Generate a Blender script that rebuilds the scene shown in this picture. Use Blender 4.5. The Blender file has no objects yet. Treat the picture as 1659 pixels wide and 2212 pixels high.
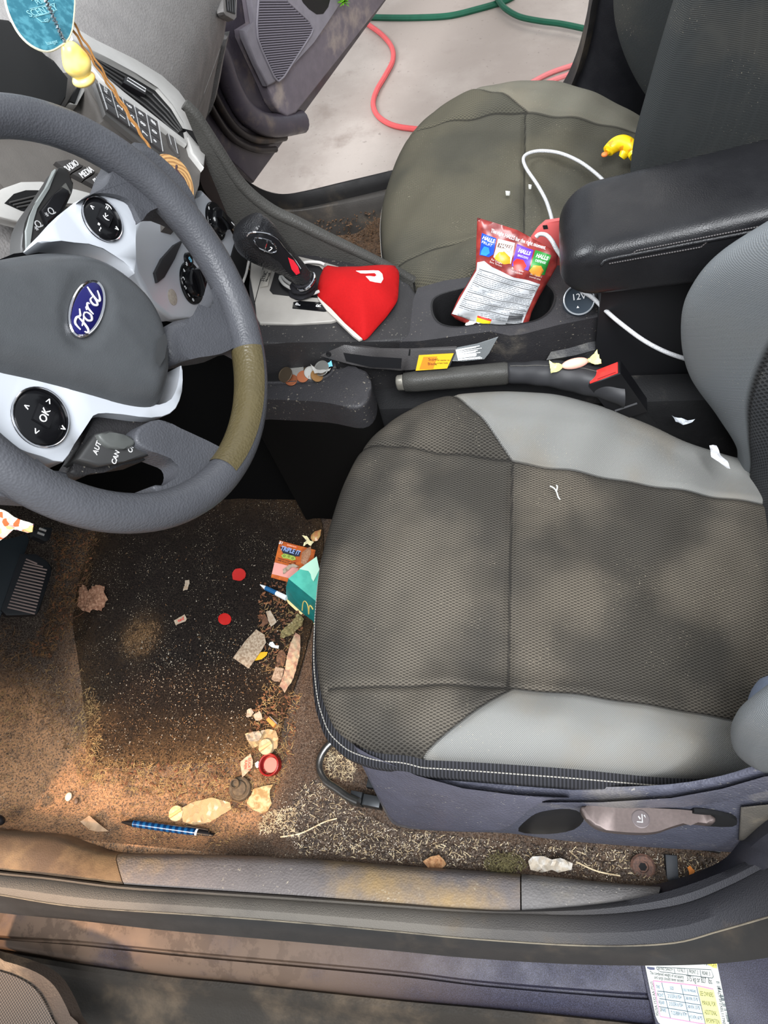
import bpy, bmesh, math, random
import numpy as np
from mathutils import Vector, Matrix
from mathutils.geometry import delaunay_2d_cdt

SC = bpy.context.scene
COL = SC.collection
rng = np.random.default_rng(7)
random.seed(7)
V3 = lambda *a: np.array(a, float)

# ------------------------------------------------------------------ camera
CP = V3(.268, -.418, 1.193)
PITCH, YAW, ROLL, FPX = 58.34, 22.32, -19.25, 1609.0
CM = (Matrix.Rotation(math.radians(YAW), 3, 'Z') @ Matrix.Rotation(math.radians(90 - PITCH), 3, 'X') @ Matrix.Rotation(math.radians(ROLL), 3, 'Z'))
CMN = np.array(CM)
cam = bpy.data.cameras.new('camera')
camo = bpy.data.objects.new('camera', cam)
COL.objects.link(camo)
camo.matrix_world = Matrix.Translation(Vector(CP)) @ CM.to_4x4()
cam.sensor_fit = 'VERTICAL'
cam.sensor_height = 36.0
cam.sensor_width = 27.0
cam.lens = FPX / 2212 * 36.0
cam.clip_start = .02
SC.camera = camo

# ------------------------------------------------------------------ light
SC.view_settings.view_transform = 'Standard'
SC.view_settings.look = 'None'
SC.view_settings.gamma = 1.0
SC.view_settings.exposure = 1.0
SC.view_settings.use_curve_mapping = False
SC.cycles.max_bounces = 6
SC.cycles.diffuse_bounces = 3
SC.cycles.glossy_bounces = 3
SC.cycles.transmission_bounces = 4
SC.cycles.caustics_reflective = False
SC.cycles.caustics_refractive = False
SC.cycles.use_denoising = True

world = bpy.data.worlds.new('world')
SC.world = world
world.use_nodes = True
bgn = world.node_tree.nodes['Background']
bgn.inputs[0].default_value = (.86, .93, 1.0, 1)
bgn.inputs[1].default_value = .42

def aim(o, target):
    d = Vector(target) - o.location
    o.rotation_euler = d.to_track_quat('-Z', 'Y').to_euler()

def area(name, loc, target, size, energy, color=(1, 1, 1), sy=None):
    l = bpy.data.lights.new(name, 'AREA')
    l.energy = energy
    l.color = color
    l.size = size
    if sy:
        l.shape = 'RECTANGLE'
        l.size_y = sy
    o = bpy.data.objects.new(name, l)
    COL.objects.link(o)
    o.location = loc
    aim(o, target)
    return o

def spot(name, loc, target, energy, color, angle, blend=.6, radius=.05):
    l = bpy.data.lights.new(name, 'SPOT')
    l.energy = energy
    l.color = color
    l.spot_size = math.radians(angle)
    l.spot_blend = blend
    l.shadow_soft_size = radius
    o = bpy.data.objects.new(name, l)
    COL.objects.link(o)
    o.location = loc
    aim(o, target)
    return o

area('door_daylight', (.55, -1.15, 2.9), (.15, .1, .2), 1.5, 95, (.95, .97, 1.0))
area('yard_daylight', (.1, 3.6, 3.2), (0, 1.9, -.3), 2.6, 14, (1.0, .92, .84))
area('windscreen_daylight', (-1.9, .5, 2.3), (0, .3, .5), 1.3, 55, (.92, .96, 1.0))
spot('warm_footwell_spot', (-1.0, -1.15, 1.5), (-.42, -.18, 0), 140, (1.0, .64, .38), 25, .8, .06)  # warm spot on the footwell carpet, its source out of view
spot('cool_sill_spot', (.9, -1.1, 2.3), (.02, -.30, .05), 36, (.84, .90, 1.0), 24, .9, .08)  # added cool spot that lifts the strip along the sill
spot('seat_cool_dapple', (-.1, -1.0, 2.2), (.15, -.04, .34), 26, (.86, .93, 1.0), 8, 1.0, .05)  # added spot standing in for a cool dapple of light on the cushion
spot('seat_warm_dapple', (.5, -.9, 2.3), (.33, -.06, .33), 22, (1.0, .86, .66), 12, 1.0, .05)  # added spot standing in for a warm sun dapple

# ------------------------------------------------------------------ pixel -> place on a real plane
def ray(x, y):
    return CMN @ V3((x - 829.5) / FPX, -(y - 1106) / FPX, -1.0)

def at(u_, v_, **k):
    ax, v = next(iter(k.items()))
    i = 'xyz'.index(ax)
    d = ray(u_, v_)
    return CP + d * ((v - CP[i]) / d[i])

def on(x, y, o, n):
    d = ray(x, y)
    return CP + d * (np.dot(np.asarray(o) - CP, n) / np.dot(d, n))

def nrm(v):
    v = np.asarray(v, float)
    return v / np.linalg.norm(v)

class Frame:
    def __init__(s, o, e1, e2):
        s.o = np.asarray(o, float)
        s.e1 = nrm(e1)
        e2 = np.asarray(e2, float)
        s.e2 = nrm(e2 - np.dot(e2, s.e1) * s.e1)
        s.n = np.cross(s.e1, s.e2)
    def p(s, a, b, c=0.0):
        return s.o + a * s.e1 + b * s.e2 + c * s.n
    def px(s, pts, c=0.0):
        o = s.o + c * s.n
        r = []
        for x, y in pts:
            d = on(x, y, o, s.n) - s.o
            r.append((float(d @ s.e1), float(d @ s.e2)))
        return r
    def off(s, c):
        return Frame(s.o + c * s.n, s.e1, s.e2)

FLAT = lambda z: Frame((0, 0, z), (1, 0, 0), (0, 1, 0))

# ------------------------------------------------------------------ mesh collecting
class MB:
    def __init__(s):
        s.v = []
        s.f = []
        s.attr = {}
        s.flat = False
    def add(s, verts, faces):
        b = len(s.v)
        s.v.extend([tuple(map(float, q)) for q in verts])
        s.f.extend([tuple(b + i for i in f) for f in faces])
        return s
    def grid(s, P, closed_u=False, closed_v=False, cap0=False, cap1=False):
        P = np.asarray(P, float)
        nu, nv = P.shape[:2]
        fs = []
        for i in range(nu if closed_u else nu - 1):
            for j in range(nv if closed_v else nv - 1):
                fs.append((i * nv + j, ((i + 1) % nu) * nv + j, ((i + 1) % nu) * nv + (j + 1) % nv, i * nv + (j + 1) % nv))
        if cap0:
            fs.append(tuple(range(nv)))
        if cap1:
            fs.append(tuple((nu - 1) * nv + j for j in range(nv))[::-1])
        return s.add(P.reshape(-1, 3), fs)
    def tube(s, pts, r, n=10, closed=False, caps=True, flat=1.0):
        pts = [np.asarray(p, float) for p in pts]
        m = len(pts)
        rs = r if hasattr(r, '__len__') else [r] * m
        P = np.zeros((m, n, 3))
        up = None
        for i in range(m):
            a = pts[(i - 1) % m] if closed or i > 0 else pts[i]
            b = pts[(i + 1) % m] if closed or i < m - 1 else pts[i]
            t = nrm(b - a)
            if up is None:
                up = V3(0, 0, 1) if abs(t[2]) < .9 else V3(1, 0, 0)
            u = nrm(up - np.dot(up, t) * t)
            w = np.cross(t, u)
            up = u
            for j in range(n):
                th = 2 * math.pi * j / n
                P[i, j] = pts[i] + rs[i] * (math.cos(th) * u * flat + math.sin(th) * w)
        return s.grid(P, closed_u=closed, closed_v=True, cap0=caps and not closed, cap1=caps and not closed)
    def lathe(s, fr, prof, n=28, cap=True):
        P = np.zeros((len(prof), n, 3))
        for i, (r, c) in enumerate(prof):
            for j in range(n):
                th = 2 * math.pi * j / n
                P[i, j] = fr.p(r * math.cos(th), r * math.sin(th), c)
        return s.grid(P, closed_v=True, cap0=cap, cap1=cap)
    def box(s, fr, a0, a1, b0, b1, c0, c1, bev=0.0):
        return s.prism(fr, [(a0, b0), (a1, b0), (a1, b1), (a0, b1)], c0, c1, bev)
    def prism(s, fr, poly, c0, c1, bev=0.0, segs=2, both=False):
        bm = bmesh.new()
        if area2(poly) < 0:
            poly = poly[::-1]
        bot = [bm.verts.new(Vector((a, b, c0))) for a, b in poly]
        top = [bm.verts.new(Vector((a, b, c1))) for a, b in poly]
        m = len(poly)
        tf = bm.faces.new(top)
        bf = bm.faces.new(bot[::-1])
        for i in range(m):
            bm.faces.new((bot[i], bot[(i + 1) % m], top[(i + 1) % m], top[i]))
        if bev > 0:
            es = list(tf.edges) + (list(bf.edges) if both else [])
            bmesh.ops.bevel(bm, geom=es, offset=bev, segments=segs, profile=.6, affect='EDGES', clamp_overlap=True)
        bmesh.ops.triangulate(bm, faces=[f for f in bm.faces if len(f.verts) > 4])
        bm.verts.index_update()
        vs = [fr.p(*v.co) for v in bm.verts]
        fs = [tuple(v.index for v in f.verts) for f in bm.faces]
        bm.free()
        return s.add(vs, fs)
    def ellip(s, c, ax, n=20, m=12):
        c = np.asarray(c, float)
        A = [np.asarray(a, float) for a in ax]
        P = np.zeros((m + 1, n, 3))
        for i in range(m + 1):
            ph = math.pi * i / m
            for j in range(n):
                th = 2 * math.pi * j / n
                P[i, j] = c + A[0] * math.sin(ph) * math.cos(th) + A[1] * math.sin(ph) * math.sin(th) + A[2] * math.cos(ph)
        return s.grid(P, closed_v=True)
    def sheet(s, fr, poly, thick=.0006, h=None, step=.006, wrap=None):
        """A thin sheet of outline poly on the frame, raised by h(a, b, d) with d the distance to its outline."""
        v2, tris, bnd, dd = fill(poly, step)
        hh = np.array([h(a, b, d) if h else 0.0 for (a, b), d in zip(v2, dd)])
        top = [fr.p(a, b, q + thick) for (a, b), q in zip(v2, hh)]
        bot = [fr.p(a, b, q) for (a, b), q in zip(v2, hh)]
        if wrap:
            top = [wrap(p) for p in top]
            bot = [wrap(p) for p in bot]
        n = len(v2)
        fs = [t for t in tris] + [tuple(n + i for i in t[::-1]) for t in tris]
        m = len(bnd)
        for i in range(m):
            a, b = bnd[i], bnd[(i + 1) % m]
            fs.append((b, a, n + a, n + b))
        return s.add(top + bot, fs)

def area2(p):
    return sum(p[i][0] * p[(i + 1) % len(p)][1] - p[(i + 1) % len(p)][0] * p[i][1] for i in range(len(p)))

def seg_dist(q, poly):
    P = np.asarray(poly, float)
    Q = np.roll(P, -1, 0)
    q = np.asarray(q, float).reshape(-1, 2)
    best = np.full(len(q), 1e9)
    for a, b in zip(P, Q):
        ab = b - a
        t = np.clip(((q - a) @ ab) / max(ab @ ab, 1e-18), 0, 1)
        best = np.minimum(best, np.linalg.norm(q - (a + t[:, None] * ab), axis=1))
    return best

def inside(q, poly):
    q = np.asarray(q, float).reshape(-1, 2)
    r = np.zeros(len(q), bool)
    n = len(poly)
    for i in range(n):
        x0, y0 = poly[i]
        x1, y1 = poly[(i + 1) % n]
        if y0 == y1:
            continue
        c = ((y0 > q[:, 1]) != (y1 > q[:, 1])) & (q[:, 0] < (x1 - x0) * (q[:, 1] - y0) / (y1 - y0) + x0)
        r ^= c
    return r

def fill(poly, step):
    poly = [tuple(map(float, p)) for p in poly]
    if area2(poly) < 0:
        poly = poly[::-1]
    b = []
    for i in range(len(poly)):
        p, q = np.array(poly[i]), np.array(poly[(i + 1) % len(poly)])
        k = max(1, int(round(np.linalg.norm(q - p) / step)))
        for t in range(k):
            b.append(tuple(p + (q - p) * t / k))
    P = np.array(b)
    lo, hi = P.min(0), P.max(0)
    gx, gy = np.meshgrid(np.arange(lo[0], hi[0], step), np.arange(lo[1], hi[1], step))
    g = np.stack([gx.ravel(), gy.ravel()], 1)
    g[:, 0] += (np.round((g[:, 1] - lo[1]) / step) % 2) * step * .5
    if len(g):
        g = g[inside(g, poly)]
    if len(g):
        g = g[seg_dist(g, poly) > step * .45]
    allp = [Vector(p) for p in b] + [Vector(p) for p in g]
    nb = len(b)
    r = delaunay_2d_cdt(allp, [(i, (i + 1) % nb) for i in range(nb)], [], 1, 1e-9)
    v2 = [tuple(v) for v in r[0]]
    tris = []
    for f in r[2]:
        f = list(f)
        a, c, d = (v2[i] for i in f[:3])
        cr = (c[0] - a[0]) * (d[1] - a[1]) - (c[1] - a[1]) * (d[0] - a[0])
        tris.append(tuple(f) if cr > 0 else tuple(f[::-1]))
    bnd = [i for i in range(nb)]
    dd = seg_dist(v2, poly)
    return v2, tris, bnd, dd

def smooth_poly(pts, n=6, closed=True):
    P = [np.asarray(p, float) for p in pts]
    m = len(P)
    out = []
    rngi = range(m) if closed else range(m - 1)
    for i in rngi:
        p0 = P[(i - 1) % m] if closed or i > 0 else P[i]
        p1 = P[i]
        p2 = P[(i + 1) % m]
        p3 = P[(i + 2) % m] if closed or i + 2 < m else P[(i + 1) % m]
        for k in range(n):
            t = k / n
            out.append(.5 * ((2 * p1) + (-p0 + p2) * t + (2 * p0 - 5 * p1 + 4 * p2 - p3) * t * t + (-p0 + 3 * p1 - 3 * p2 + p3) * t ** 3))
    if not closed:
        out.append(P[-1])
    return out

def resample(pts, n):
    P = np.asarray(pts, float)
    d = np.r_[0, np.cumsum(np.linalg.norm(np.diff(P, axis=0), axis=1))]
    t = np.linspace(0, d[-1], n)
    return np.stack([np.interp(t, d, P[:, k]) for k in range(P.shape[1])], 1)

def interp(x, xs, ys):
    return np.interp(x, xs, ys)

def sinterp(x, pts):
    """smooth (Catmull-Rom) interpolation through (x, y) points"""
    xs = [p[0] for p in pts]
    ys = [p[1] for p in pts]
    x = np.clip(np.asarray(x, float), xs[0], xs[-1])
    m = np.gradient(np.array(ys, float), np.array(xs, float))
    i = np.clip(np.searchsorted(xs, x) - 1, 0, len(xs) - 2)
    xs, ys = np.array(xs), np.array(ys)
    h = xs[i + 1] - xs[i]
    t = (x - xs[i]) / h
    return (2 * t**3 - 3 * t**2 + 1) * ys[i] + (t**3 - 2 * t**2 + t) * h * m[i] + (-2 * t**3 + 3 * t**2) * ys[i + 1] + (t**3 - t**2) * h * m[i + 1]

# ------------------------------------------------------------------ objects
BASE = {}
def tag(o, label=None, cat=None, group=None, kind=None):
    if label:
        o['label'] = label
    if cat:
        o['category'] = cat
    if group:
        o['group'] = group
    if kind:
        o['kind'] = kind
    return o

def thing(name, label, cat, base, group=None):
    o = bpy.data.objects.new(name, None)
    COL.objects.link(o)
    o.empty_display_size = .05
    o.location = Vector(base)
    BASE[o.name] = np.asarray(base, float)
    return tag(o, label, cat, group)

def obj(name, mb, mat, parent=None, smooth=True, base=None, angle=38):
    me = bpy.data.meshes.new(name)
    V = np.asarray(mb.v, float)
    if parent is not None:
        b = BASE[parent.name]
    else:
        b = np.asarray(base, float) if base is not None else np.array([*(V[:, :2].min(0) + V[:, :2].max(0)) / 2, V[:, 2].min()])
    me.from_pydata([tuple(p) for p in V - b], [], mb.f)
    me.update()
    bm = bmesh.new()
    bm.from_mesh(me)
    bmesh.ops.recalc_face_normals(bm, faces=bm.faces[:])
    bm.to_mesh(me)
    bm.free()
    for k, a in mb.attr.items():
        at_ = me.attributes.new(k, 'FLOAT', 'POINT')
        at_.data.foreach_set('value', np.asarray(a, np.float32))
    if smooth and not mb.flat:
        me.polygons.foreach_set('use_smooth', [True] * len(me.polygons))
        me.set_sharp_from_angle(angle=math.radians(angle))
    o = bpy.data.objects.new(name, me)
    COL.objects.link(o)
    if mat is not None:
        me.materials.append(mat)
    if parent is not None:
        o.parent = parent
    else:
        o.location = Vector(b)
    BASE[o.name] = b
    return o

def struct(name, mb, mat, label=None, **k):
    o = obj(name, mb, mat, **k)
    o['kind'] = 'structure'
    return o

FONT_CACHE = {}
def text_geo(s, size, extrude=.00025, shear=0.0, align='CENTER', bold=0.0, spacing=1.0):
    key = (s, size, extrude, shear, align, bold, spacing)
    if key not in FONT_CACHE:
        cu = bpy.data.curves.new('t', 'FONT')
        cu.body = s
        cu.size = size
        cu.extrude = extrude
        cu.shear = shear
        cu.align_x = align
        cu.align_y = 'CENTER'
        cu.offset = bold
        cu.resolution_u = 3
        cu.space_character = spacing
        to = bpy.data.objects.new('t', cu)
        me = bpy.data.meshes.new_from_object(to)
        vs = np.array([v.co[:] for v in me.vertices]).reshape(-1, 3)
        fs = [tuple(p.vertices) for p in me.polygons]
        bpy.data.objects.remove(to)
        bpy.data.curves.remove(cu)
        bpy.data.meshes.remove(me)
        FONT_CACHE[key] = (vs, fs)
    return FONT_CACHE[key]

def write(mb, s, size, fr, a=0, b=0, c=.0004, rot=0.0, sx=1.0, fmap=None, fit=None, **k):
    vs, fs = text_geo(s, size, **k)
    if fit:
        sx = fit / max(1e-6, np.ptp(vs[:, 0]))
    cr, sr = math.cos(rot), math.sin(rot)
    out = []
    for x, y, z in vs:
        x *= sx
        X, Y = a + x * cr - y * sr, b + x * sr + y * cr
        out.append(fmap(X, Y, c + z) if fmap else fr.p(X, Y, c + z))
    mb.add(out, fs)
    return mb

# ------------------------------------------------------------------ materials
def lin(c):
    return tuple((x / 255 / 12.92) if x / 255 <= .04045 else ((x / 255 + .055) / 1.055) ** 2.4 for x in c) + (1,)

class NT:
    def __init__(s, name):
        s.m = bpy.data.materials.new(name)
        s.m.use_nodes = True
        s.t = s.m.node_tree
        s.b = s.t.nodes['Principled BSDF']
    def n(s, typ, **k):
        nd = s.t.nodes.new(typ)
        for a, v in k.items():
            setattr(nd, a, v)
        return nd
    def link(s, a, b):
        s.t.links.new(a, b)
    def math(s, op, a, b=None, c=None):
        nd = s.n('ShaderNodeMath', operation=op)
        for i, q in enumerate((a, b, c)):
            if q is None:
                continue
            if isinstance(q, (int, float)):
                nd.inputs[i].default_value = q
            else:
                s.link(q, nd.inputs[i])
        return nd.outputs[0]
    def pos(s):
        if not hasattr(s, '_p'):
            s._p = s.n('ShaderNodeNewGeometry').outputs['Position']
        return s._p
    def xyz(s):
        if not hasattr(s, '_x'):
            sp = s.n('ShaderNodeSeparateXYZ')
            s.link(s.pos(), sp.inputs[0])
            s._x = sp.outputs
        return s._x
    def noise(s, scale, detail=4, rough=.55, stretch=None):
        nd = s.n('ShaderNodeTexNoise')
        nd.inputs['Scale'].default_value = scale
        nd.inputs['Detail'].default_value = detail
        nd.inputs['Roughness'].default_value = rough
        if stretch:
            mp = s.n('ShaderNodeMapping')
            mp.inputs['Scale'].default_value = stretch
            s.link(s.pos(), mp.inputs['Vector'])
            s.link(mp.outputs[0], nd.inputs['Vector'])
        else:
            s.link(s.pos(), nd.inputs['Vector'])
        return nd.outputs['Fac']
    def voro(s, scale, feature='F1'):
        nd = s.n('ShaderNodeTexVoronoi', feature=feature)
        nd.inputs['Scale'].default_value = scale
        s.link(s.pos(), nd.inputs['Vector'])
        return nd.outputs['Distance']
    def ramp(s, f, lo, hi, a=0.0, b=1.0, smooth=True):
        nd = s.n('ShaderNodeMapRange', interpolation_type='SMOOTHSTEP' if smooth else 'LINEAR')
        s.link(f, nd.inputs[0])
        for i, v in enumerate((lo, hi, a, b)):
            nd.inputs[i + 1].default_value = v
        return nd.outputs[0]
    def mix(s, f, a, b):
        nd = s.n('ShaderNodeMix', data_type='RGBA')
        if isinstance(f, (int, float)):
            nd.inputs[0].default_value = f
        else:
            s.link(f, nd.inputs[0])
        for i, q in ((6, a), (7, b)):
            if isinstance(q, tuple):
                nd.inputs[i].default_value = q
            else:
                s.link(q, nd.inputs[i])
        return nd.outputs[2]
    def attr(s, name):
        return s.n('ShaderNodeAttribute', attribute_name=name).outputs['Fac']
    def bump(s, h, strength=.3, dist=.001, prev=None):
        nd = s.n('ShaderNodeBump')
        nd.inputs['Strength'].default_value = strength
        nd.inputs['Distance'].default_value = dist
        s.link(h, nd.inputs['Height'])
        if prev is not None:
            s.link(prev, nd.inputs['Normal'])
        s.link(nd.outputs[0], s.b.inputs['Normal'])
        return nd.outputs[0]
    def set(s, color=None, rough=.5, metal=0.0, spec=None):
        if color is not None:
            if isinstance(color, tuple):
                s.b.inputs['Base Color'].default_value = color
            else:
                s.link(color, s.b.inputs['Base Color'])
        if isinstance(rough, (int, float)):
            s.b.inputs['Roughness'].default_value = rough
        else:
            s.link(rough, s.b.inputs['Roughness'])
        s.b.inputs['Metallic'].default_value = metal
        if spec is not None:
            s.b.inputs['Specular IOR Level'].default_value = spec
        return s

MATS = {}
def plain(name, rgb, rough=.5, metal=0.0, spec=.3, var=.0, vscale=30):
    k = 'm_' + name
    if k in MATS:
        return MATS[k]
    t = NT(k)
    if var:
        c0 = lin(tuple(max(0, q * (1 - var)) for q in rgb))
        c1 = lin(tuple(min(255, q * (1 + var)) for q in rgb))
        t.set(t.mix(t.noise(vscale), c0, c1), rough, metal, spec)
    else:
        t.set(lin(rgb), rough, metal, spec)
    MATS[k] = t.m
    return t.m

def grain(name, rgb, rough=.5, scale=420, strength=.35, dist=.0008, dirt=None, damt=.5, dscale=9, spec=.28, fleck=None, metal=0.0, vor=True):
    """moulded plastic or hide with a pebbled grain, and dust lying in patches"""
    k = 'm_' + name
    if k in MATS:
        return MATS[k]
    t = NT(k)
    col = t.mix(t.noise(40, 3), lin(tuple(q * .9 for q in rgb)), lin(tuple(min(255, q * 1.08) for q in rgb)))
    if dirt:
        f = t.ramp(t.noise(dscale, 6, .62), .62 - .3 * damt, .78 - .18 * damt)
        col = t.mix(t.math('MULTIPLY', f, .85), col, lin(dirt))
    if fleck:
        f = t.ramp(t.noise(260, 2, .5), .66, .70)
        f = t.math('MULTIPLY', f, t.ramp(t.noise(14, 4), .45, .6))
        col = t.mix(t.math('MULTIPLY', f, .7), col, lin(fleck))
    t.set(col, t.ramp(t.noise(25, 4), .3, .7, rough - .07, rough + .1), metal, spec)
    h = t.voro(scale) if vor else t.noise(scale, 2)
    t.bump(h, strength, dist)
    MATS[k] = t.m
    return t.m

# ------------------------------------------------------------------ shared materials
DUST = (122, 100, 74)
black_plastic = grain('black_plastic', (40, 39, 40), .48, 520, .4, .0007, fleck=(120, 115, 105))
console_plastic = grain('console_plastic', (47, 46, 48), .45, 560, .45, .0007, dirt=(96, 90, 82), damt=.15, fleck=(140, 132, 118))
smooth_black = plain('smooth_black', (20, 20, 22), .4, spec=.2)
gloss_black = plain('gloss_black', (14, 14, 16), .16)
dark_void = plain('dark_void', (9, 9, 10), .8)
rubber = grain('rubber', (34, 33, 33), .55, 700, .25, .0005, dirt=(70, 62, 52), damt=.35, dscale=7)
silver_paint = plain('silver_paint', (180, 178, 174), .36, .15, var=.05, vscale=60)
dull_silver = plain('dull_silver', (144, 140, 134), .42, .1, var=.08, vscale=40)
bright_silver = plain('bright_silver', (188, 192, 198), .30, .25)
chrome = plain('chrome', (200, 200, 204), .12, 1.0)
white_ink = plain('white_ink', (225, 225, 225), .6)
grey_ink = plain('grey_ink', (165, 165, 165), .6)
black_ink = plain('black_ink', (30, 30, 32), .7)
leather = grain('leather', (24, 24, 26), .36, 620, .28, .0006, spec=.3)
hide = grain('hide', (46, 46, 48), .42, 300, .6, .0011)

def carpet_mat(name, c0, c1, cd):
    t = NT(name)
    f = t.noise(420, 2, .6)
    col = t.mix(t.ramp(f, .38, .64), lin(c0), lin(c1))
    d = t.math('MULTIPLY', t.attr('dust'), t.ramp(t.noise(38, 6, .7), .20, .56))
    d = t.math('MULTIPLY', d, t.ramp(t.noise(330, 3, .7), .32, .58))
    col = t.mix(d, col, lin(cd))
    sp = t.math('MULTIPLY', t.ramp(t.noise(520, 1, .5), .69, .73), t.ramp(t.noise(24, 3), .42, .58))
    col = t.mix(sp, col, lin((188, 174, 150)))
    t.set(col, .95, 0, .1)
    n1 = t.bump(t.noise(700, 2, .7), .8, .003)
    return t.m
carpet = carpet_mat('carpet_fibre', (46, 39, 35), (88, 78, 70), (164, 124, 90))
mat_fibre = carpet_mat('mat_fibre', (17, 14, 13), (38, 32, 28), (120, 92, 62))

def ground_mat():
    t = NT('concrete')
    col = t.mix(t.ramp(t.noise(2.2, 6, .6), .35, .65), lin((160, 147, 138)), lin((182, 170, 161)))
    col = t.mix(t.math('MULTIPLY', t.ramp(t.noise(3.5, 7, .66), .56, .76), .75), col, lin((134, 119, 109)))
    col = t.mix(t.math('MULTIPLY', t.ramp(t.noise(60, 3, .6), .64, .72), .5), col, lin((112, 102, 94)))
    t.set(col, .7)
    t.bump(t.noise(90, 5), .2, .003)
    return t.m

# ------------------------------------------------------------------ ground outside and the car floor
mb = MB()
g = [[(-4 + 8 * i / 40, 1.0 + 6 * j / 30, -.3) for j in range(31)] for i in range(41)]
mb.grid(g)
mb.add([(-4, -4, -.3), (4, -4, -.3), (4, 1, -.3), (-4, 1, -.3)], [(0, 1, 2, 3)])
struct('ground', mb, ground_mat(), smooth=False)

def floor_z(x, y):
    z = 0.05 * np.clip((-.285 - y) / .06, 0, 1) ** 2
    z = z + np.clip(-.66 - x, 0, 9) * .8
    s = np.clip((x + .16) / .07, 0, 1)
    z = z + .016 * s * s * (3 - 2 * s) * np.clip((y + .36) / .05, 0, 1)
    z = z + .010 * np.exp(-((x + .085) / .03) ** 2) * np.clip((-.2 - y) / .05, 0, 1)
    z = z + .004 * np.sin(x * 23 + 1.3) * np.sin(y * 31) + .003 * np.sin(x * 51 + y * 37)
    z = z + .055 * np.clip((y - 1.0) / .07, 0, 1) ** 2
    return z
mb = MB()
xs, ys = np.linspace(-.98, 1.1, 150), np.linspace(-.41, 1.07, 116)
X, Y = np.meshgrid(xs, ys, indexing='ij')
Z = floor_z(X, Y)
mb.grid(np.stack([X, Y, Z], -1))
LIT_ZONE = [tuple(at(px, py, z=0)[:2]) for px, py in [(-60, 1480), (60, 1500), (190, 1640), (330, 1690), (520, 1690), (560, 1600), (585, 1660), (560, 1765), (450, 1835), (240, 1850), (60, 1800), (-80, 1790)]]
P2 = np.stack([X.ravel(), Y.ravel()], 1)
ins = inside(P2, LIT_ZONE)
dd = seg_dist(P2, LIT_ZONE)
dz = np.where(ins, 1.0, np.exp(-dd / .022))  # dusty carpet, with the warm light over this zone painted in
pedz = np.exp(-(((P2[:, 0] + .52) / .06) ** 2 + ((P2[:, 1] - .02) / .15) ** 2)) * .8
back = np.where(P2[:, 0] > -.12, .12, 0)
pas = np.where((P2[:, 1] > .5), .35, 0)
mb.attr['dust'] = np.clip(np.maximum.reduce([dz * 1.0, pedz, back, pas]), 0, 1)  # carpet dust, with the painted warm light of the lit zone in dz
struct('floor', mb, carpet)

# floor mat
MATPX = [(203, 1652), (190, 1560), (172, 1440), (160, 1330), (185, 1210), (235, 1120), (330, 1080), (500, 1065), (660, 1085), (702, 1160), (690, 1300), (655, 1440), (612, 1560), (590, 1612), (480, 1640), (350, 1652)]
fr = FLAT(.004)
mp = [tuple(q) for q in smooth_poly(fr.px(MATPX), 4)]
mb = MB()
v2, tris, bnd, d2 = fill(mp, .012)
top = [(a, b, max(.006, floor_z(a, b) + .005) + .004 * min(1, d / .01)) for (a, b), d in zip(v2, d2)]
bot = [(a, b, .0) for a, b in v2]
n = len(v2)
mb.add(top + bot, list(tris) + [(bnd[(i + 1) % len(bnd)], bnd[i], n + bnd[i], n + bnd[(i + 1) % len(bnd)]) for i in range(len(bnd))])
edge = np.exp(-np.array(list(d2) * 2) / .035)
low = np.array([1.0 if b < -.13 else .35 for a, b in v2] * 2)
bx_, by_ = at(308, 1382, z=0)[:2]
blob = np.array([math.exp(-(((a - bx_) / .026) ** 2 + ((b - by_) / .034) ** 2)) for a, b in v2] * 2)  # tan oval spot in the middle of the mat
mb.attr['dust'] = np.clip(edge * low * .8 + blob * .9, 0, 1)
o = obj('floor_mat', mb, mat_fibre)
tag(o, 'black driver floor mat strewn with crumbs in front of the driver seat', 'floor mat')

# walls of the cabin
mb = MB()
mb.box(FLAT(0), -1.03, -.98, -.5, 1.15, 0, .9)
struct('wall_front', mb, dark_void, smooth=False)
mb = MB()
mb.box(FLAT(0), -.98, -.47, 1.06, 1.10, 0, .75)
mb.box(FLAT(0), -.98, -.50, 1.10, 1.24, -.02, .75)
struct('wall_right', mb, grain('kick_paint', (62, 55, 53), .45, 300, .1, dirt=(112, 92, 70), damt=.5, dscale=12), smooth=False)
mb = MB()
mb.box(FLAT(0), -.98, -.60, -.40, -.36, 0, .7)
struct('wall_left', mb, black_plastic, smooth=False)

# ------------------------------------------------------------------ driver side sill
def line3(pts, z, zr=0.0, n=90, x0=None, x1=None, ramp=(1300, 1700)):
    """pixel polyline -> 3-D polyline at height z, climbing by zr towards the pillar"""
    P = np.array(smooth_poly(pts, 10, closed=False))
    if x0 is not None:
        xs_ = np.r_[x0, P[(P[:, 0] > x0) & (P[:, 0] < x1), 0], x1]
        P = np.stack([xs_, np.interp(xs_, P[:, 0], P[:, 1])], 1)
    P = resample(P, n)
    r = []
    for x, y in P:
        t = min(1, max(0, (x - ramp[0]) / (ramp[1] - ramp[0])))
        r.append(at(x, y, z=z + zr * t * t))
    return np.array(r)

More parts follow.
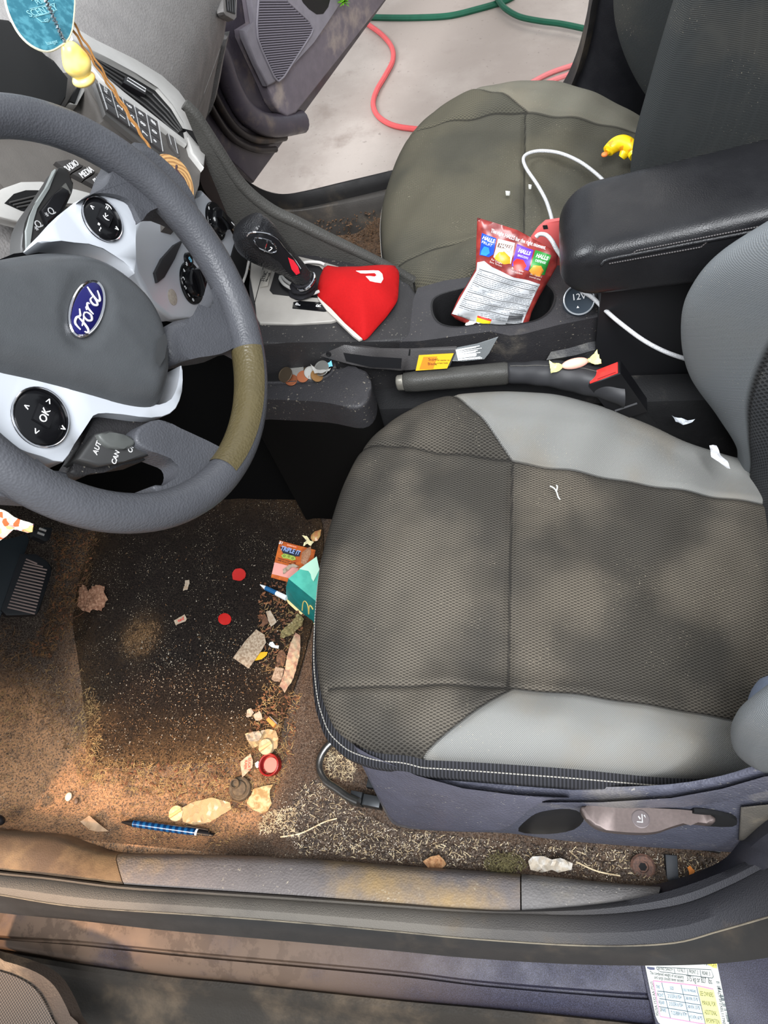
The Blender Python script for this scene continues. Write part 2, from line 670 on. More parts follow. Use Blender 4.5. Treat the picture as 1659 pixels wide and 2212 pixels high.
L0 = [(-140, 1772), (-40, 1785), (60, 1796), (140, 1803), (205, 1826), (275, 1842), (450, 1846), (640, 1853), (900, 1872), (1125, 1888), (1300, 1905), (1420, 1915)]
L1 = [(-140, 1862), (-40, 1874), (60, 1885), (140, 1895), (205, 1902), (260, 1909), (425, 1920), (640, 1934), (850, 1950), (1125, 1972), (1300, 1962), (1420, 1935)]
LA = [(-140, 1866), (0, 1882), (102, 1892), (259, 1911), (425, 1922), (640, 1936), (850, 1951), (1000, 1962), (1124, 1966), (1300, 1952), (1440, 1926), (1570, 1880), (1660, 1835), (1720, 1800)]
LB = [(-140, 1874), (0, 1890), (102, 1900), (259, 1920), (425, 1931), (640, 1945), (850, 1960), (1000, 1970), (1124, 1974), (1297, 1975), (1462, 1955), (1570, 1915), (1660, 1869), (1720, 1836)]
L2 = [(-140, 1912), (0, 1933), (169, 1959), (430, 1977), (630, 1992), (850, 2012), (1017, 2028), (1266, 2043), (1447, 2038), (1551, 2012), (1659, 1981), (1720, 1962)]
L3 = [(-140, 1950), (0, 1972), (154, 1987), (359, 2010), (564, 2028), (850, 2054), (1007, 2069), (1214, 2082), (1395, 2086), (1546, 2082), (1659, 2069), (1720, 2058)]
L4 = [(-140, 2010), (0, 2026), (154, 2035), (287, 2048), (461, 2065), (850, 2100), (1048, 2124), (1318, 2146), (1500, 2156), (1720, 2166)]
L5 = [(-140, 2030), (0, 2051), (154, 2077), (359, 2105), (512, 2120), (850, 2156), (1059, 2175), (1318, 2201), (1500, 2222), (1720, 2244)]
L6 = [(-140, 2056), (0, 2079), (256, 2125), (512, 2156), (850, 2197), (1318, 2240), (1720, 2280)]
L7 = [(-140, 2100), (0, 2130), (256, 2185), (512, 2215), (850, 2250), (1318, 2290), (1720, 2330)]

sill_plastic = grain('sill_plastic', (106, 100, 98), .5, 330, .45, .0012, dirt=(150, 124, 82), damt=.55, dscale=5, fleck=(170, 160, 140))
kick_plastic = grain('kick_plastic', (84, 68, 54), .5, 500, .3, .0008, dirt=(120, 98, 72), damt=.6, dscale=10)
rear_sill_plastic = grain('rear_sill_plastic', (108, 105, 103), .5, 330, .45, .0012, dirt=(130, 122, 108), damt=.3, dscale=9, fleck=(180, 172, 160))

def scuff(name, label, x0, x1, m, zoff=0.0):
    a = line3(L0, .052 + zoff, x0=x0, x1=x1)
    b = line3(L1, .104 + zoff, x0=x0, x1=x1)
    rows = [a + V3(0, .003, -.05), a]
    for t, z in ((.12, .078), (.28, .090), (.6, .098), (.9, .104)):
        r = a * (1 - t) + b * t
        r[:, 2] = z + zoff
        rows.append(r)
    rows += [b, b + V3(0, -.003, -.03)]
    mb = MB()
    G = np.array(rows)
    mb.grid(G)
    for e in (0, -1):
        ring = [r[e] for r in rows]
        ctr = np.mean(ring, 0) + V3(0, 0, -.05)
        mb.add(ring + [ctr], [(i, i + 1, len(ring)) for i in range(len(ring) - 1)])
    o = obj(name, mb, m)
    tag(o, label, 'scuff plate')
    return o
scuff('kick_panel', 'brown dusty plastic kick panel at the front end of the driver sill', -150, 266, kick_plastic)
scuff('scuff_plate', 'long grey plastic sill plate with yellow dust beside the driver seat', 268, 1124, sill_plastic, .001)
scuff('scuff_plate', 'short pale grey plastic sill plate tapering towards the pillar', 1127, 1421, rear_sill_plastic, .0)

# rubber weather seal
t = thing('weather_seal', 'black rubber weather seal running along the driver sill and up the pillar', 'door seal', line3(L2, .1)[45])
a, b, c, d = (line3(L, z, .13) for L, z in ((LA, .108), (LB, .112), (L2, .118), (L3, .088)))
mb = MB()
mb.grid(np.array([a + V3(0, 0, -.03), a, (a + b) / 2 + V3(0, 0, .006), b, b + V3(0, 0, -.004), b * .75 + c * .25 + V3(0, 0, .009), b * .4 + c * .6 + V3(0, 0, .012), c + V3(0, .0012, .002)]))
cm = NT('seal_carrier')
cmd = cm.math('MULTIPLY', cm.ramp(cm.xyz()[0], .08, .42, 1.0, .04), cm.ramp(cm.noise(7, 6, .62), .25, .55, .55, 1.0))  # dusty towards the front, with the light's falloff rearward painted in
cmc = cm.mix(cmd, lin((42, 42, 46)), lin((98, 93, 86)))
cmc = cm.mix(cm.math('MULTIPLY', cm.ramp(cm.noise(5, 6, .6), .56, .72), .6), cmc, lin((96, 80, 58)))
cm.set(cmc, .6, 0, .28)
cm.bump(cm.voro(620), .5, .0008)
obj('carrier', mb, cm.m, t)
mb = MB()
mb.grid(np.array([c + V3(0, .0008, -.004), c + V3(0, -.001, .002), c * .75 + d * .25 + V3(0, 0, .006), c * .45 + d * .55 + V3(0, 0, .004), d * .85 + c * .15 + V3(0, 0, .001), d, d + V3(0, .006, -.03)]))
obj('sealing_lip', mb, grain('seal_lip', (36, 35, 34), .42, 500, .1, .0005, dirt=(72, 62, 50), damt=.3, dscale=5), t)
mb = MB()
mb.tube(c + V3(0, 0, .0022), .0010, 6)
lipdust = grain('lip_dust', (112, 104, 90), .8, 300, .2, dirt=(62, 58, 54), damt=.6, dscale=14)
obj('lip_edge', mb, lipdust, t)

# painted sill
paint = NT('sill_paint')
pc = paint.mix(paint.ramp(paint.noise(900, 2), .35, .7), lin((26, 26, 36)), lin((54, 55, 72)))
pd = paint.math('MULTIPLY', paint.ramp(paint.xyz()[0], -.10, .28, 1.0, 0.05), paint.ramp(paint.noise(9, 5, .55), .22, .50))
pc = paint.mix(pd, pc, lin((90, 74, 62)))
stain = paint.math('MULTIPLY', paint.ramp(paint.noise(26, 6, .7, (1.2, 1, 1)), .52, .58), paint.ramp(paint.xyz()[0], -.3, .25, .5, .0))
pc = paint.mix(stain, pc, lin((58, 46, 38)))
paint.set(pc, paint.ramp(paint.noise(20, 4), .3, .7, .42, .6), .1, .22)
paint.bump(paint.noise(140, 4), .12, .001)
e, f, g6, g7 = (line3(L, z) for L, z in ((L4, .058), (L5, .046), (L6, .034), (L7, .01)))
dd_ = line3(L3, .064)
mb = MB()
mb.grid(np.array([dd_ + V3(0, .035, 0), dd_, dd_ * .1 + e * .9 + V3(0, 0, .001), e + V3(0, 0, -.005), e + V3(0, -.0025, -.0055), e * .85 + f * .15 + V3(0, 0, .003), e * .4 + f * .6 + V3(0, 0, .004), f + V3(0, .003, .001), f + V3(0, 0, -.012), f + V3(0, -.004, -.016)]))
struct('trim_1', mb, paint.m)
outer_rubber = grain('outer_rubber', (40, 36, 31), .7, 300, .3, .001, dirt=(82, 70, 56), damt=.55, dscale=8)
mb = MB()
mb.grid(np.array([f + V3(0, -.0005, -.02), f + V3(0, -.003, -.006), f * .5 + g6 * .5 + V3(0, 0, .002), g6 + V3(0, 0, -.001), g6 + V3(0, -.003, -.008), g6 * .5 + g7 * .5 + V3(0, 0, -.004), g7, g7 + V3(0, -.03, -.02), g7 + V3(0, -.06, -.12), g7 + V3(0, -.03, -.25)]))
struct('trim_2', mb, outer_rubber)

# lower driver pillar trim
mb = MB()
pl = [[at(x, y, z=z) for (x, y, z) in row] for row in (
    [(1360, 1925, .05), (1480, 1893, .07), (1560, 1858, .11), (1600, 1815, .17), (1640, 1770, .24), (1700, 1730, .32)],
    [(1380, 1935, .075), (1490, 1905, .10), (1570, 1872, .14), (1612, 1838, .20), (1659, 1800, .27), (1740, 1760, .35)],
    [(1400, 1945, .09), (1500, 1918, .12), (1590, 1882, .17), (1640, 1856, .22), (1700, 1825, .29), (1800, 1790, .37)],
    [(1410, 1960, .08), (1510, 1940, .11), (1600, 1900, .16), (1650, 1880, .21), (1710, 1850, .28), (1810, 1815, .36)])]
G = []
for row in pl:
    G.append(resample(smooth_poly(row, 6, closed=False), 30))
mb.grid(G)
struct('trim_3', mb, grain('pillar_plastic', (44, 44, 50), .45, 600, .3, .0006, dirt=(80, 78, 78), damt=.2))

# ------------------------------------------------------------------ seats
def seat_fabric(name, gray, dark, hole, dapple_lit, backrest=False):
    t = NT(name)
    x, y, z = t.xyz()
    if backrest:
        x, y = z, y
    def lattice(px_, py_):
        a = t.math('COSINE', t.math('MULTIPLY', x, 2 * math.pi / px_))
        b = t.math('COSINE', t.math('MULTIPLY', y, 2 * math.pi / py_))
        return t.math('ADD', a, b), t.math('MULTIPLY', a, b)
    ca = t.math('COSINE', t.math('MULTIPLY', x, 2 * math.pi / .0077))
    cb = t.math('COSINE', t.math('MULTIPLY', y, 2 * math.pi / .0037))
    sa = t.math('COSINE', t.math('ADD', t.math('MULTIPLY', x, 2 * math.pi / .0077), .9))
    s = t.math('ADD', t.math('MULTIPLY', ca, .75), cb)
    s2 = t.math('ADD', t.math('MULTIPLY', t.math('MULTIPLY', ca, -1), .75), t.math('MULTIPLY', cb, -1))
    holes = t.ramp(t.math('MAXIMUM', s, s2), .45, 1.35)
    dapple = t.ramp(t.noise(6.5, 3, .45), .40, .62)  # dapples of sun and shade painted into the mesh colour as noise
    cdark = t.mix(dapple, lin(dark), lin(dapple_lit))
    cdark = t.mix(t.math('MULTIPLY', holes, .72), cdark, lin(hole))
    _, k = lattice(.0021, .0021)
    knit = t.ramp(k, -.6, .6)
    cgray = t.mix(knit, lin(tuple(q * .82 for q in gray)), lin(tuple(min(255, q * 1.08) for q in gray)))
    cgray = t.mix(t.math('MULTIPLY', t.ramp(t.noise(8, 4), .45, .7), .08 if backrest else .4), cgray, lin((118, 108, 92)))
    zone = t.ramp(t.attr('zone'), -.0006, .0006)
    col = t.mix(zone, cdark, cgray)
    lint = t.ramp(t.noise(620, 1, .4), .725, .74)
    lint = t.math('MULTIPLY', lint, t.ramp(t.noise(12, 3), .5, .62))
    col = t.mix(t.math('MULTIPLY', lint, .5), col, lin((170, 160, 140)))
    col = t.mix(t.ramp(t.attr('seam'), .0012, .0026, .65, 0), col, lin((24, 23, 22)))
    t.set(col, .92, 0, .15)
    h = t.math('SUBTRACT', t.math('MULTIPLY', knit, .25), t.math('MULTIPLY', holes, 1.0))
    h = t.math('MULTIPLY', h, 1.0)
    b = t.n('ShaderNodeMix', data_type='FLOAT')
    t.link(zone, b.inputs[0])
    t.link(t.math('MULTIPLY', holes, -1.0), b.inputs[2])
    t.link(t.math('MULTIPLY', knit, .35), b.inputs[3])
    t.bump(b.outputs[0], .55, .0014)
    return t.m

side_rib = NT('side_rib')
sx_ = side_rib.math('SINE', side_rib.math('MULTIPLY', side_rib.xyz()[0], 2 * math.pi / .0042))
side_rib.set(side_rib.mix(side_rib.ramp(sx_, -.8, .8), lin((26, 26, 28)), lin((50, 50, 54))), .8, 0, .2)
side_rib.bump(sx_, .5, .001)
side_rib = side_rib.m
thread = plain('thread', (150, 146, 138), .9)

XF = [(-1.0, .150), (-.97, .105), (-.92, .068), (-.84, .036), (-.72, .013), (-.55, -.004), (-.3, -.017), (0, -.024), (.3, -.017), (.55, -.004), (.72, .013), (.84, .036), (.92, .068), (.97, .105), (1.0, .150)]
ZC = [(-.03, .325), (.05, .338), (.15, .342), (.235, .334), (.35, .312), (.5, .272), (.6, .25)]
ZB = [(-.03, .325), (.05, .338), (.10, .352), (.167, .366), (.25, .366), (.30, .358), (.36, .334), (.42, .302), (.48, .268), (.6, .235)]
HW = [(-.03, .262), (.2, .266), (.32, .263), (.42, .255), (.5, .240), (.6, .22)]
SEAM_IN = [(-.05, .196), (.03, .185), (.12, .164), (.235, .149), (.4, .139), (.6, .128)]
SEAM_OUT = [(-.05, .172), (.1, .170), (.24, .166), (.4, .166), (.6, .166)]

def seat_top(x, y):
    zc, zb = sinterp(x, ZC), sinterp(x, ZB)
    a = np.abs(y)
    q = np.clip((a - .13) / .075, 0, 1)
    q = q * q * (3 - 2 * q)
    crown = .006 * np.cos(np.clip(y / .15, -1, 1) * math.pi / 2)
    return zc * (1 - q) + zb * q + crown * (1 - q) * np.clip((x - .0) / .1, 0, 1)

def cushion(off, name, fab, parent, flip=1, trim=.0):
    NU, NV = 190, 210
    w = np.linspace(-1, 1, NV)
    v = np.sin(w * math.pi / 2 * .999)
    v = .45 * v + .55 * w
    v = v / v[-1]
    u = np.linspace(0, 1, NU) ** 1.25
    U_, V_ = np.meshgrid(u, v, indexing='ij')
    xf = sinterp(V_, XF)
    x = xf + U_ * (.60 - xf)
    y = V_ * sinterp(x, HW) * np.where(V_ * flip < 0, 1 - trim * np.clip((x - .02) / .10, 0, 1), 1)
    dxf = np.gradient(sinterp(np.linspace(-1, 1, 801), XF), np.linspace(-.263, .263, 801))
    slope = np.interp(V_, np.linspace(-1, 1, 801), np.abs(dxf))
    dfront = (x - xf) / np.sqrt(1 + slope ** 2)
    dside = sinterp(x, HW) * (1 - np.abs(V_))
    d = 1 / (1 / np.maximum(dfront, 1e-5) ** 4 + 1 / np.maximum(dside, 1e-5) ** 4) ** .25
    R = .042
    q = np.clip(1 - d / R, 0, 1)
    z = seat_top(x, y) - R * (1 - np.sqrt(np.maximum(0, 1 - q ** 2))) * .9
    yy = y * flip
    sy_ = np.where(yy > 0, sinterp(x, SEAM_IN), sinterp(x, SEAM_OUT))
    a = np.abs(y)
    d1 = a - sy_
    xc = .237
    d2 = x - xc
    din = x - (xc - (a - .149) * .79)
    dout = x - (.243 - (a - .166) * 1.25)
    d3 = np.where(yy > 0, din * .78, dout * .62)
    zone = np.minimum(d1, d3)
    s1 = np.abs(d1)
    s2 = np.where(d1 < 0, np.abs(d2), 1)
    s3 = np.where(d1 > 0, np.abs(d3), 1)
    seam = np.minimum(np.minimum(s1, s2), s3)
    seam = np.where((s1 == seam) & (x < .02), np.maximum(seam, .02 - x), seam)
    z = z - .0045 * np.exp(-(seam / .0045) ** 2)
    puff = .003 * np.sin(x * 40 + y * 13) * np.sin(y * 37 - x * 9) + .002 * np.sin(x * 83 - y * 41)
    z = z + puff * np.clip(d / .05, 0, 1)
    P = np.stack([x + off[0], y + off[1], z + off[2]], -1)
    mb = MB()
    mb.grid(P)
    mb.attr['zone'] = zone.ravel()
    mb.attr['seam'] = seam.ravel()
    c = obj(name, mb, fab, parent, angle=80)
    # outer rim: side band below the top cover, along outboard side, front, inboard side
    rim = np.concatenate([P[::-1, 0], P[0, 1:-1], P[:, -1]])
    rim = resample(rim, 300)
    ctr = V3(.28 + off[0], off[1], 0)
    dirs = rim - ctr
    dirs[:, 2] = 0
    dirs /= np.linalg.norm(dirs, axis=1)[:, None]
    Z = V3(0, 0, 1)
    d0 = dirs
    dirs = dirs * (1 + 3.2 * trim / .07 * np.clip(-(rim[:, 1] - off[1]) * flip / .2 - .15, 0, 1))[:, None]
    rows = [rim, rim + dirs * .004 - Z * .010, rim + dirs * .004 - Z * .030, rim - dirs * .001 - Z * .045, rim - dirs * .02 - Z * .055, rim - dirs * .03 - Z * .12]
    mb = MB()
    mb.grid(np.array(rows))
    obj('side_band', mb, side_rib, parent, angle=80)
    mb = MB()
    st = resample(rim + dirs * .0020 + d0 * .0006 - Z * .004, 420)
    for i in range(40, 380):
        a_, b_ = st[i], st[i + 1]
        mb.tube([a_, a_ + (b_ - a_) * .7], .0007, 5)
    obj('stitching', mb, thread, parent)
    return P

def backrest(off, ctrl, fab, parent, flip=1, lean=0.0):
    """ctrl rows: height, x of the middle, x of the bolster crest, half width"""
    NU, NV = 130, 150
    zs = np.linspace(ctrl[0][0], ctrl[-1][0], NU)
    xm = sinterp(zs, [(c[0], c[1]) for c in ctrl])
    xb = sinterp(zs, [(c[0], c[2]) for c in ctrl])
    hw = sinterp(zs, [(c[0], c[3]) for c in ctrl])
    w = np.linspace(-1.0, 1.0, NV)
    P = np.zeros((NU, NV, 3))
    zone = np.zeros((NU, NV))
    seam = np.zeros((NU, NV))
    for i in range(NU):
        a = np.abs(w)
        yy = np.where(a < .80, w * hw[i] * 1.18, np.sign(w) * hw[i] * np.minimum(1.0, .944 + (a - .80) * .56))
        q = np.clip((a - .46) / .32, 0, 1)
        q = q * q * (3 - 2 * q)
        x = xm[i] * (1 - q) + xb[i] * q - .008 * np.cos(np.clip(w / .45, -1, 1) * math.pi / 2)
        r = np.clip((a - .78) / .12, 0, 1)
        x = x + .026 * r ** 2
        e = np.clip((a - .88) / .12, 0, 1)
        x = x + e * .20
        yy = yy - np.sign(w) * .012 * e
        s = a - .64
        seam[i] = np.abs(s) * hw[i] * 1.2
        zone[i] = s * hw[i]
        x = x + .0045 * np.exp(-(seam[i] / .0045) ** 2)
        P[i, :, 0] = x + off[0]
        P[i, :, 1] = yy + off[1]
        P[i, :, 2] = zs[i] + off[2]
    mb = MB()
    mb.grid(P)
    mb.attr['zone'] = zone.ravel()
    mb.attr['seam'] = seam.ravel()
    obj('backrest', mb, fab, parent, angle=80)
    return P

SY = .0
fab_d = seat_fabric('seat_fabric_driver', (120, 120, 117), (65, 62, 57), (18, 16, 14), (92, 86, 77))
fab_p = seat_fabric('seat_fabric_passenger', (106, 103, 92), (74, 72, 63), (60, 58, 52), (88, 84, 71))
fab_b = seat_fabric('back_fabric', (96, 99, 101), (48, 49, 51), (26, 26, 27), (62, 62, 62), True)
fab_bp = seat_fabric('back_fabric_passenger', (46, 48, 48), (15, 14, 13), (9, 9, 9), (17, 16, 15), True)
base_plastic = grain('seat_trim', (74, 75, 86), .42, 330, .5, .0012, dirt=(112, 108, 104), damt=.22, dscale=10, fleck=(140, 136, 130))

ds = thing('driver_seat', 'grey and charcoal cloth driver seat nearest the camera with a dark side skirt', 'car seat', (.25, SY, .02))
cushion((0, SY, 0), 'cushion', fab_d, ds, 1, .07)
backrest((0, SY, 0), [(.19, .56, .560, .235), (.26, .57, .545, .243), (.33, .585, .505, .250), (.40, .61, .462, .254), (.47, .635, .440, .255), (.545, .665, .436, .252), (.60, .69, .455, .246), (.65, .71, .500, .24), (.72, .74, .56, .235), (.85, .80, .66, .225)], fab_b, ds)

# plastic side skirt, leaning outwards towards its foot
SK = Frame((0, -.266, .28), (1, 0, 0), (0, .032, .22))
# top edge along the cushion, bottom edge above the floor
skirt_px = [(748, 1592), (800, 1632), (900, 1668), (1000, 1691), (1110, 1704), (1300, 1708), (1450, 1702), (1560, 1684), (1640, 1660), (1720, 1640), (1720, 1850), (1659, 1846), (1500, 1836), (1340, 1826), (1200, 1814), (1100, 1800), (1000, 1797), (905, 1792), (856, 1783), (836, 1762), (810, 1710), (780, 1650)]
def sub(fr, pts):
    return fr.px(pts)
def sk_at(x, y, c):
    k = .040 * max(0, (1010 - x) / 265) ** 1.6
    return on(x, y, SK.o + V3(0, k, 0) + c * SK.n, SK.n)
class SkFrame:
    def p(s, a, b, c):
        return sk_at(a, b, c * .0006)
def skraised(px, h, bev=9):
    mb = MB()
    v2 = [tuple(map(float, q)) for q in px]
    mb.prism(SkFrame(), v2, .5, h / .0006, min(bev, h / .0006 - 1), 4)
    return mb
def skpanel(px, c0, c1, step=6.0):
    mb = MB()
    px = [tuple(q) for q in smooth_poly(px, 3)]
    v2, tris, bnd, dd = fill(px, step)
    top = [sk_at(x, y, c0 + (c1 - c0) * (1 - max(0, 1 - d / 9) ** 2)) for (x, y), d in zip(v2, dd)]
    bot = [sk_at(x, y, c0) - SK.n * .004 for x, y in v2]
    n = len(v2)
    return mb.add(top + bot, list(tris) + [tuple(n + i for i in t[::-1]) for t in tris] + [(bnd[(i + 1) % len(bnd)], bnd[i], n + bnd[i], n + bnd[(i + 1) % len(bnd)]) for i in range(len(bnd))])
mb = skpanel(skirt_px, -.002, 0)
obj('side_skirt', mb, base_plastic, ds, angle=50)
raised = [(762, 1606), (810, 1640), (900, 1680), (1000, 1703), (1110, 1717), (1230, 1723), (1170, 1729), (1140, 1745), (1118, 1772), (1100, 1788), (1078, 1796), (1000, 1795), (905, 1790), (858, 1781), (838, 1760), (812, 1708), (786, 1652)]
mb = skraised(raised, .010)
obj('front_skirt_panel', mb, grain('skirt_front', (78, 78, 90), .38, 330, .5, .0012, fleck=(140, 136, 130)), ds, angle=50)
upper = [(1140, 1732), (1300, 1733), (1450, 1724), (1560, 1704), (1650, 1678), (1710, 1668), (1710, 1700), (1640, 1712), (1560, 1732), (1470, 1744), (1330, 1746), (1200, 1738)]
mb = skraised(upper, .006)
obj('skirt_ledge', mb, base_plastic, ds, angle=50)
rear = [(1600, 1742), (1660, 1738), (1720, 1735), (1720, 1835), (1640, 1830), (1595, 1815)]
mb = skraised(rear, .006)
obj('skirt_corner', mb, grain('skirt_dusty', (84, 80, 74), .55, 420, .4, .001, dirt=(120, 110, 94), damt=.5), ds, angle=50)
mb = skpanel([(1120, 1796), (1140, 1770), (1170, 1754), (1230, 1748), (1262, 1765), (1240, 1792), (1180, 1802)], .0003, .0012)
obj('lever_recess', mb, smooth_black, ds)
mb = skpanel([(1500, 1754), (1584, 1768), (1582, 1786), (1500, 1780)], .0056, .0062)
obj('lever_slot', mb, dark_void, ds)
LV = Frame((.37, -.29, .268), (1, 0, -.01), (0, 1, -.06))
lev = [(1254, 1748), (1268, 1739), (1330, 1742), (1420, 1746), (1495, 1751), (1542, 1762), (1540, 1778), (1490, 1776), (1450, 1786), (1420, 1796), (1380, 1799), (1310, 1793), (1276, 1778)]
mb = MB()
mb.prism(LV, [tuple(q) for q in smooth_poly(sub(LV, lev), 3)], -.014, .0, .005, 3)
lever = obj('height_lever', mb, plain('lever_metal', (88, 78, 75), .38, .45, var=.12, vscale=300), ds, angle=50)
mb = MB()
ic = sub(LV, [(1384, 1769)])[0]
f2 = Frame(LV.p(ic[0], ic[1], .0002), LV.e1, LV.e2)
mb.lathe(f2, [(.0098, -.001), (.0098, .0005), (.0088, .0008), (.0088, .0004), (0.0001, .0004)], 28)
pl_ = plain('lever_emblem', (88, 80, 80), .5, .3)
em = obj('lever_emblem', mb, pl_, lever)
mb = MB()
mb.box(f2, -.0045, .001, -.004, -.003, .0004, .0010)
mb.box(f2, .001, .002, -.004, .005, .0004, .0010)
mb.prism(f2, [(-.003, .002), (-.001, -.001), (.0, 0), (-.002, .003)], .0004, .001)
mb.prism(f2, [(.003, .004), (.0055, .001), (.0045, .0045)], .0004, .001)
obj('lever_icon', mb, grey_ink, lever)

# recliner cover and airbag tag at the seat back corner
mb = MB()
fr = Frame(at(1665, 1575, z=.335), (0, 1, 0), (0, 0, 1))
mb.ellip(at(1668, 1560, z=.33), [(.018, 0, 0), (0, .05, 0), (.008, 0, .05)])
obj('recliner_cover', mb, plain('recliner_cloth', (104, 112, 128), .8, var=.1, vscale=200), ds)
mb = MB()
fr = Frame((0, 0, .318), (1, 0, 0), (0, 1, .25))
mb.sheet(fr, fr.px([(1640, 1472), (1668, 1470), (1672, 1520), (1656, 1524), (1646, 1500)]), .0004, lambda a, b, d: .003 * math.sin(a * 200))
obj('seat_tag', mb, plain('tag_white', (212, 214, 218), .5), ds)

# chrome slide bar under the front
mb = MB()
bar = [(800, 1560, .03), (752, 1588, .035), (716, 1604, .04), (694, 1632, .04), (690, 1662, .04), (704, 1688, .045), (730, 1706, .05), (752, 1722, .055), (775, 1733, .06)]
pts = [at(x, y, z=z) for x, y, z in bar]
pts = resample(smooth_poly(pts, 6, closed=False), 40)
mb.tube(pts, .0062, 12)
obj('slide_bar', mb, plain('bar_steel', (120, 118, 115), .25, .9, var=.3, vscale=60), ds)
mb = MB()
bo = at(780, 1726, z=.045)
bf = Frame(bo, V3(1, -.10, 0), (0, 1, 0))
mb.box(bf, -.016, .002, -.009, .009, -.02, .008, .002)
mb.box(bf, .003, .03, -.008, .008, -.022, .004, .002)
mb.box(bf, .0, .5, .02, .05, -.03, -.015, .002)
obj('seat_rail', mb, plain('rail_steel', (52, 54, 56), .35, .6), ds)
mb = MB()
mb.box(FLAT(0), .06, .56, -.21, .21, .05, .23, .01)
obj('seat_frame', mb, dark_void, ds)

# passenger seat
PO = (.012, .74, 0.0)
ps = thing('passenger_seat', 'dusty grey cloth passenger seat on the far side beside the open door', 'car seat', (.26, .74, .02))
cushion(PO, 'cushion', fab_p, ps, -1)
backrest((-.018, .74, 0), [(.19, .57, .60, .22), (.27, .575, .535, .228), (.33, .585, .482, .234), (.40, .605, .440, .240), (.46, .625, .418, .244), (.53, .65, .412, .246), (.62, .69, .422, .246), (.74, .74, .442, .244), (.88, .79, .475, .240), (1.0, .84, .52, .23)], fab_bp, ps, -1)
mb = MB()
mb.box(FLAT(0), .05, .58, .54, .94, .0, .23, .01)
obj('seat_base', mb, black_plastic, ps)

# ------------------------------------------------------------------ passenger side: door, sill, pillar
DR = Frame((-.473, 1.28, 0), (.31, .95, 0), (0, 0, 1))
door_paint = grain('door_paint', (72, 66, 74), .32, 260, .05, dirt=(112, 100, 92), damt=.25, dscale=12)
door_card = grain('door_card', (136, 131, 138), .5, 600, .3, .0006, fleck=(150, 146, 144))
kick_card = grain('door_kick', (122, 114, 122), .5, 500, .3, .0006, dirt=(176, 162, 152), damt=.42, dscale=10)
pd = thing('passenger_door', 'grey passenger door swung open, with a ribbed speaker grille', 'car door', (-.40, 1.35, -.0))
mb = MB()
mb.prism(DR, DR.px([(548, 396), (838, -6), (980, -220), (620, -420), (380, -250), (405, 110), (440, 262), (500, 345)]), -.05, 0, .006)
obj('door_shell', mb, door_paint, pd, angle=50)
D2 = DR.off(.004)
flange = resample(smooth_poly(D2.px([(420, 20), (452, 92), (472, 136), (490, 186), (524, 243), (575, 270), (644, 262)]), 8, closed=False), 60)
mb = MB()
mb.tube([D2.p(a, b, .012) for a, b in flange], .030, 14, flat=.8)
obj('door_flange', mb, door_paint, pd)
for k, (pts, r) in enumerate((([(412, 66), (436, 146), (462, 215), (505, 278), (555, 303), (610, 296)], .010), ([(404, 92), (428, 170), (452, 235), (495, 296), (545, 322), (590, 322)], .008))):
    s_ = resample(smooth_poly(D2.px(pts), 8, closed=False), 50)
    mb = MB()
    mb.tube([D2.p(a, b, .008) for a, b in s_], r, 10)
    obj('door_seal', mb, grain('door_rubber', (44, 39, 38), .4, 400, .1, dirt=(80, 66, 54), damt=.4), pd)
D3 = DR.off(.03)
cardpx = [(541, -20), (551, 51), (527, 66), (529, 82), (555, 139), (577, 188), (591, 222), (605, 242), (621, 253), (640, 246), (845, -18), (930, -160), (620, -260), (545, -160)]
mb = MB()
mb.prism(DR, DR.off(.03).px(cardpx), .002, .03, .008, 3)
obj('door_card', mb, kick_card, pd, angle=50)
D4 = DR.off(.042)
mb = MB()
mb.prism(DR, D4.px([(541, -20), (552, 51), (529, 66), (531, 82), (556, 139), (579, 187), (593, 181), (620, 155), (650, 122), (678, 92), (708, 48), (742, -4), (800, -110), (620, -220), (545, -140)]), .026, .042, .007, 3)
obj('upper_panel', mb, door_card, pd, angle=50)
D5 = DR.off(.0425)
gp = [tuple(q) for q in D5.px([(561, -40), (556, 20), (554, 52), (556, 84), (566, 111), (592, 167), (600, 176), (612, 166), (671, 74), (675, 62), (667, 46), (622, 4), (596, -40)])]
mb = MB()
mb.prism(DR, gp, .038, .0435, .002)
gr = obj('speaker_grille', mb, plain('grille_dark', (52, 50, 56), .6), pd)
mb = MB()
A = np.array(gp)
rd = np.array(D5.px([(660, 112)])[0]) - np.array(D5.px([(560, 122)])[0])
rd /= np.linalg.norm(rd)
rn = np.array([-rd[1], rd[0]])
ctr_ = A.mean(0)
for bb in np.arange(-.3, .3, .0052):
    aa = np.linspace(-.3, .3, 400)
    q = ctr_ + rn * bb + aa[:, None] * rd
    k = inside(q, gp) & (seg_dist(q, gp) > .004)
    if k.sum() > 3:
        s_ = q[k]
        mb.tube([DR.p(s_[0][0], s_[0][1], .0445), DR.p(s_[-1][0], s_[-1][1], .0445)], .0018, 6)
obj('grille_ribs', mb, plain('grille_rib', (128, 122, 132), .5), gr)
mb = MB()
ring = [DR.p(a, b, .0435) for a, b in resample(gp + [gp[0]], 90)[:-1]]
mb.tube(ring, .0028, 8, closed=True)
obj('grille_rim', mb, door_card, gr)
mb = MB()
mb.prism(DR, [tuple(q) for q in D5.px([(642, -20), (655, 6), (668, 20), (684, 31), (698, 30), (709, 15), (718, -20)])], .041, .0428)
obj('pull_handle_recess', mb, smooth_black, pd)
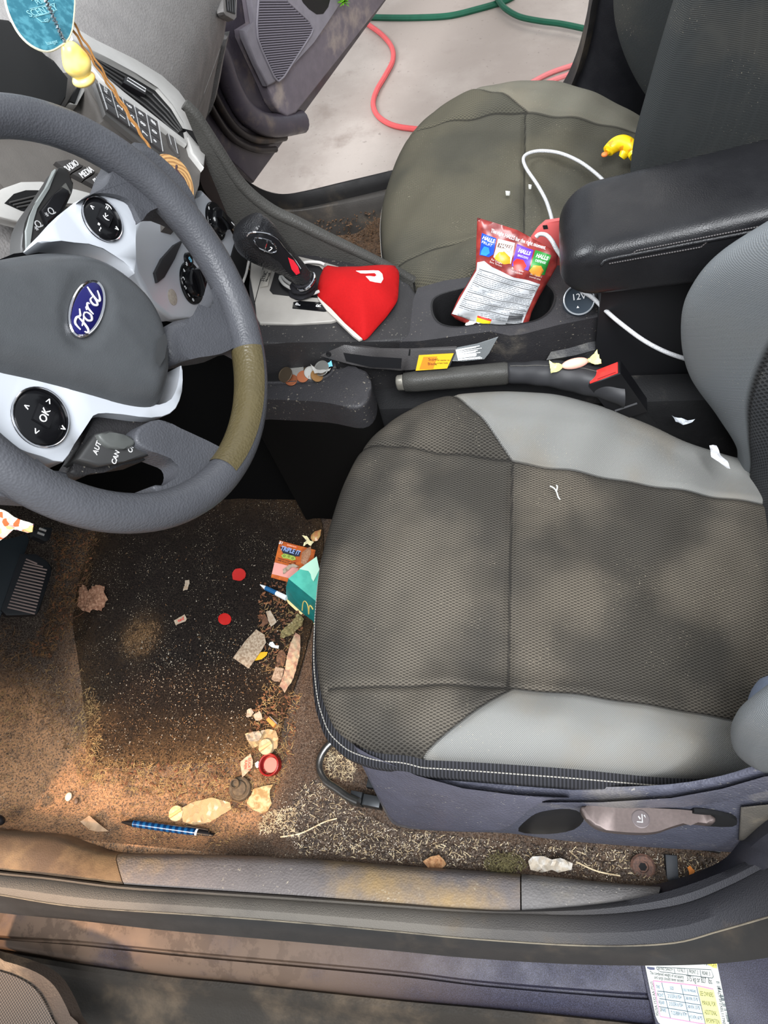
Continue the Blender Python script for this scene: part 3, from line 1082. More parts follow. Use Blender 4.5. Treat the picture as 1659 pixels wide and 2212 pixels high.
# leafy green thing in the door pull
mb = MB()
c = np.array(DR.px([(707, 6)])[0])
for i in range(26):
    th, rr = random.uniform(0, 6.28), random.uniform(.004, .020)
    p0 = DR.p(c[0] + rr * .5 * math.cos(th), c[1] + rr * .5 * math.sin(th) + .01, .05 + random.uniform(0, .015))
    d = nrm([random.uniform(-1, 1), random.uniform(-1, 1), random.uniform(-.6, 1)]) * .02
    w = nrm(np.cross(d, [.3, .2, 1])) * .004
    mb.add([p0 - w, p0 + d * .6 - w * .7, p0 + d, p0 + d * .6 + w * .7, p0 + w], [(0, 1, 2, 3, 4)])
o = obj('plant_sprig', mb, plain('leaf_green', (104, 168, 40), .6, var=.3, vscale=200))
tag(o, 'small bright green leafy sprig stuck in the passenger door pull', 'plant')

# passenger sill
sp = thing('weather_seal', 'black rubber seal along the far passenger sill', 'door seal', at(700, 420, z=.09))
u_ = [(510, 372), (545, 397), (575, 412), (612, 419), (660, 412), (740, 393), (845, 368), (1000, 330)]
l_ = [(520, 395), (560, 424), (600, 441), (650, 440), (740, 421), (845, 396), (1000, 356)]
a = np.array([at(x, y, z=.115) for x, y in resample(smooth_poly(u_, 8, False), 60)])
b = np.array([at(x, y, z=.095) for x, y in resample(smooth_poly(l_, 8, False), 60)])
mb = MB()
mb.grid(np.array([a + V3(0, .03, -.12), a + V3(0, .006, -.01), a, a * .6 + b * .4 + V3(0, 0, .010), a * .25 + b * .75 + V3(0, 0, .008), b, b + V3(0, 0, -.02)]))
obj('seal_bulb', mb, rubber, sp)
l2_ = [(520, 408), (560, 436), (600, 452), (650, 453), (740, 436), (845, 412), (1000, 372)]
l3_ = [(520, 440), (560, 462), (610, 468), (650, 467), (740, 455), (845, 434), (1000, 400)]
b2 = np.array([at(x, y, z=.090) for x, y in resample(smooth_poly(l2_, 8, False), 60)])
b3 = np.array([at(x, y, z=.075) for x, y in resample(smooth_poly(l3_, 8, False), 60)])
mb = MB()
mb.grid(np.array([b + V3(0, 0, -.012), b2, b2 * .5 + b3 * .5 + V3(0, 0, .006), b3, b3 + V3(0, -.002, -.07)]))
o = obj('scuff_plate', mb, grain('far_sill', (70, 67, 64), .5, 400, .3, dirt=(106, 96, 84), damt=.4))
tag(o, 'scratched grey plastic sill plate along the far passenger doorway', 'scuff plate')

# passenger side rear pillar
mb = MB()
rows = []
for off, pts in ((1.17, [(1300, -90), (1279, 0), (1270, 56), (1252, 128), (1232, 180), (1212, 216), (1185, 262), (1160, 320)]), (1.15, [(1308, -90), (1286, 0), (1276, 60), (1258, 134), (1238, 186), (1220, 217), (1196, 262), (1172, 320)])):
    rows.append(np.array([at(x, y, y=off) for x, y in resample(smooth_poly(pts, 8, False), 40)]))
mb.grid(np.array([rows[0] + V3(.0, .05, 0), rows[0], rows[0] * .5 + rows[1] * .5 + V3(-.004, -.012, 0), rows[1], rows[1] + V3(.01, .01, 0)]))
o = obj('pillar_seal', mb, rubber)
tag(o, 'black rubber door seal curving up the far passenger pillar', 'door seal')
mb = MB()
q0 = rows[1] + V3(.006, .008, 0)
mb.grid(np.array([q0, q0 + V3(.02, -.02, 0), q0 + V3(.06, -.05, 0), q0 + V3(.14, -.06, 0), q0 + V3(.5, -.05, 0)]))
struct('trim_4', mb, grain('pillar_black', (24, 24, 27), .45, 500, .2))

# ------------------------------------------------------------------ hoses and cords on the ground outside
def hose(name, label, cat, pts, r, m, z=-.29, group=None):
    P = resample(np.array([at(x, y, z=z) for x, y in smooth_poly(pts, 8, False)]), 90)
    mb = MB()
    mb.tube(P, r, 8)
    return tag(obj(name, mb, m), label, cat, group)
green_hose = plain('green_hose', (22, 84, 62), .45, var=.15)
red_cord = plain('red_cord', (214, 92, 92), .5, var=.08)
pink_cord = plain('pink_cord', (226, 128, 128), .5, var=.08)
hose('garden_hose', 'dark green hose lying straight across the pale ground behind the door', 'hose', [(780, 36), (830, 38), (900, 38), (970, 34), (1030, 20), (1085, 4), (1110, -8)], .011, green_hose)
hose('garden_hose', 'dark green hose sagging to the right across the pale ground by the pillar', 'hose', [(1068, -14), (1080, 6), (1096, 22), (1125, 37), (1170, 46), (1215, 52), (1290, 68)], .010, green_hose, z=-.266)
hose('extension_cord', 'red cord curling across the pale ground beside the open door', 'cord', [(770, 38), (798, 55), (828, 78), (847, 104), (848, 132), (832, 164), (814, 195), (806, 222), (813, 246), (832, 263), (862, 274), (920, 281)], .009, red_cord)
hose('extension_cord', 'upper strand of pale red cord running towards the far pillar', 'cord', [(1118, 204), (1135, 187), (1165, 169), (1200, 153), (1260, 134)], .008, pink_cord, z=-.291)
hose('extension_cord', 'lower strand of pale red cord running towards the far pillar', 'cord', [(1112, 206), (1150, 192), (1195, 173), (1230, 160), (1265, 142)], .008, pink_cord, z=-.272)

# ------------------------------------------------------------------ passenger half of the dashboard
dash = thing('dashboard', 'large grey pebbled dashboard panel in front of the passenger seat', 'dashboard', (-.35, .8, .3))
PROF = [(-.62, .87), (-.46, .835), (-.36, .80), (-.305, .755), (-.272, .69), (-.262, .62), (-.272, .565), (-.288, .53), (-.310, .49)]
LOWP = [(-.314, .484), (-.345, .435), (-.375, .385), (-.405, .345), (-.47, .30)]
def prof_grid(prof, y0, y1, n, shrink=0.0):
    P = resample(smooth_poly(prof, 6, False), 60)
    ys = np.linspace(y0, y1, n)
    G = []
    for y in ys:
        e = max(0, (y - (y1 - .03)) / .03)
        G.append([(p[0] - .02 * e * e, y, p[1]) for p in P])
    return np.array(G)
dash_mat = grain('dash_grain', (126, 123, 121), .5, 330, .5, .0009, fleck=(150, 148, 144))
mb = MB()
G = prof_grid(PROF, .10, 1.045, 60)
mb.grid(G)
cap = [G[-1][i] for i in range(60)]
mb.add([tuple(p) for p in cap] + [(-.62, 1.03, .49)], [tuple(range(61))])
obj('airbag_panel', mb, dash_mat, dash)
glove_mat = grain('glove_grain', (114, 111, 109), .5, 330, .45, .0009)
mb = MB()
G = prof_grid(LOWP, .50, 1.02, 40)
mb.grid(G)
gl = obj('glovebox_lid', mb, glove_mat, dash)
mb = MB()
P = resample(smooth_poly(LOWP, 6, False), 30)
endf = Frame((0, 1.022, 0), (1, 0, 0), (0, 0, 1))
poly = [(p[0] + .006, p[1]) for p in P] + [(-.47, .484)]
mb.prism(Frame((0, 1.05, 0), (1, 0, 0), (0, 0, 1)), poly, -.0, .026, .006)
obj('end_trim', mb, glove_mat, dash, angle=50)
mb = MB()
vf = Frame(at(487, 20, y=1.0), (-.25, .95, -.1), (-.05, 0, 1))
vp = vf.px([(470, -40), (507, -40), (502, 40), (497, 46), (478, 36), (474, 28)])
mb.prism(vf, vp, -.004, .008, .003)
sv = obj('side_vent', mb, dash_mat, dash)
mb = MB()
mb.prism(vf, vf.px([(474, -40), (502, -40), (498, 34), (480, 28)]), .008, .0088)
obj('vent_opening', mb, dark_void, sv)
for k in range(4):
    mb = MB()
    q = vf.px([(477 + k * 6, -40), (482 + k * 5, 26 + k * 2)])
    mb.tube([vf.p(*q[0], .0095), vf.p(*q[1], .0095)], .0012, 6)
    obj('vent_slat', mb, plain('vent_grey', (70, 70, 72), .5), sv)
mb = MB()
fr = Frame(at(433, 5, y=.93), (-.3, .95, 0), (-.4, 0, .9))
q = fr.px([(428, 2), (439, 2), (437, 16), (429, 16)])
mb.prism(fr, q, .002, .0032)
obj('airbag_mark', mb, plain('airbag_emboss', (90, 88, 86), .5), dash)

# driver side lower dash: instrument hood, knee panel
mb = MB()
G = []
for y in np.linspace(-.36, .24, 30):
    G.append([(-.66, y, .90), (-.42, y, .90), (-.36, y, .865), (-.345, y, .80), (-.40, y, .74)])
mb.grid(np.array(G))
kd = thing('instrument_panel', 'black driver side dashboard and knee panel behind the steering wheel', 'dashboard', (-.45, 0, .4))
obj('instrument_hood', mb, plain('hood_black', (16, 16, 17), .6), kd)
mb = MB()
G = []
for y in np.linspace(-.36, .235, 30):
    G.append([(-.40, y, .74), (-.335, y, .72), (-.315, y, .66), (-.34, y, .56), (-.42, y, .44), (-.60, y, .40)])
mb.grid(np.array(G))
obj('knee_panel', mb, grain('knee_black', (44, 43, 43), .5, 330, .45, .0009, dirt=(80, 70, 55), damt=.2), kd)

# ------------------------------------------------------------------ centre stack
U1 = Frame((-.193, .365, .640), (0, 1, 0), (-.535, 0, .845))
UR = Frame((-.193, .455, .640), (-.36, .93, 0), (-.50, -.1, .845))      # the passenger flank turns away
LS = Frame((-.178, .365, .543), (0, 1, 0), (-.10, 0, .995))
cs = thing('center_stack', 'grey and silver radio console with keypad, vents and dials beyond the steering wheel', 'radio console', (-.25, .365, .43))
stack_grey = grain('stack_grey', (92, 88, 84), .45, 600, .15)
mb = MB()
mb.prism(UR, UR.px([(120, 40), (198, 98), (285, 137), (343, 170), (381, 204), (416, 254), (431, 300), (436, 343), (430, 400), (422, 446), (398, 442), (352, 352), (300, 318), (222, 258), (196, 200), (150, 120)]), -.10, .0, .010, 3)
obj('stack_body', mb, stack_grey, cs, angle=50)
mb = MB()
mb.prism(U1, U1.px([(120, 150), (170, 150), (270, 215), (385, 310), (415, 420), (370, 470), (240, 440), (20, 430), (20, 400), (-60, 330), (-60, 250), (80, 240)]), -.03, -.004, .004)
obj('radio_panel', mb, stack_grey, cs, angle=50)
# silver arch round the passenger vent
outer = [(140, 60), (198, 99), (285, 138), (343, 171), (380, 205), (415, 254), (428, 293), (435, 343), (434, 372)]
inner = [(407, 338), (398, 306), (392, 276), (368, 236), (334, 197), (286, 168), (230, 138), (190, 118), (150, 96)]
mb = MB()
mb.prism(UR, UR.px(outer + inner), -.002, .008, .003, 2)
obj('silver_arch', mb, silver_paint, cs, angle=50)
mb = MB()
strip = [(192, 136), (218, 171), (262, 208), (310, 244), (362, 286), (400, 312), (398, 320), (360, 294), (306, 252), (256, 214), (212, 176), (186, 142)]
mb.prism(UR, UR.px(strip), -.002, .006, .0015)
obj('silver_strip', mb, silver_paint, cs, angle=50)
mb = MB()
ventp = [(188, 118), (230, 140), (286, 169), (334, 198), (368, 237), (392, 277), (398, 308), (362, 284), (310, 242), (262, 206), (218, 169), (192, 136)]
mb.prism(UR, UR.px(ventp), -.001, .0015)
vent = obj('passenger_vent', mb, dark_void, cs)
for t in (.22, .42, .62, .82):
    up = resample([(190, 119), (230, 140), (286, 169), (334, 198), (368, 237), (392, 277), (396, 304)], 40)
    lo = resample([(192, 136), (218, 169), (262, 206), (310, 242), (362, 284), (380, 296), (396, 304)], 40)
    P = up * (1 - t) + lo * t
    mb = MB()
    q = UR.px([tuple(p) for p in P[2:-3]])
    mb.tube([UR.p(a, b, .003) for a, b in q], .0013, 6)
    obj('vent_slat', mb, plain('slat_grey', (58, 57, 56), .45), vent)
mb = MB()
tabq = UR.px([(262, 177), (309, 205), (306, 216), (258, 190)])
mb.prism(UR, tabq, .002, .009, .0015)
tb = obj('vent_tab', mb, smooth_black, vent)
mb = MB()
q = UR.px([(267, 180), (306, 204), (304, 210), (265, 186)])
mb.tube([UR.p(a, b, .0095) for a, b in q], .0007, 6, closed=True)
obj('tab_outline', mb, white_ink, tb)

# keypad
KF = Frame((-.19, .40, .70), (-.30, .95, 0), (-.50, 0, .845))
A_, B_, C_, D_ = [np.array(p) for p in ((207, 184), (336, 268), (346, 333), (226, 243))]
kp = obj('keypad', MB().prism(KF, KF.px([(203, 180), (338, 264), (350, 338), (300, 310), (226, 250)]), -.004, .002, .001), plain('keypad_dark', (66, 64, 62), .4), cs)
labs = [['\u25B2', '3', '6', '9', '0'], ['*', '2', '5', '8', '0'], ['', '1', '4', '7', '*']]
labs = [['AST', '3', '6', '9', '#'], ['i', '2', '5', '8', '0'], ['', '1', '4', '7', '*']]
for j in range(3):
    for k in range(5):
        def bl(u, v):
            return (A_ * (1 - u) + B_ * u) * (1 - v) + (D_ * (1 - u) + C_ * u) * v
        g_ = .03
        qd = [bl((k + g_) / 5, (j + g_) / 3), bl((k + 1 - g_) / 5, (j + g_) / 3), bl((k + 1 - g_) / 5, (j + 1 - g_) / 3), bl((k + g_) / 5, (j + 1 - g_) / 3)]
        mb = MB()
        mb.prism(KF, KF.px([tuple(p) for p in qd]), .002, .005, .0008)
        ky = obj('key', mb, plain('key_dark', (52, 50, 50), .35), kp)
        s_ = labs[j][k]
        if s_:
            mb = MB()
            c0 = bl((k + .5) / 5, (j + .5) / 3)
            a0, b0 = KF.px([tuple(c0)])[0]
            write(mb, s_, .0105 if len(s_) == 1 else .006, KF, a0, b0, .0053, extrude=.0002)
            obj('key_symbol', mb, white_ink, ky)
mb = MB()
for v in (0, 1):
    pass
for k in range(0, 6):
    q = KF.px([tuple(bl(k / 5, 0)), tuple(bl(k / 5, 1))])
    mb.tube([KF.p(*q[0], .0052), KF.p(*q[1], .0052)], .0006, 5)
obj('key_divider', mb, grey_ink, kp)
# round controller and its buttons, mostly behind the wheel rim
cf = Frame(U1.p(*U1.px([(262, 300)])[0], 0), U1.e1, U1.e2)
mb = MB()
mb.lathe(cf, [(.046, -.004), (.046, .004), (.042, .007), (.030, .0075), (.028, .004), (.0001, .004)], 40)
ctl = obj('control_ring', mb, smooth_black, cs)
mb = MB()
for q in ([(213, 252), (219, 258), (224, 272)], [(221, 262), (234, 272), (226, 273)]):
    mb.prism(cf, cf.px(q, .008), .0076, .0084)
obj('ring_arrow', mb, white_ink, ctl)
mb = MB()
mb.prism(U1, U1.px([(300, 352), (318, 340), (332, 346), (322, 366)]), -.003, .003, .001)
o_ = obj('phone_button', mb, smooth_black, cs)
for (px_, py_, s_) in ((278, 312, '\u00bb'), (300, 322, '/')):
    mb = MB()
    a0, b0 = U1.px([(px_, py_)])[0]
    write(mb, s_, .012, U1, a0, b0, .009, extrude=.0002)
    obj('button_symbol', mb, white_ink, cs)
mb = MB()
sl = [(356, 284), (372, 296), (380, 322), (384, 342), (364, 318)]
mb.prism(UR, UR.px(sl), .0, .004, .001)
obj('eject_button', mb, plain('button_grey', (70, 67, 65), .4), cs)
mb = MB()
q = UR.px([(358, 288), (371, 298), (380, 338), (366, 318)])
mb.tube([UR.p(a, b, .0042) for a, b in q], .0006, 5, closed=True)
obj('eject_outline', mb, grey_ink, cs)
# screen bezel piece and the menu strip with RADIO MEDIA PHONE
mb = MB()
mb.prism(U1, U1.px([(138, 236), (162, 194), (170, 186), (180, 190), (178, 202), (158, 238)]), -.004, .010, .002)
obj('screen_bezel', mb, silver_paint, cs, angle=50)
mb = MB()
mb.prism(U1, U1.px([(140, 232), (160, 196), (166, 198), (152, 236)]), -.002, .012)
obj('slot', mb, dark_void, cs)
stripf = U1.off(.0)
names = [('RADIO', (152, 362), (120, 372)), ('MEDIA', (184, 376), (160, 388)), ('PHONE', (214, 389), (190, 400))]
q4 = [[(118, 352), (147, 347), (178, 361), (151, 377)], [(153, 378), (180, 362), (204, 374), (178, 391)], [(180, 392), (206, 376), (240, 390), (214, 410)]]
for (s_, (cx_, cy_), _x), qd in zip(names, q4):
    mb = MB()
    mb.prism(U1, U1.px(qd), -.004, .003, .0008)
    bt = obj('menu_button', mb, plain('menu_dark', (58, 56, 55), .4), cs)
    mb = MB()
    a0, b0 = U1.px([(cx_, cy_)])[0]
    rr_ = np.array(U1.px([(cx_ + 14, cy_ - 9)])[0]) - np.array((a0, b0))
    write(mb, s_, .0098, U1, a0, b0, .0034, rot=math.atan2(rr_[1], rr_[0]), fit=1.7 * float(np.linalg.norm(rr_)), extrude=.0003)
    obj('button_lettering', mb, white_ink, bt)
mb = MB()
UD = U1.off(.02)
mb.prism(U1, UD.px([(-140, 20), (20, 40), (62, 96), (118, 128), (150, 168), (146, 206), (128, 236), (96, 262), (-140, 250)]), -.06, .02, .006)
obj('display_housing', mb, plain('housing_black', (20, 20, 20), .6), cs, angle=50)
# driver side vent
mb = MB()
vb = [(-30, 430), (20, 404), (60, 396), (84, 398), (250, 440), (250, 466), (150, 446), (110, 442), (90, 450), (60, 486), (-30, 466)]
mb.prism(U1, U1.px([(-40, 440), (0, 412), (40, 398), (84, 397), (160, 416), (260, 440), (250, 462), (150, 440), (106, 440), (70, 470), (50, 490), (-40, 466)]), -.006, .006, .003)
dv = obj('driver_vent_frame', mb, silver_paint, cs, angle=50)
mb = MB()
mb.prism(U1, U1.px([(4, 446), (24, 426), (50, 418), (80, 418), (100, 440), (60, 466), (40, 462)]), .0, .0066)
dvo = obj('vent_opening', mb, dark_void, dv)
for k in range(3):
    mb = MB()
    q = U1.px([(14 + k * 8, 446 - k * 3 + k * 8), (84, 428 + k * 9)])
    mb.tube([U1.p(*q[0], .0075), U1.p(*q[1], .0075)], .001, 6)
    obj('vent_slat', mb, plain('slat_grey', (58, 57, 56), .45), dvo)
# dark passenger flank of the stack
mb = MB()
e0 = [at(x, y, y=.482) for x, y in [(425, 285), (434, 343), (432, 390), (440, 412), (505, 500), (540, 545)]]
e1_ = [at(x, y, y=.490) + V3(-.06, .03, 0) for x, y in [(425, 285), (436, 343), (450, 390), (470, 412), (520, 490), (560, 535)]]
mb.grid(np.array([resample(e0, 20), resample(e1_, 20)]))
obj('stack_flank', mb, plain('flank_black', (18, 18, 19), .5), cs)

# climate panel
mb = MB()
cpx = [(424, 440), (438, 410), (474, 448), (505, 505), (520, 545), (522, 580), (505, 640), (470, 690), (430, 684), (372, 690), (330, 655), (296, 590), (280, 520), (300, 470), (360, 440)]
mb.prism(LS, LS.px(cpx), -.05, .0, .006, 3)
cp_ = obj('climate_panel', mb, bright_silver, cs, angle=50)
def dial(px_, r, rot, marks, name):
    a0, b0 = LS.px([px_])[0]
    f = Frame(LS.p(a0, b0, 0), LS.e1, LS.e2)
    mb = MB()
    mb.lathe(f, [(r, -.002), (r, .002), (r * .97, .0035), (r * .72, .0035), (r * .68, .010), (r * .6, .012), (.0001, .012)], 40)
    d = obj(name, mb, gloss_black, cs)
    mb = MB()
    f2 = Frame(f.o, math.cos(rot) * f.e1 + math.sin(rot) * f.e2, -math.sin(rot) * f.e1 + math.cos(rot) * f.e2)
    mb.box(f2, -r * .62, r * .62, -r * .2, r * .2, .010, .022, .003)
    kb = obj('knob', mb, gloss_black, d, angle=50)
    mb = MB()
    mb.box(f2, r * .3, r * .6, -.0007, .0007, .022, .0224)
    obj('pointer', mb, white_ink, kb)
    mb = MB()
    for s_, th, sz in marks:
        write(mb, s_, sz, f, r * .84 * math.cos(th), r * .84 * math.sin(th), .0038, extrude=.0002)
    obj('dial_marking', mb, white_ink, d)
R_ = math.radians
dial((412, 612), .0275, R_(60), [('0', R_(205), .007), ('1', R_(178), .007), ('2', R_(150), .007), ('3', R_(122), .007), ('4', R_(95), .007), ('*', R_(62), .012)], 'fan_dial')
dial((464, 479), .0265, R_(-70), [('-', R_(200), .007), ("'", R_(180), .008), ('.', R_(160), .008), ('.', R_(145), .008), ('.', R_(130), .008), ('*', R_(95), .010), ('=', R_(-30), .009), ('\u00b0', R_(250), .008)], 'air_dial')
a0, b0 = LS.px([(405, 562)])[0]
mb = MB()
mb.lathe(Frame(LS.p(a0, b0), LS.e1, LS.e2), [(.0095, -.001), (.0095, .003), (.008, .004), (.0001, .004)], 24)
bt = obj('recirculation_button', mb, gloss_black, cs)
mb = MB()
write(mb, '8', .011, LS, a0, b0, .0043, extrude=.0002)
obj('button_symbol', mb, plain('blue_ink', (120, 190, 220), .5), bt)
a0, b0 = LS.px([(372, 642)])[0]
mb = MB()
mb.lathe(Frame(LS.p(a0, b0), LS.e1, LS.e2), [(.010, -.001), (.010, .001), (.0085, .0015), (.0001, .0016)], 24)
obj('blank_cap', mb, plain('cap_dusty', (158, 148, 136), .8, var=.2, vscale=300), cs)
mb = MB()
mb.prism(LS, LS.px([(507, 520), (514, 512), (524, 535), (531, 560), (526, 588), (518, 610), (505, 598), (496, 560)]), -.001, .003, .001)
obj('storage_slot', mb, dark_void, cs)
mb = MB()
q = LS.px([(512, 506), (526, 530), (535, 560), (528, 592), (518, 618)])
mb.tube([LS.p(a, b, .003) for a, b in resample(q, 30)], .0022, 8)
obj('slot_rim', mb, silver_paint, cs)
mb = MB()
mb.prism(LS, LS.px([(330, 590), (345, 560), (372, 530), (390, 520), (372, 560), (350, 600), (335, 612)]), -.001, .004, .001)
obj('ignition_recess', mb, plain('recess_dark', (40, 40, 42), .5), cs)

# ------------------------------------------------------------------ centre console
DK = Frame((.05, .36, .408), (1, 0, -.2), (0, 1, 0))
D0 = Frame((.2, .36, .400), (1, 0, 0), (0, 1, 0))
cc = thing('center_console', 'long black centre console with silver shifter plate and cup holders between the seats', 'console', (.15, .38, .0))
# deck with the cup holder opening
deck = [(902, 622), (960, 606), (1090, 588), (1200, 566), (1330, 560), (1560, 560), (1560, 640), (1480, 650), (1330, 677), (1210, 701), (1130, 722), (1100, 725), (1060, 716), (1000, 724), (905, 737), (860, 738)]
dp = D0.px(deck)
cup = [(935, 655), (948, 640), (985, 628), (1060, 612), (1120, 604), (1165, 608), (1192, 628), (1196, 650), (1182, 676), (1150, 694), (1090, 702), (1040, 700), (990, 706), (955, 700), (938, 682)]
hole = [tuple(q) for q in smooth_poly(D0.px(cup), 4)]
def ring_face(mb, fr, outer, inner, c0, c1):
    """a deck with an opening, and the walls of both"""
    outer = [tuple(p) for p in outer]
    if area2(outer) < 0:
        outer = outer[::-1]
    inner = list(inner)
    if area2(inner) < 0:
        inner = inner[::-1]
    pts = [Vector(p) for p in outer + inner]
    no, ni = len(outer), len(inner)
    r = delaunay_2d_cdt(pts, [(i, (i + 1) % no) for i in range(no)] + [(no + i, no + (i + 1) % ni) for i in range(ni)], [], 0, 1e-9)
    V = [tuple(v) for v in r[0]]
    T = []
    for f in r[2]:
        c = np.mean([V[i] for i in f], 0)
        if inside([c], outer)[0] and not inside([c], inner)[0]:
            T.append(tuple(f))
    mb.add([fr.p(a, b, c1) for a, b in V], T)
    for loop, drop in ((outer, c0), (inner, None)):
        L = len(loop)
        if drop is not None:
            mb.add([fr.p(a, b, c1) for a, b in loop] + [fr.p(a, b, drop) for a, b in loop], [(i, (i + 1) % L, L + (i + 1) % L, L + i) for i in range(L)])
mb = MB()
ring_face(mb, D0, dp, hole, -.39, 0)
obj('deck', mb, console_plastic, cc, angle=40)
mb = MB()
c_in = np.mean(hole, 0)
lip = [D0.p(a, b, -.001) for a, b in hole]
rows = []
for k, (s_, z_) in enumerate(((1.03, .0015), (1.0, .001), (.965, -.006), (.95, -.03), (.90, -.085), (.0, -.085))):
    rows.append([D0.p(c_in[0] + (a - c_in[0]) * s_, c_in[1] + (b - c_in[1]) * s_, z_) for a, b in hole])
mb.grid(np.array(rows), closed_v=True)
obj('cup_holder', mb, grain('cup_black', (26, 26, 27), .45, 500, .3), cc)
# shifter island
isl = [(540, 538), (565, 532), (640, 545), (760, 569), (845, 590), (886, 613), (908, 645), (911, 690), (893, 722), (868, 735), (780, 738), (620, 740), (558, 740), (545, 700), (538, 620)]
mb = MB()
mb.prism(DK, DK.px(isl), -.20, .0, .006, 3)
obj('shifter_surround', mb, black_plastic, cc, angle=50)
plate = [(545, 544), (566, 539), (700, 571), (742, 582), (752, 640), (744, 690), (716, 699), (640, 703), (562, 702), (554, 690), (552, 660), (540, 600)]
mb = MB()
mb.prism(DK, DK.px(plate), -.004, .004, .0025)
sp_ = obj('shifter_plate', mb, dull_silver, cc, angle=50)
mb = MB()
mb.prism(DK, DK.px([(600, 574), (612, 566), (690, 580), (706, 596), (704, 640), (690, 648), (640, 646), (590, 640), (583, 632)]), .0, .0046, .0)
obj('shifter_well', mb, smooth_black, sp_)
mb = MB()
mb.tube([DK.p(a, b, .0042) for a, b in DK.px([(572, 566), (566, 600), (550, 662)])], .0006, 5)
obj('plate_seam', mb, dark_void, sp_)
mb = MB()
mb.prism(DK, DK.px([(634, 658), (648, 655), (720, 660), (722, 676), (700, 678), (632, 671)]), .003, .0052, .0006)
prnd = obj('gear_indicator', mb, gloss_black, sp_)
for s_, p_ in (('P', (645, 663)), ('R', (689, 666)), ('N', (711, 668))):
    mb = MB()
    a0, b0 = DK.px([p_])[0]
    write(mb, s_, .0105, DK, a0, b0, .0054, rot=math.pi / 2, extrude=.0002)
    obj('gear_letter', mb, white_ink, prnd)
mb = MB()
bq = DK.px([(566, 590), (584, 583), (587, 589), (580, 624), (563, 627)])
mb.prism(DK, bq, .003, .0065, .0008)
badge_ = obj('sync_badge', mb, plain('badge_metal', (150, 146, 138), .4, .5), sp_)
for s_, p_, z_ in (('SYNC', (572, 604), .0085), ('Microsoft', (580, 606), .0048)):
    mb = MB()
    a0, b0 = DK.px([p_])[0]
    write(mb, s_, z_, DK, a0, b0, .0067, rot=math.pi / 2 - .1, extrude=.0002)
    obj('badge_lettering', mb, black_ink, badge_)
# passenger side rail and inner wall
rail_px = [(398, 225), (425, 252), (470, 322), (520, 398), (580, 450), (640, 480), (700, 510), (780, 548), (845, 580), (893, 606)]
RP = resample(np.array([at(x, y, y=.480) for x, y in smooth_poly(rail_px, 6, False)]), 60)
mb = MB()
mb.tube(RP, [.007 + .002 * math.sin(i / 59 * math.pi) for i in range(60)], 10)
low = RP.copy()
low[:, 1] -= .012
low[:, 2] = np.minimum(RP[:, 2] - .02, .40)
low2 = RP.copy()
low2[:, 1] = .50
low2[:, 2] = .02
mb.grid(np.array([low, RP + V3(0, -.007, 0)]))
mb.grid(np.array([RP + V3(0, .007, 0), low2]))
obj('side_rail', mb, grain('rail_grain', (62, 61, 58), .55, 420, .5, .0009), cc)
# wall on the driver side with the coin pocket
mb = MB()
pod = FLAT(0)
podpx = [(540, 770), (690, 800), (738, 790), (792, 800), (800, 850), (770, 880), (690, 868), (560, 862), (520, 860)]
Pp = FLAT(.372).px(podpx)
mb.prism(FLAT(0), [tuple(q) for q in smooth_poly(Pp, 4)], .322, .372, .020, 5)
obj('coin_pocket', mb, console_plastic, cc, angle=60)
mb = MB()
tray = FLAT(.3725).px([(556, 802), (600, 798), (660, 792), (700, 784), (722, 786), (716, 806), (690, 820), (640, 826), (580, 828), (556, 824)])
mb.prism(FLAT(.3725), [tuple(q) for q in smooth_poly(tray, 4)], -.0, .0006)
obj('tray_floor', mb, dark_void, cc)
mb = MB()
tp = [FLAT(.373).p(*q) for q in smooth_poly(tray, 4)]
mb.tube(tp, .003, 8, closed=True)
obj('tray_lip', mb, console_plastic, cc)
mb = MB()
mb.prism(FLAT(0), [tuple(q) for q in smooth_poly(Pp, 4)], .012, .322, .0)
obj('lower_side', mb, plain('shaded_carpet', (8, 7, 6), .95, spec=.1), cc, angle=60)  # carpeted lower side, colour blackened for the shade below the pocket
# trough beside the hand brake, padded with felt
mb = MB()
mb.box(FLAT(0), .0, .75, .272, .33, .0, .30, .02)
obj('brake_trough', mb, grain('trough_black', (22, 22, 23), .7, 500, .3, dirt=(90, 86, 80), damt=.18), cc, angle=50)
mb = MB()
G = []
for (t0, pts) in enumerate(([(1190, 760), (1230, 752), (1330, 722), (1470, 690)], [(1180, 778), (1240, 768), (1335, 742), (1480, 712)], [(1195, 790), (1262, 790), (1350, 775), (1490, 740)])):
    z = (.352, .347, .31)[t0]
    G.append(resample([at(x, y, z=z) for x, y in pts], 24))
mb.grid(np.array(G))
obj('rear_trough_lip', mb, grain('lint_black', (50, 50, 52), .6, 400, .4, dirt=(120, 118, 112), damt=.45, dscale=14), cc)
# pedestal under the armrest
mb = MB()
mb.box(FLAT(0), .352, .80, .33, .44, .0, .50, .015)
obj('armrest_pedestal', mb, plain('pedestal_black', (24, 24, 26), .5), cc, angle=50)
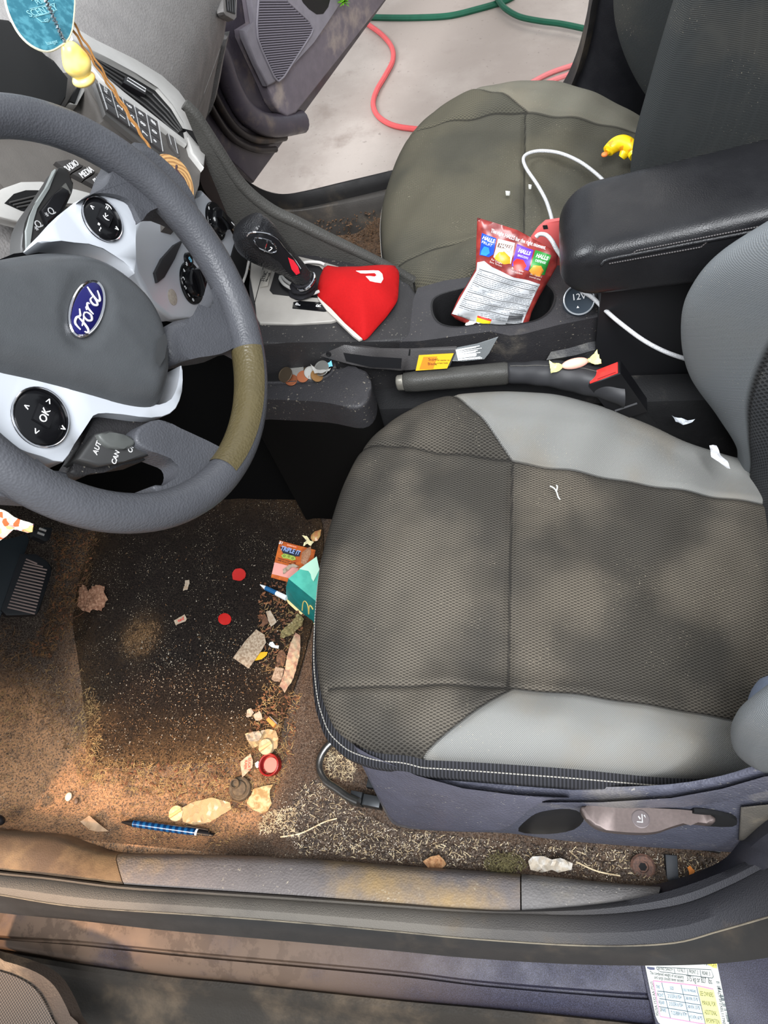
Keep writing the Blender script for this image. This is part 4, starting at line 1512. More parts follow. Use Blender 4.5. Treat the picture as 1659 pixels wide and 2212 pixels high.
# 12 volt socket
so = at(1251, 648, z=.414)
sf = Frame(so, V3(1, .12, 0), V3(-.1, 1, .55))
mb = MB()
mb.lathe(sf, [(.021, -.016), (.022, -.006), (.0215, .0), (.0200, .0015), (.0185, .0005), (.0001, .0008)], 36)
sk = obj('socket_cap', mb, plain('cap_blue_black', (50, 58, 66), .4), cc)
mb = MB()
mb.tube([sf.p(.0205 * math.cos(t), .0205 * math.sin(t), .0012) for t in np.linspace(0, 2 * math.pi, 40, endpoint=False)], .0012, 6, closed=True)
obj('socket_ring', mb, plain('ring_pale', (160, 164, 168), .3, .4), sk)
mb = MB()
write(mb, '12V', .0125, sf, 0, .004, .0012, extrude=.0003)
write(mb, '\u25B2', .004, sf, -.003, -.010, .0012, extrude=.0003)
obj('socket_lettering', mb, white_ink, sk)
mb = MB()
rect = D0.px([(1222, 612), (1224, 688), (1300, 672), (1330, 640), (1330, 600)])
mb.prism(D0, rect, -.002, .0006, .0002)
obj('socket_plinth', mb, console_plastic, cc)

# ------------------------------------------------------------------ armrest
ar = thing('armrest', 'padded black leather armrest with double stitching between the seats', 'armrest', (.5, .36, .48))
NA, NB = 80, 48
P = np.zeros((NA, NB, 3))
for i in range(NA):
    s_ = i / (NA - 1)
    x = .298 + .50 * s_ ** 1.6
    d = min(1, (x - .298) / .045)
    r_ = math.sqrt(max(0, 1 - (1 - d) ** 2))
    zt = .553 + (x - .30) * .20
    zb = .478 + (x - .30) * .05
    yc, hw_, hh = .364, .070, (zt - zb) / 2
    zc = (zt + zb) / 2 + (1 - r_) * -.004
    hw2 = hw_ * (.55 + .45 * r_) if d < 1 else hw_
    hh2 = hh * (.15 + .85 * r_)
    for j in range(NB):
        th = 2 * math.pi * j / NB
        c, s2 = math.cos(th), math.sin(th)
        e = 2 / 5.0
        a_ = math.copysign(abs(c) ** e, c)
        b_ = math.copysign(abs(s2) ** e, s2)
        P[i, j] = (x, yc + hw2 * a_, zc + hh2 * b_)
mb = MB()
mb.grid(P, closed_v=True, cap0=True, cap1=True)
obj('pad', mb, leather, ar, angle=80)
mb = MB()
for dz in (-.004, .004):
    pts = []
    for i in range(20, NA):
        row = P[i]
        zt = row[:, 2].max()
        j = int(np.argmin(np.abs(row[:, 2] - (zt - .020 + dz)) + (row[:, 1] > .36) * 9))
        pts.append(row[j] + V3(0, -.0008, 0))
    pts = resample(pts, 160)
    for i in range(0, 159):
        mb.tube([pts[i], pts[i] + (pts[i + 1] - pts[i]) * .7], .0009, 5)
obj('stitching', mb, plain('stitch_dark', (70, 66, 66), .6), ar)
mb = MB()
pts = []
for i in range(18, NA):
    row = P[i]
    zt = row[:, 2].max()
    j = int(np.argmin(np.abs(row[:, 2] - (zt - .020)) + (row[:, 1] > .36) * 9))
    pts.append(row[j])
mb.tube(resample(pts, 80), .0022, 8)
obj('seam_welt', mb, leather, ar)

# fill below the radio console: carpeted tunnel
mb = MB()
mb.box(FLAT(0), -.95, -.17, .285, .455, .0, .47, .02)
obj('tunnel_side', mb, plain('tunnel_black', (6, 6, 6), .95, spec=.1), cs, angle=50)

# ------------------------------------------------------------------ steering wheel
TW = math.radians(26.36)
WO = V3(-.0916, .0097, .7765)
W = Frame(WO, (0, 1, 0), (-math.sin(TW), 0, math.cos(TW)))
sw = thing('steering_wheel', 'black leather steering wheel with silver spokes and a blue oval badge', 'steering wheel', WO - .03 * W.n)
rim_hide = grain('rim_hide', (68, 69, 73), .40, 480, .4, .0008)
grip_hide = grain('grip_hide', (76, 68, 46), .34, 360, .5, .0009)
RM, RT = .1705, .0168
DRX = [0, 2, 17, 38, 50, 90, 150, 172, 196, 213, 237, 265, 290, 315, 330, 341, 354, 360]
DRY = [-2.8, -2.2, -.5, 1, 2.5, 2.5, -1, -3, 1, 2, -1.3, -1, 1.2, 4.2, 1, -2.3, -4, -2.8]
def rim(t0, t1, n, r0=RT, ends=False):
    pts, rr = [], []
    for k in range(n):
        t = t0 + (t1 - t0) * k / (n - 1 if ends else n)
        fat = 0
        dg = math.degrees(t) % 360
        dr = float(np.interp(dg, DRX, DRY)) * .001
        pts.append(W.p((RM - fat) * math.cos(t), (RM - fat) * math.sin(t)))
        rr.append(r0 + fat)
    return pts, rr
mb = MB()
p_, r_ = rim(0, 2 * math.pi, 120)
mb.tube(p_, r_, 20, closed=True)
obj('rim', mb, rim_hide, sw)
# smooth dark-gold inner grip between the lower spokes
mb = MB()
R1 = [math.radians(a) for a in (-62, -114)]
G = []
for t in np.linspace(R1[0], R1[1], 50):
    row = []
    for ph in np.linspace(-95, 95, 16):
        a = math.radians(180 + ph)
        rr = RM + (RT + .0009) * math.cos(a)
        row.append(W.p(rr * math.cos(t), rr * math.sin(t), (RT + .0009) * math.sin(-a)))
    G.append(row)
mb.grid(np.array(G))
obj('inner_grip', mb, grip_hide, sw)

def wpoly(px, c, sm=3):
    f = W.off(c)
    q = f.px(px)
    return [tuple(v) for v in smooth_poly(q, sm)] if sm else q

# right and left leather spokes that blend into the rim
def spoke(name, px, c0, c1, m, bev=.006, sm=3, parent=sw):
    mb = MB()
    mb.prism(W, wpoly(px, c1, sm), c0, c1, bev, 3)
    return obj(name, mb, m, parent, angle=60)
spoke('spoke_cover', [(172, 434), (212, 412), (234, 394), (262, 330), (310, 310), (400, 390), (430, 470), (370, 447), (325, 455), (304, 478), (284, 437), (250, 420), (200, 418)], -.034, -.002, rim_hide, .010)
spoke('spoke_cover', [(365, 700), (440, 675), (470, 640), (500, 560), (560, 700), (560, 770), (520, 748), (478, 764), (430, 772), (375, 776)], -.030, -.004, rim_hide, .010)
spoke('spoke_cover', [(300, 925), (345, 905), (390, 925), (476, 966), (520, 1000), (470, 1090), (380, 1090), (330, 1050), (372, 1046), (392, 1026), (388, 1000), (356, 985), (300, 960)], -.030, -.004, rim_hide, .010)
spoke('spoke_cover', [(-120, 960), (0, 990), (80, 1012), (150, 1018), (148, 1070), (40, 1075), (-120, 1040)], -.030, -.006, rim_hide, .010)
# silver spoke pads
padR = [(82, 522), (120, 480), (160, 438), (200, 424), (250, 428), (284, 446), (294, 470), (293, 520), (292, 590), (268, 562), (222, 536), (160, 520), (110, 522)]
padL = [(-60, 780), (0, 792), (90, 812), (190, 838), (290, 866), (345, 876), (370, 862), (384, 838), (390, 790), (394, 800), (393, 845), (380, 882), (350, 900), (300, 900), (230, 890), (200, 896), (190, 915), (160, 960), (136, 998), (90, 985), (30, 965), (-10, 930), (-60, 900)]
pr = spoke('spoke_trim', padR, -.034, -.008, bright_silver, .004, 2)
pl2 = spoke('spoke_trim', padL, -.034, -.008, bright_silver, .004, 2)
def pad_buttons(c, rx, ang, marks, parent):
    f0 = W.off(-.007)
    a0, b0 = f0.px([c])[0]
    ca, sa = math.cos(ang), math.sin(ang)
    f = Frame(f0.p(a0, b0), ca * W.e1 + sa * W.e2, -sa * W.e1 + ca * W.e2)
    el = lambda s_, z: [(rx * s_ * math.cos(t), rx * .93 * s_ * math.sin(t), z) for t in np.linspace(0, 2 * math.pi, 40, endpoint=False)]
    mb = MB()
    mb.grid(np.array([[f.p(*q) for q in el(s_, z)] for s_, z in ((1.04, -.002), (1.04, .0012), (.99, .0016), (.95, .0002), (.90, .001), (.6, .0032), (.0, .0030))]), closed_v=True)
    bt = obj('button_cluster', mb, gloss_black, parent)
    mb = MB()
    mb.tube([f.p(*q) for q in el(1.03, .0012)], .0008, 6, closed=True)
    obj('cluster_ring', mb, chrome, bt)
    mb = MB()
    mb.box(f, -rx * .32, rx * .32, -rx * .30, rx * .30, .001, .0055, .0012)
    obj('centre_button', mb, smooth_black, bt, angle=50)
    for s_, x, y, z, rot in marks:
        mb = MB()
        write(mb, s_, z, f, x * rx, y * rx, .0058 if abs(x) < .3 and abs(y) < .3 else .0034, rot=rot, extrude=.0003)
        obj('button_symbol', mb, white_ink, bt)
    return f
pad_buttons((221, 474), .0205, 0, [('\u25C0', 0.0, .62, .006, math.pi / 2), ('\u25B6', 0.0, -.64, .006, -math.pi / 2), ('\u00ab', .62, .05, .008, 0), ('\u260E', -.62, .0, .008, 0), ('\u2039(', 0, 0, .008, 0)][0:0] + [('<', 0.0, .64, .007, -math.pi / 2), ('<', 0.0, -.66, .007, math.pi / 2), ('=)', .64, .05, .007, 0), ('~"', -.64, .0, .008, 0), ('(<', 0, 0, .007, 0)], pr)
pad_buttons((88, 902), .0235, 0, [('OK', 0, 0, .0085, 0), ('^', 0, .52, .009, 0), ('<', -.62, 0, .008, 0), ('^', 0, -.68, .009, math.pi), ('>', .62, 0, .008, 0)], pl2)
# airbag cover
hub = [(-120, 560), (0, 545), (60, 535), (120, 528), (180, 530), (232, 545), (285, 580), (335, 630), (368, 690), (384, 760), (383, 815), (368, 860), (344, 874), (290, 868), (200, 842), (100, 815), (0, 793), (-120, 770)]
hp = [tuple(v) for v in smooth_poly(W.off(.006).px(hub), 5)]
mb = MB()
v2, tris, bnd, dd = fill(hp, .005)
hh = [-.012 + .020 * (1 - max(0, 1 - d / .022) ** 2.2) + .010 * (1 - math.exp(-d / .05)) for d in dd]
# badge dimple
bc = np.array(W.off(.012).px([(187, 667)])[0])
for i, (a, b) in enumerate(v2):
    r2 = ((a - bc[0]) / .039) ** 2 + ((b - bc[1]) / .0205) ** 2
    hh[i] -= .0028 * math.exp(-max(0, r2 - .8) * 6)
n = len(v2)
mb.add([W.p(a, b, h) for (a, b), h in zip(v2, hh)] + [W.p(a, b, -.04) for a, b in v2], list(tris) + [(bnd[(i + 1) % len(bnd)], bnd[i], n + bnd[i], n + bnd[(i + 1) % len(bnd)]) for i in range(len(bnd))])
airbag = obj('airbag_cover', mb, grain('hub_grain', (66, 68, 70), .42, 900, .18, .0005), sw, angle=60)
mb = MB()
mb.sheet(W, W.off(.014).px([(338, 735), (352, 722), (358, 740), (352, 775), (340, 795), (332, 780)]), .0002, lambda a, b, d: .0166 + .0003 * min(1, d / .002))
obj('airbag_script', mb, plain('emboss_dark', (48, 49, 50), .6), airbag)
# badge
bq = W.off(.012)
b0_, b1_ = np.array(bq.px([(163, 722)])[0]), np.array(bq.px([(211, 612)])[0])
th = math.atan2(b1_[1] - b0_[1], b1_[0] - b0_[0])
BF = Frame(W.p(bc[0], bc[1], .0115), math.cos(th) * W.e1 + math.sin(th) * W.e2, -math.sin(th) * W.e1 + math.cos(th) * W.e2)
BA = np.linalg.norm(b1_ - b0_) / 2 + .0015
BB = BA * .46
def oval(s_a, s_b, z):
    return [BF.p(s_a * math.cos(t), s_b * math.sin(t), z) for t in np.linspace(0, 2 * math.pi, 48, endpoint=False)]
mb = MB()
mb.grid(np.array([oval(BA, BB, -.004), oval(BA, BB, .002), oval(BA - .001, BB - .001, .003), oval(BA - .0022, BB - .0022, .0022), oval(.0001, .0001, .0026)]), closed_v=True)
bd = obj('oval_badge', mb, chrome, airbag)
mb = MB()
mb.grid(np.array([oval(BA - .0024, BB - .0024, .0020), oval(BA - .004, BB - .0036, .0029), oval(.0001, .0001, .0033)]), closed_v=True)
obj('badge_field', mb, plain('badge_blue', (22, 22, 78), .25), bd)
mb = MB()
def stroke(pts, r=.0007):
    P = resample(smooth_poly([np.array(p) for p in pts], 6, False), 30)
    rr = [r * (.65 + .5 * math.sin(math.pi * (k / 29))) for k in range(30)]
    mb.tube([BF.p(a, b, .0036) for a, b in P], rr, 6)
s_ = BA / .030
S = lambda *q: [(a * s_, b * s_) for a, b in q]
stroke(S((-.0235, -.001), (-.0215, .0045), (-.0165, .0055), (-.0125, .0035), (-.010, .0045), (-.007, .006)), .0009)      # F roof
stroke(S((-.0145, .0045), (-.0160, -.001), (-.0185, -.006), (-.0215, -.007), (-.0225, -.0045)), .0009)                     # F stem
stroke(S((-.0195, -.001), (-.015, -.0005), (-.0115, .0005)), .0007)
stroke(S((-.0065, .0015), (-.0105, .0008), (-.0115, -.0035), (-.0085, -.006), (-.005, -.004), (-.0055, .0), (-.0075, .0012)), .0008)  # o
stroke(S((-.0035, .0005), (-.001, .0018), (-.0020, -.002), (-.0028, -.0055)), .0008)                                       # r
stroke(S((-.0022, -.002), (.0, .0012), (.003, .0022), (.0035, .0005)), .0008)
stroke(S((.0115, .0005), (.0075, .0012), (.0055, -.0025), (.0075, -.0055), (.0105, -.0035), (.0125, .001)), .0008)         # d bowl
stroke(S((.0165, .0075), (.0135, .002), (.0115, -.003), (.0125, -.0058), (.016, -.0045), (.020, -.001)), .0009)            # d stem
obj('badge_script', mb, plain('badge_white', (222, 220, 224), .3, .3), bd)
# cruise buttons under the left pad
cr = [(208, 936), (240, 928), (300, 948), (328, 962), (322, 984), (270, 996), (215, 1006), (168, 992)]
c_ = spoke('cruise_control', cr, -.034, -.012, plain('cruise_grey', (58, 58, 58), .4), .003, 0)
mb = MB()
mb.prism(W, wpoly([(212, 938), (250, 936), (292, 950), (280, 968), (236, 966)], -.008, 3), -.014, -.007, .003)
obj('rocker_switch', mb, plain('rocker_grey', (78, 80, 78), .4), c_, angle=60)
for s_, p_, rot in (('AUTO', (212, 962), 0), ('CAN', (250, 988), 0), ('OFF', (284, 966), 0)):
    mb = MB()
    a0, b0 = W.off(-.0118).px([p_])[0]
    write(mb, s_, .0062, W, a0, b0, -.0118, rot=0.0, extrude=.0002)
    obj('switch_lettering', mb, white_ink, c_)
spoke('lower_spoke_shell', [(150, 1020), (172, 985), (200, 905), (240, 892), (300, 903), (345, 906), (310, 950), (330, 980), (300, 1000), (220, 1012), (180, 1030)], -.045, -.022, black_plastic, .004, 2)
# hub back, joining the wheel to the column
mb = MB()
mb.lathe(Frame(W.p(-.02, .01, 0), W.e1, W.e2), [(.072, -.036), (.078, -.03), (.072, -.06), (.055, -.10), (.0001, -.10)], 32)
obj('hub_back', mb, smooth_black, sw)

# column and wiper stalk
sc_ = thing('steering_column', 'dark plastic steering column shroud with wiper stalk behind the wheel', 'steering column', W.p(0, 0, -.2))
mb = MB()
mb.lathe(Frame(W.p(0, 0, 0), W.e1, W.e2), [(.0001, -.42), (.062, -.42), (.058, -.20), (.052, -.112), (.048, -.106), (.0001, -.106)], 28)
obj('shroud', mb, grain('shroud_grain', (46, 45, 45), .5, 400, .3), sc_)
SF = W.off(-.055)
mb = MB()
stk = [(52, 560), (50, 500), (58, 470), (70, 448), (96, 412), (122, 372), (132, 358), (147, 362), (157, 382), (157, 408), (150, 428), (128, 470), (100, 500), (80, 560)]
mb.prism(SF, [tuple(q) for q in smooth_poly(SF.px(stk), 2)], -.022, .0, .006, 3)
stl = obj('wiper_stalk', mb, plain('stalk_black', (44, 43, 42), .45), sc_, angle=60)
mb = MB()
mb.prism(SF, SF.px([(54, 540), (53, 500), (62, 468), (72, 446), (100, 404), (117, 366), (121, 372), (104, 410), (78, 452), (68, 476), (64, 540)]), -.004, .002, .001)
obj('stalk_edge', mb, plain('stalk_edge_grey', (122, 126, 124), .4), stl)
mb = MB()
mb.prism(SF, SF.px([(84, 458), (110, 426), (128, 408), (142, 416), (146, 426), (122, 462), (96, 490)]), .0, .005, .0015)
ring_ = obj('wiper_ring', mb, smooth_black, stl)
for s_, p_ in (('\u25BD', (104, 462)), ('*', (98, 472)), ('\u25BD', (76, 490)), ('*', (76, 502))):
    mb = MB()
    a0, b0 = SF.px([p_])[0]
    write(mb, {'\u25BD': 'Q', '*': '*'}[s_], .009, SF, a0, b0, .0053, extrude=.0002)
    obj('stalk_symbol', mb, grey_ink, ring_)
mb = MB()
mb.prism(SF, SF.px([(128, 408), (138, 398), (150, 420), (146, 428)]), .0, .0035, .001)
obj('stalk_window', mb, plain('stalk_grey', (96, 96, 92), .4), stl)

# ------------------------------------------------------------------ gear shifter
gs = thing('gear_shifter', 'black leather gear lever with chrome trim and red insert rising from the silver plate', 'gear lever', at(640, 620, y=.385))
g_top, g_bot = at(556, 498, y=.372), at(652, 598, y=.378)
ax = nrm(g_top - g_bot)
L_ = np.linalg.norm(g_top - g_bot)
gx = nrm(V3(1, 0, 0) - ax[0] * ax)
gy = np.cross(ax, gx)
secs = [(-.10, .0125, .0125, 0), (.0, .0135, .0135, 0), (.18, .0150, .015, .000), (.36, .0185, .018, -.004), (.55, .0245, .021, -.008), (.75, .0300, .0235, -.011), (.92, .0315, .024, -.011), (1.06, .0275, .022, -.009), (1.16, .018, .0155, -.007), (1.20, .002, .002, -.006)]
ts = np.linspace(secs[0][0], secs[-1][0], 60)
def secf(t):
    return [float(sinterp(t, [(s_[0], s_[k]) for s_ in secs])) for k in (1, 2, 3)]
mb = MB()
G = []
for t in ts:
    a, b, o_ = secf(t)
    c = g_bot + ax * t * L_ + gx * o_
    G.append([c + gx * a * math.copysign(abs(math.cos(th)) ** .85, math.cos(th)) + gy * b * math.copysign(abs(math.sin(th)) ** .85, math.sin(th)) for th in np.linspace(0, 2 * math.pi, 40, endpoint=False)])
mb.grid(np.array(G), closed_v=True, cap0=True, cap1=True)
kn = obj('knob', mb, grain('knob_hide', (30, 30, 32), .28, 420, .6, .001), gs, angle=80)
# side panel facing the driver, traced on the driver side tangent plane
KFm = Frame(g_bot + ax * L_ * .55 - gy * .026, gx, ax)
if np.dot(KFm.n, -gy) < 0:
    KFm = Frame(KFm.o, -gx, ax)
_TT = np.linspace(secs[0][0], secs[-1][0], 400)
_SEC = [sinterp(_TT, [(s_[0], s_[k]) for s_ in secs]) for k in (1, 2, 3)]
def kproj(px, lift):
    """points of the knob's own side, pushed out by lift"""
    out = []
    S_ = np.linspace(.78, 1.12, 1200)
    for x, y in px:
        P = CP + ray(x, y)[None] * S_[:, None]
        t = (P - g_bot) @ ax / L_
        a, b, o_ = (np.interp(t, _TT, q) for q in _SEC)
        Q = P - (g_bot + ax[None] * (t * L_)[:, None] + gx[None] * o_[:, None])
        v = (np.abs(Q @ gx) / (a + lift)) ** 2.3 + (np.abs(Q @ gy) / (b + lift)) ** 2.3
        ok = np.where((v <= 1) & (t >= secs[0][0]) & (t <= secs[-1][0]))[0]
        if len(ok):
            out.append(P[ok[0]])
    return out
def kpatch(name, poly, lift, m, step=3.0, parent=kn):
    v2, tris, bnd, dd = fill(poly, step)
    P = []
    ok = []
    for q in v2:
        r = kproj([q], lift)
        ok.append(bool(r))
        P.append(r[0] if r else np.zeros(3))
    tr = [t for t in tris if all(ok[i] for i in t)]
    mb = MB()
    n = len(P)
    inn = [p + nrm(g_bot + ax * np.dot(p - g_bot, ax) - p) * .002 for p in P]
    mb.add(P + inn, tr + [tuple(n + i for i in t[::-1]) for t in tr])
    return obj(name, mb, m, parent, angle=80)
kpatch('side_panel', [(532, 506), (548, 502), (575, 504), (600, 516), (612, 536), (634, 556), (652, 580), (650, 592), (632, 598), (618, 586), (604, 566), (580, 550), (556, 542), (540, 528)], .0012, smooth_black)
mb = MB()
mb.tube(kproj(resample(smooth_poly([(533, 510), (540, 503), (560, 502), (585, 507), (602, 518), (614, 534), (634, 556), (650, 580)], 5, False), 34), .0016), .0013, 7)
obj('chrome_edge', mb, chrome, kn)
kpatch('red_insert', [(622, 556), (634, 562), (644, 576), (648, 590), (640, 594), (630, 582)], .0022, plain('shifter_red', (196, 34, 48), .2), 2.5)
mb = MB()
mb.tube(kproj(resample(smooth_poly([(549, 518), (556, 514), (572, 517), (588, 524), (598, 538), (592, 546), (574, 542), (558, 534)], 5, True), 40), .0020), .0011, 7, closed=True)
sb_ = obj('selector_ring', mb, chrome, kn)
mb = MB()
mb.tube(kproj(resample([(578, 518), (570, 543)], 10), .0020), .0012, 6)
obj('selector_bar', mb, chrome, kn)
mb = MB()
mb.tube(kproj(resample(smooth_poly([(584, 534), (588, 536), (583, 541), (580, 542)], 4, False), 10), .0022), .0006, 6)
obj('selector_symbol', mb, white_ink, kn)
# collar and boot
mb = MB()
mb.tube([g_bot - ax * .010 + (gx * math.cos(t) + gy * math.sin(t)) * .0150 for t in np.linspace(0, 2 * math.pi, 32, endpoint=False)], .0022, 8, closed=True)
obj('chrome_collar', mb, chrome, gs)
base = DK.p(*DK.px([(652, 628)])[0])
mb = MB()
G = []
for k, t in enumerate(np.linspace(0, 1, 26)):
    c = (g_bot - ax * .004) * (1 - t) + (base - V3(0, 0, .003)) * t
    rr = .0135 + .0085 * t ** .8 + .0022 * math.sin(t * 19)
    G.append([c + (V3(1, 0, 0) * math.cos(th) + V3(0, 1, 0) * math.sin(th)) * (rr + .0006 * math.sin(th * 7 + k)) for th in np.linspace(0, 2 * math.pi, 36, endpoint=False)])
mb.grid(np.array(G), closed_v=True)
obj('gaiter', mb, plain('gaiter_black', (24, 23, 27), .75), gs)

# ------------------------------------------------------------------ parking brake
pb = thing('parking_brake', 'black parking brake lever with silver push button beside the driver seat', 'hand brake', at(1000, 800, y=.285) - V3(0, 0, .06))
A0, B0 = at(872, 826, y=.283), at(1098, 806, y=.290)
d_ = nrm(B0 - A0)
L2_ = np.linalg.norm(B0 - A0)
up_ = nrm(V3(0, 0, 1) - d_[2] * d_)
sd = np.cross(d_, up_)
mb = MB()
G = []
for t, r1, r2 in ((0, .0095, .011), (.01, .0115, .0135), (.12, .0130, .015), (.3, .0128, .0152), (.55, .0128, .0165), (.8, .0128, .0168), (.97, .0132, .0165), (1.0, .012, .015)):
    c = A0 + d_ * L2_ * t
    G.append([c + sd * r1 * math.copysign(abs(math.cos(th)) ** .7, math.cos(th)) + up_ * r2 * math.copysign(abs(math.sin(th)) ** .7, math.sin(th)) for th in np.linspace(0, 2 * math.pi, 28, endpoint=False)])
mb.grid(np.array(G), closed_v=True, cap0=True, cap1=True)
gp_ = obj('grip', mb, grain('grip_grain', (62, 61, 58), .5, 500, .4, .0008), pb, angle=60)
mb = MB()
G = []
for t, r in ((-.0, .0105), (-.055, .0100), (-.07, .008), (-.072, .002)):
    c = A0 + d_ * L2_ * t
    G.append([c + sd * r * .9 * math.copysign(abs(math.cos(th)) ** .7, math.cos(th)) + up_ * r * 1.15 * math.copysign(abs(math.sin(th)) ** .7, math.sin(th)) for th in np.linspace(0, 2 * math.pi, 28, endpoint=False)])
mb.grid(np.array(G), closed_v=True, cap1=True)
obj('push_button', mb, plain('button_silver', (150, 146, 136), .35, .6), pb, angle=60)
mb = MB()
C0 = at(1345, 842, y=.262)
G = []
for k, t in enumerate(np.linspace(0, 1, 40)):
    c = B0 * (1 - t) + C0 * t + V3(0, 0, .012 * math.sin(math.pi * t))
    r = .0155 + .011 * t ** 1.2 + .0005 * math.sin(t * 31)
    row = []
    for th in np.linspace(0, 2 * math.pi, 40, endpoint=False):
        w_ = 1 + .09 * math.sin(th * 2 + t * 7) * t + .03 * math.sin(th * 5 - t * 13) * t
        row.append(c + sd * r * w_ * math.cos(th) + up_ * r * w_ * .95 * math.sin(th))
    G.append(row)
mb.grid(np.array(G), closed_v=True, cap0=True)
bt_ = obj('gaiter', mb, plain('boot_black', (40, 40, 42), .5, var=.15, vscale=80), pb, angle=80)
mb = MB()
st = [g[10] + up_ * .0004 for g in G[1:34]]
st = resample(st, 70)
for i in range(69):
    mb.tube([st[i], st[i] + (st[i + 1] - st[i]) * .65], .0008, 5)
obj('gaiter_stitching', mb, plain('stitch_grey', (86, 84, 80), .8), bt_)

# ------------------------------------------------------------------ seat belt buckle
bo = at(1305, 805, y=.262)
axb = nrm([.50, -.10, -.86])
BK = Frame(bo, (.87, 0, .5), np.cross(-axb, (.87, 0, .5)))      # n points up out of the slot end
bk = thing('seat_belt_buckle', 'black seat belt buckle with a bright red release button beside the driver seat', 'seat belt buckle', bo + axb * .09)
mb = MB()
mb.prism(BK, [(-.023, -.0125), (.023, -.0125), (.023, .0125), (-.023, .0125)], -.085, 0, .003, 3)
bh = obj('housing', mb, plain('buckle_black', (18, 18, 20), .3), bk, angle=50)
mb = MB()
mb.prism(BK, [(-.0205, -.0105), (.0195, -.0105), (.0195, .0095), (-.0205, .0095)], -.004, .0012, .0012, 2)
obj('release_button', mb, plain('buckle_red', (226, 48, 44), .3), bk, angle=50)
mb = MB()
mb.box(BK, -.009, .017, -.0095, -.0080, .001, .0016)
obj('press_mark', mb, plain('press_dark', (120, 24, 24), .5), bk)
mb = MB()
mb.box(BK, -.014, .018, -.0134, -.0124, -.064, -.0615)
obj('housing_seam', mb, plain('seam_grey', (80, 80, 82), .4), bk)
mb = MB()
mb.prism(BK, [(-.015, -.006), (.015, -.006), (.015, .006), (-.015, .006)], -.18, -.085, .002)
obj('stalk', mb, dark_void, bk)

# ------------------------------------------------------------------ candy bag in the cup holder
BG = Frame(at(1085, 690, y=.368), (1, .05, 0), (0, .50, .866))
bag_px = [(1031, 470), (1075, 483), (1118, 497), (1160, 520), (1206, 547), (1203, 575), (1186, 605), (1165, 640), (1148, 675), (1138, 712), (1090, 712), (1040, 712), (985, 690), (974, 679), (992, 640), (1012, 610), (1028, 580), (1029, 520)]
bag_poly = BG.px(bag_px)
Bc = np.mean(bag_poly, 0)
def bag_h(a, b, d):
    top = max(0, b - .075) / .06
    return .014 * (1 - math.exp(-d / .018)) * (1 - .55 * min(1, top)) + .0016 * math.sin(a * 160 + b * 90) * min(1, d / .01) + .0012 * math.sin(b * 240 - a * 60) * min(1, d / .01)
def bag_map(a, b, c=0.0):
    d = float(seg_dist([(a, b)], bag_poly)[0])
    return BG.p(a, b, bag_h(a, b, d) + .0007 + c)
bg = thing('candy_bag', 'dark red and white cough drop bag standing in the cup holder', 'candy bag', at(1070, 700, y=.37) - V3(0, 0, .02))
mb = MB()
mb.sheet(BG, bag_poly, .0005, bag_h, .005)
mb.sheet(BG, bag_poly, .0005, lambda a, b, d: -.016 * (1 - math.exp(-d / .02)) * (1 - .6 * min(1, max(0, b - .075) / .06)), .006)
bagred = NT('bag_red')
bagred.set(bagred.mix(bagred.ramp(bagred.noise(60, 3), .4, .65), lin((112, 36, 34)), lin((142, 52, 46))), .32)
bagred = bagred.m
bgb = obj('pouch', mb, bagred, bg, angle=70)
def bag_panel(name, px, m, c=.0004, step=.004, parent=bgb):
    mb = MB()
    v2, tris, bnd, dd = fill(BG.px(px), step)
    n = len(v2)
    mb.add([bag_map(a, b, c) for a, b in v2] + [bag_map(a, b, c - .0006) for a, b in v2], list(tris) + [tuple(n + i for i in t[::-1]) for t in tris] + [(bnd[(i + 1) % len(bnd)], bnd[i], n + bnd[i], n + bnd[(i + 1) % len(bnd)]) for i in range(len(bnd))])
    return obj(name, mb, m, parent, angle=70)
def bag_text(name, s, px, size, m, d_px, parent=bgb, c=.0009, w=None, **k):
    a0, b0 = BG.px([px])[0]
    a1, b1 = BG.px([(px[0] + d_px[0], px[1] + d_px[1])])[0]
    mb = MB()
    write(mb, s, size, BG, a0, b0, c, rot=math.atan2(b1 - b0, a1 - a0), fmap=bag_map, fit=(w * math.hypot(a1 - a0, b1 - b0) / math.hypot(*d_px)) if w else None, extrude=.0001, **k)
    return obj(name, mb, m, parent)
pan = bag_panel('fact_panel', [(1031, 566), (1046, 562), (1064, 574), (1090, 585), (1110, 594), (1140, 602), (1166, 611), (1160, 625), (1143, 660), (1128, 698), (1085, 704), (1040, 700), (985, 678), (976, 677), (996, 640), (1016, 606), (1029, 584)], plain('panel_white', (176, 178, 180), .45))
blue = bag_panel('fruit_flavour_panel', [(1041, 502), (1072, 513), (1066, 546), (1056, 553), (1036, 550)], plain('panel_blue', (30, 74, 190), .4), .0006)
soo = bag_panel('soothe_flavour_panel', [(1076, 514), (1112, 523), (1103, 566), (1066, 552)], plain('panel_cream', (226, 220, 210), .4), .0006)
pur = bag_panel('breezers_flavour_panel', [(1117, 525), (1152, 538), (1140, 580), (1105, 570)], plain('panel_purple', (92, 56, 176), .4), .0006)
grn = bag_panel('defense_flavour_panel', [(1156, 538), (1190, 550), (1176, 592), (1142, 582)], plain('panel_green', (44, 130, 54), .4), .0006)
bag_panel('brown_badge', [(1077, 522), (1108, 529), (1104, 538), (1074, 530)], plain('badge_brown', (112, 88, 78), .4), .0016, .003, soo)
bag_panel('honey_drop', [(1070, 548), (1078, 541), (1090, 541), (1102, 552), (1102, 565), (1088, 566), (1068, 555)], plain('honey', (226, 148, 40), .3), .0010, .003, soo)
bag_panel('blue_drop', [(1040, 540), (1046, 530), (1056, 532), (1058, 544), (1050, 551), (1038, 549)], plain('drop_blue', (54, 140, 232), .3), .0010, .003, blue)
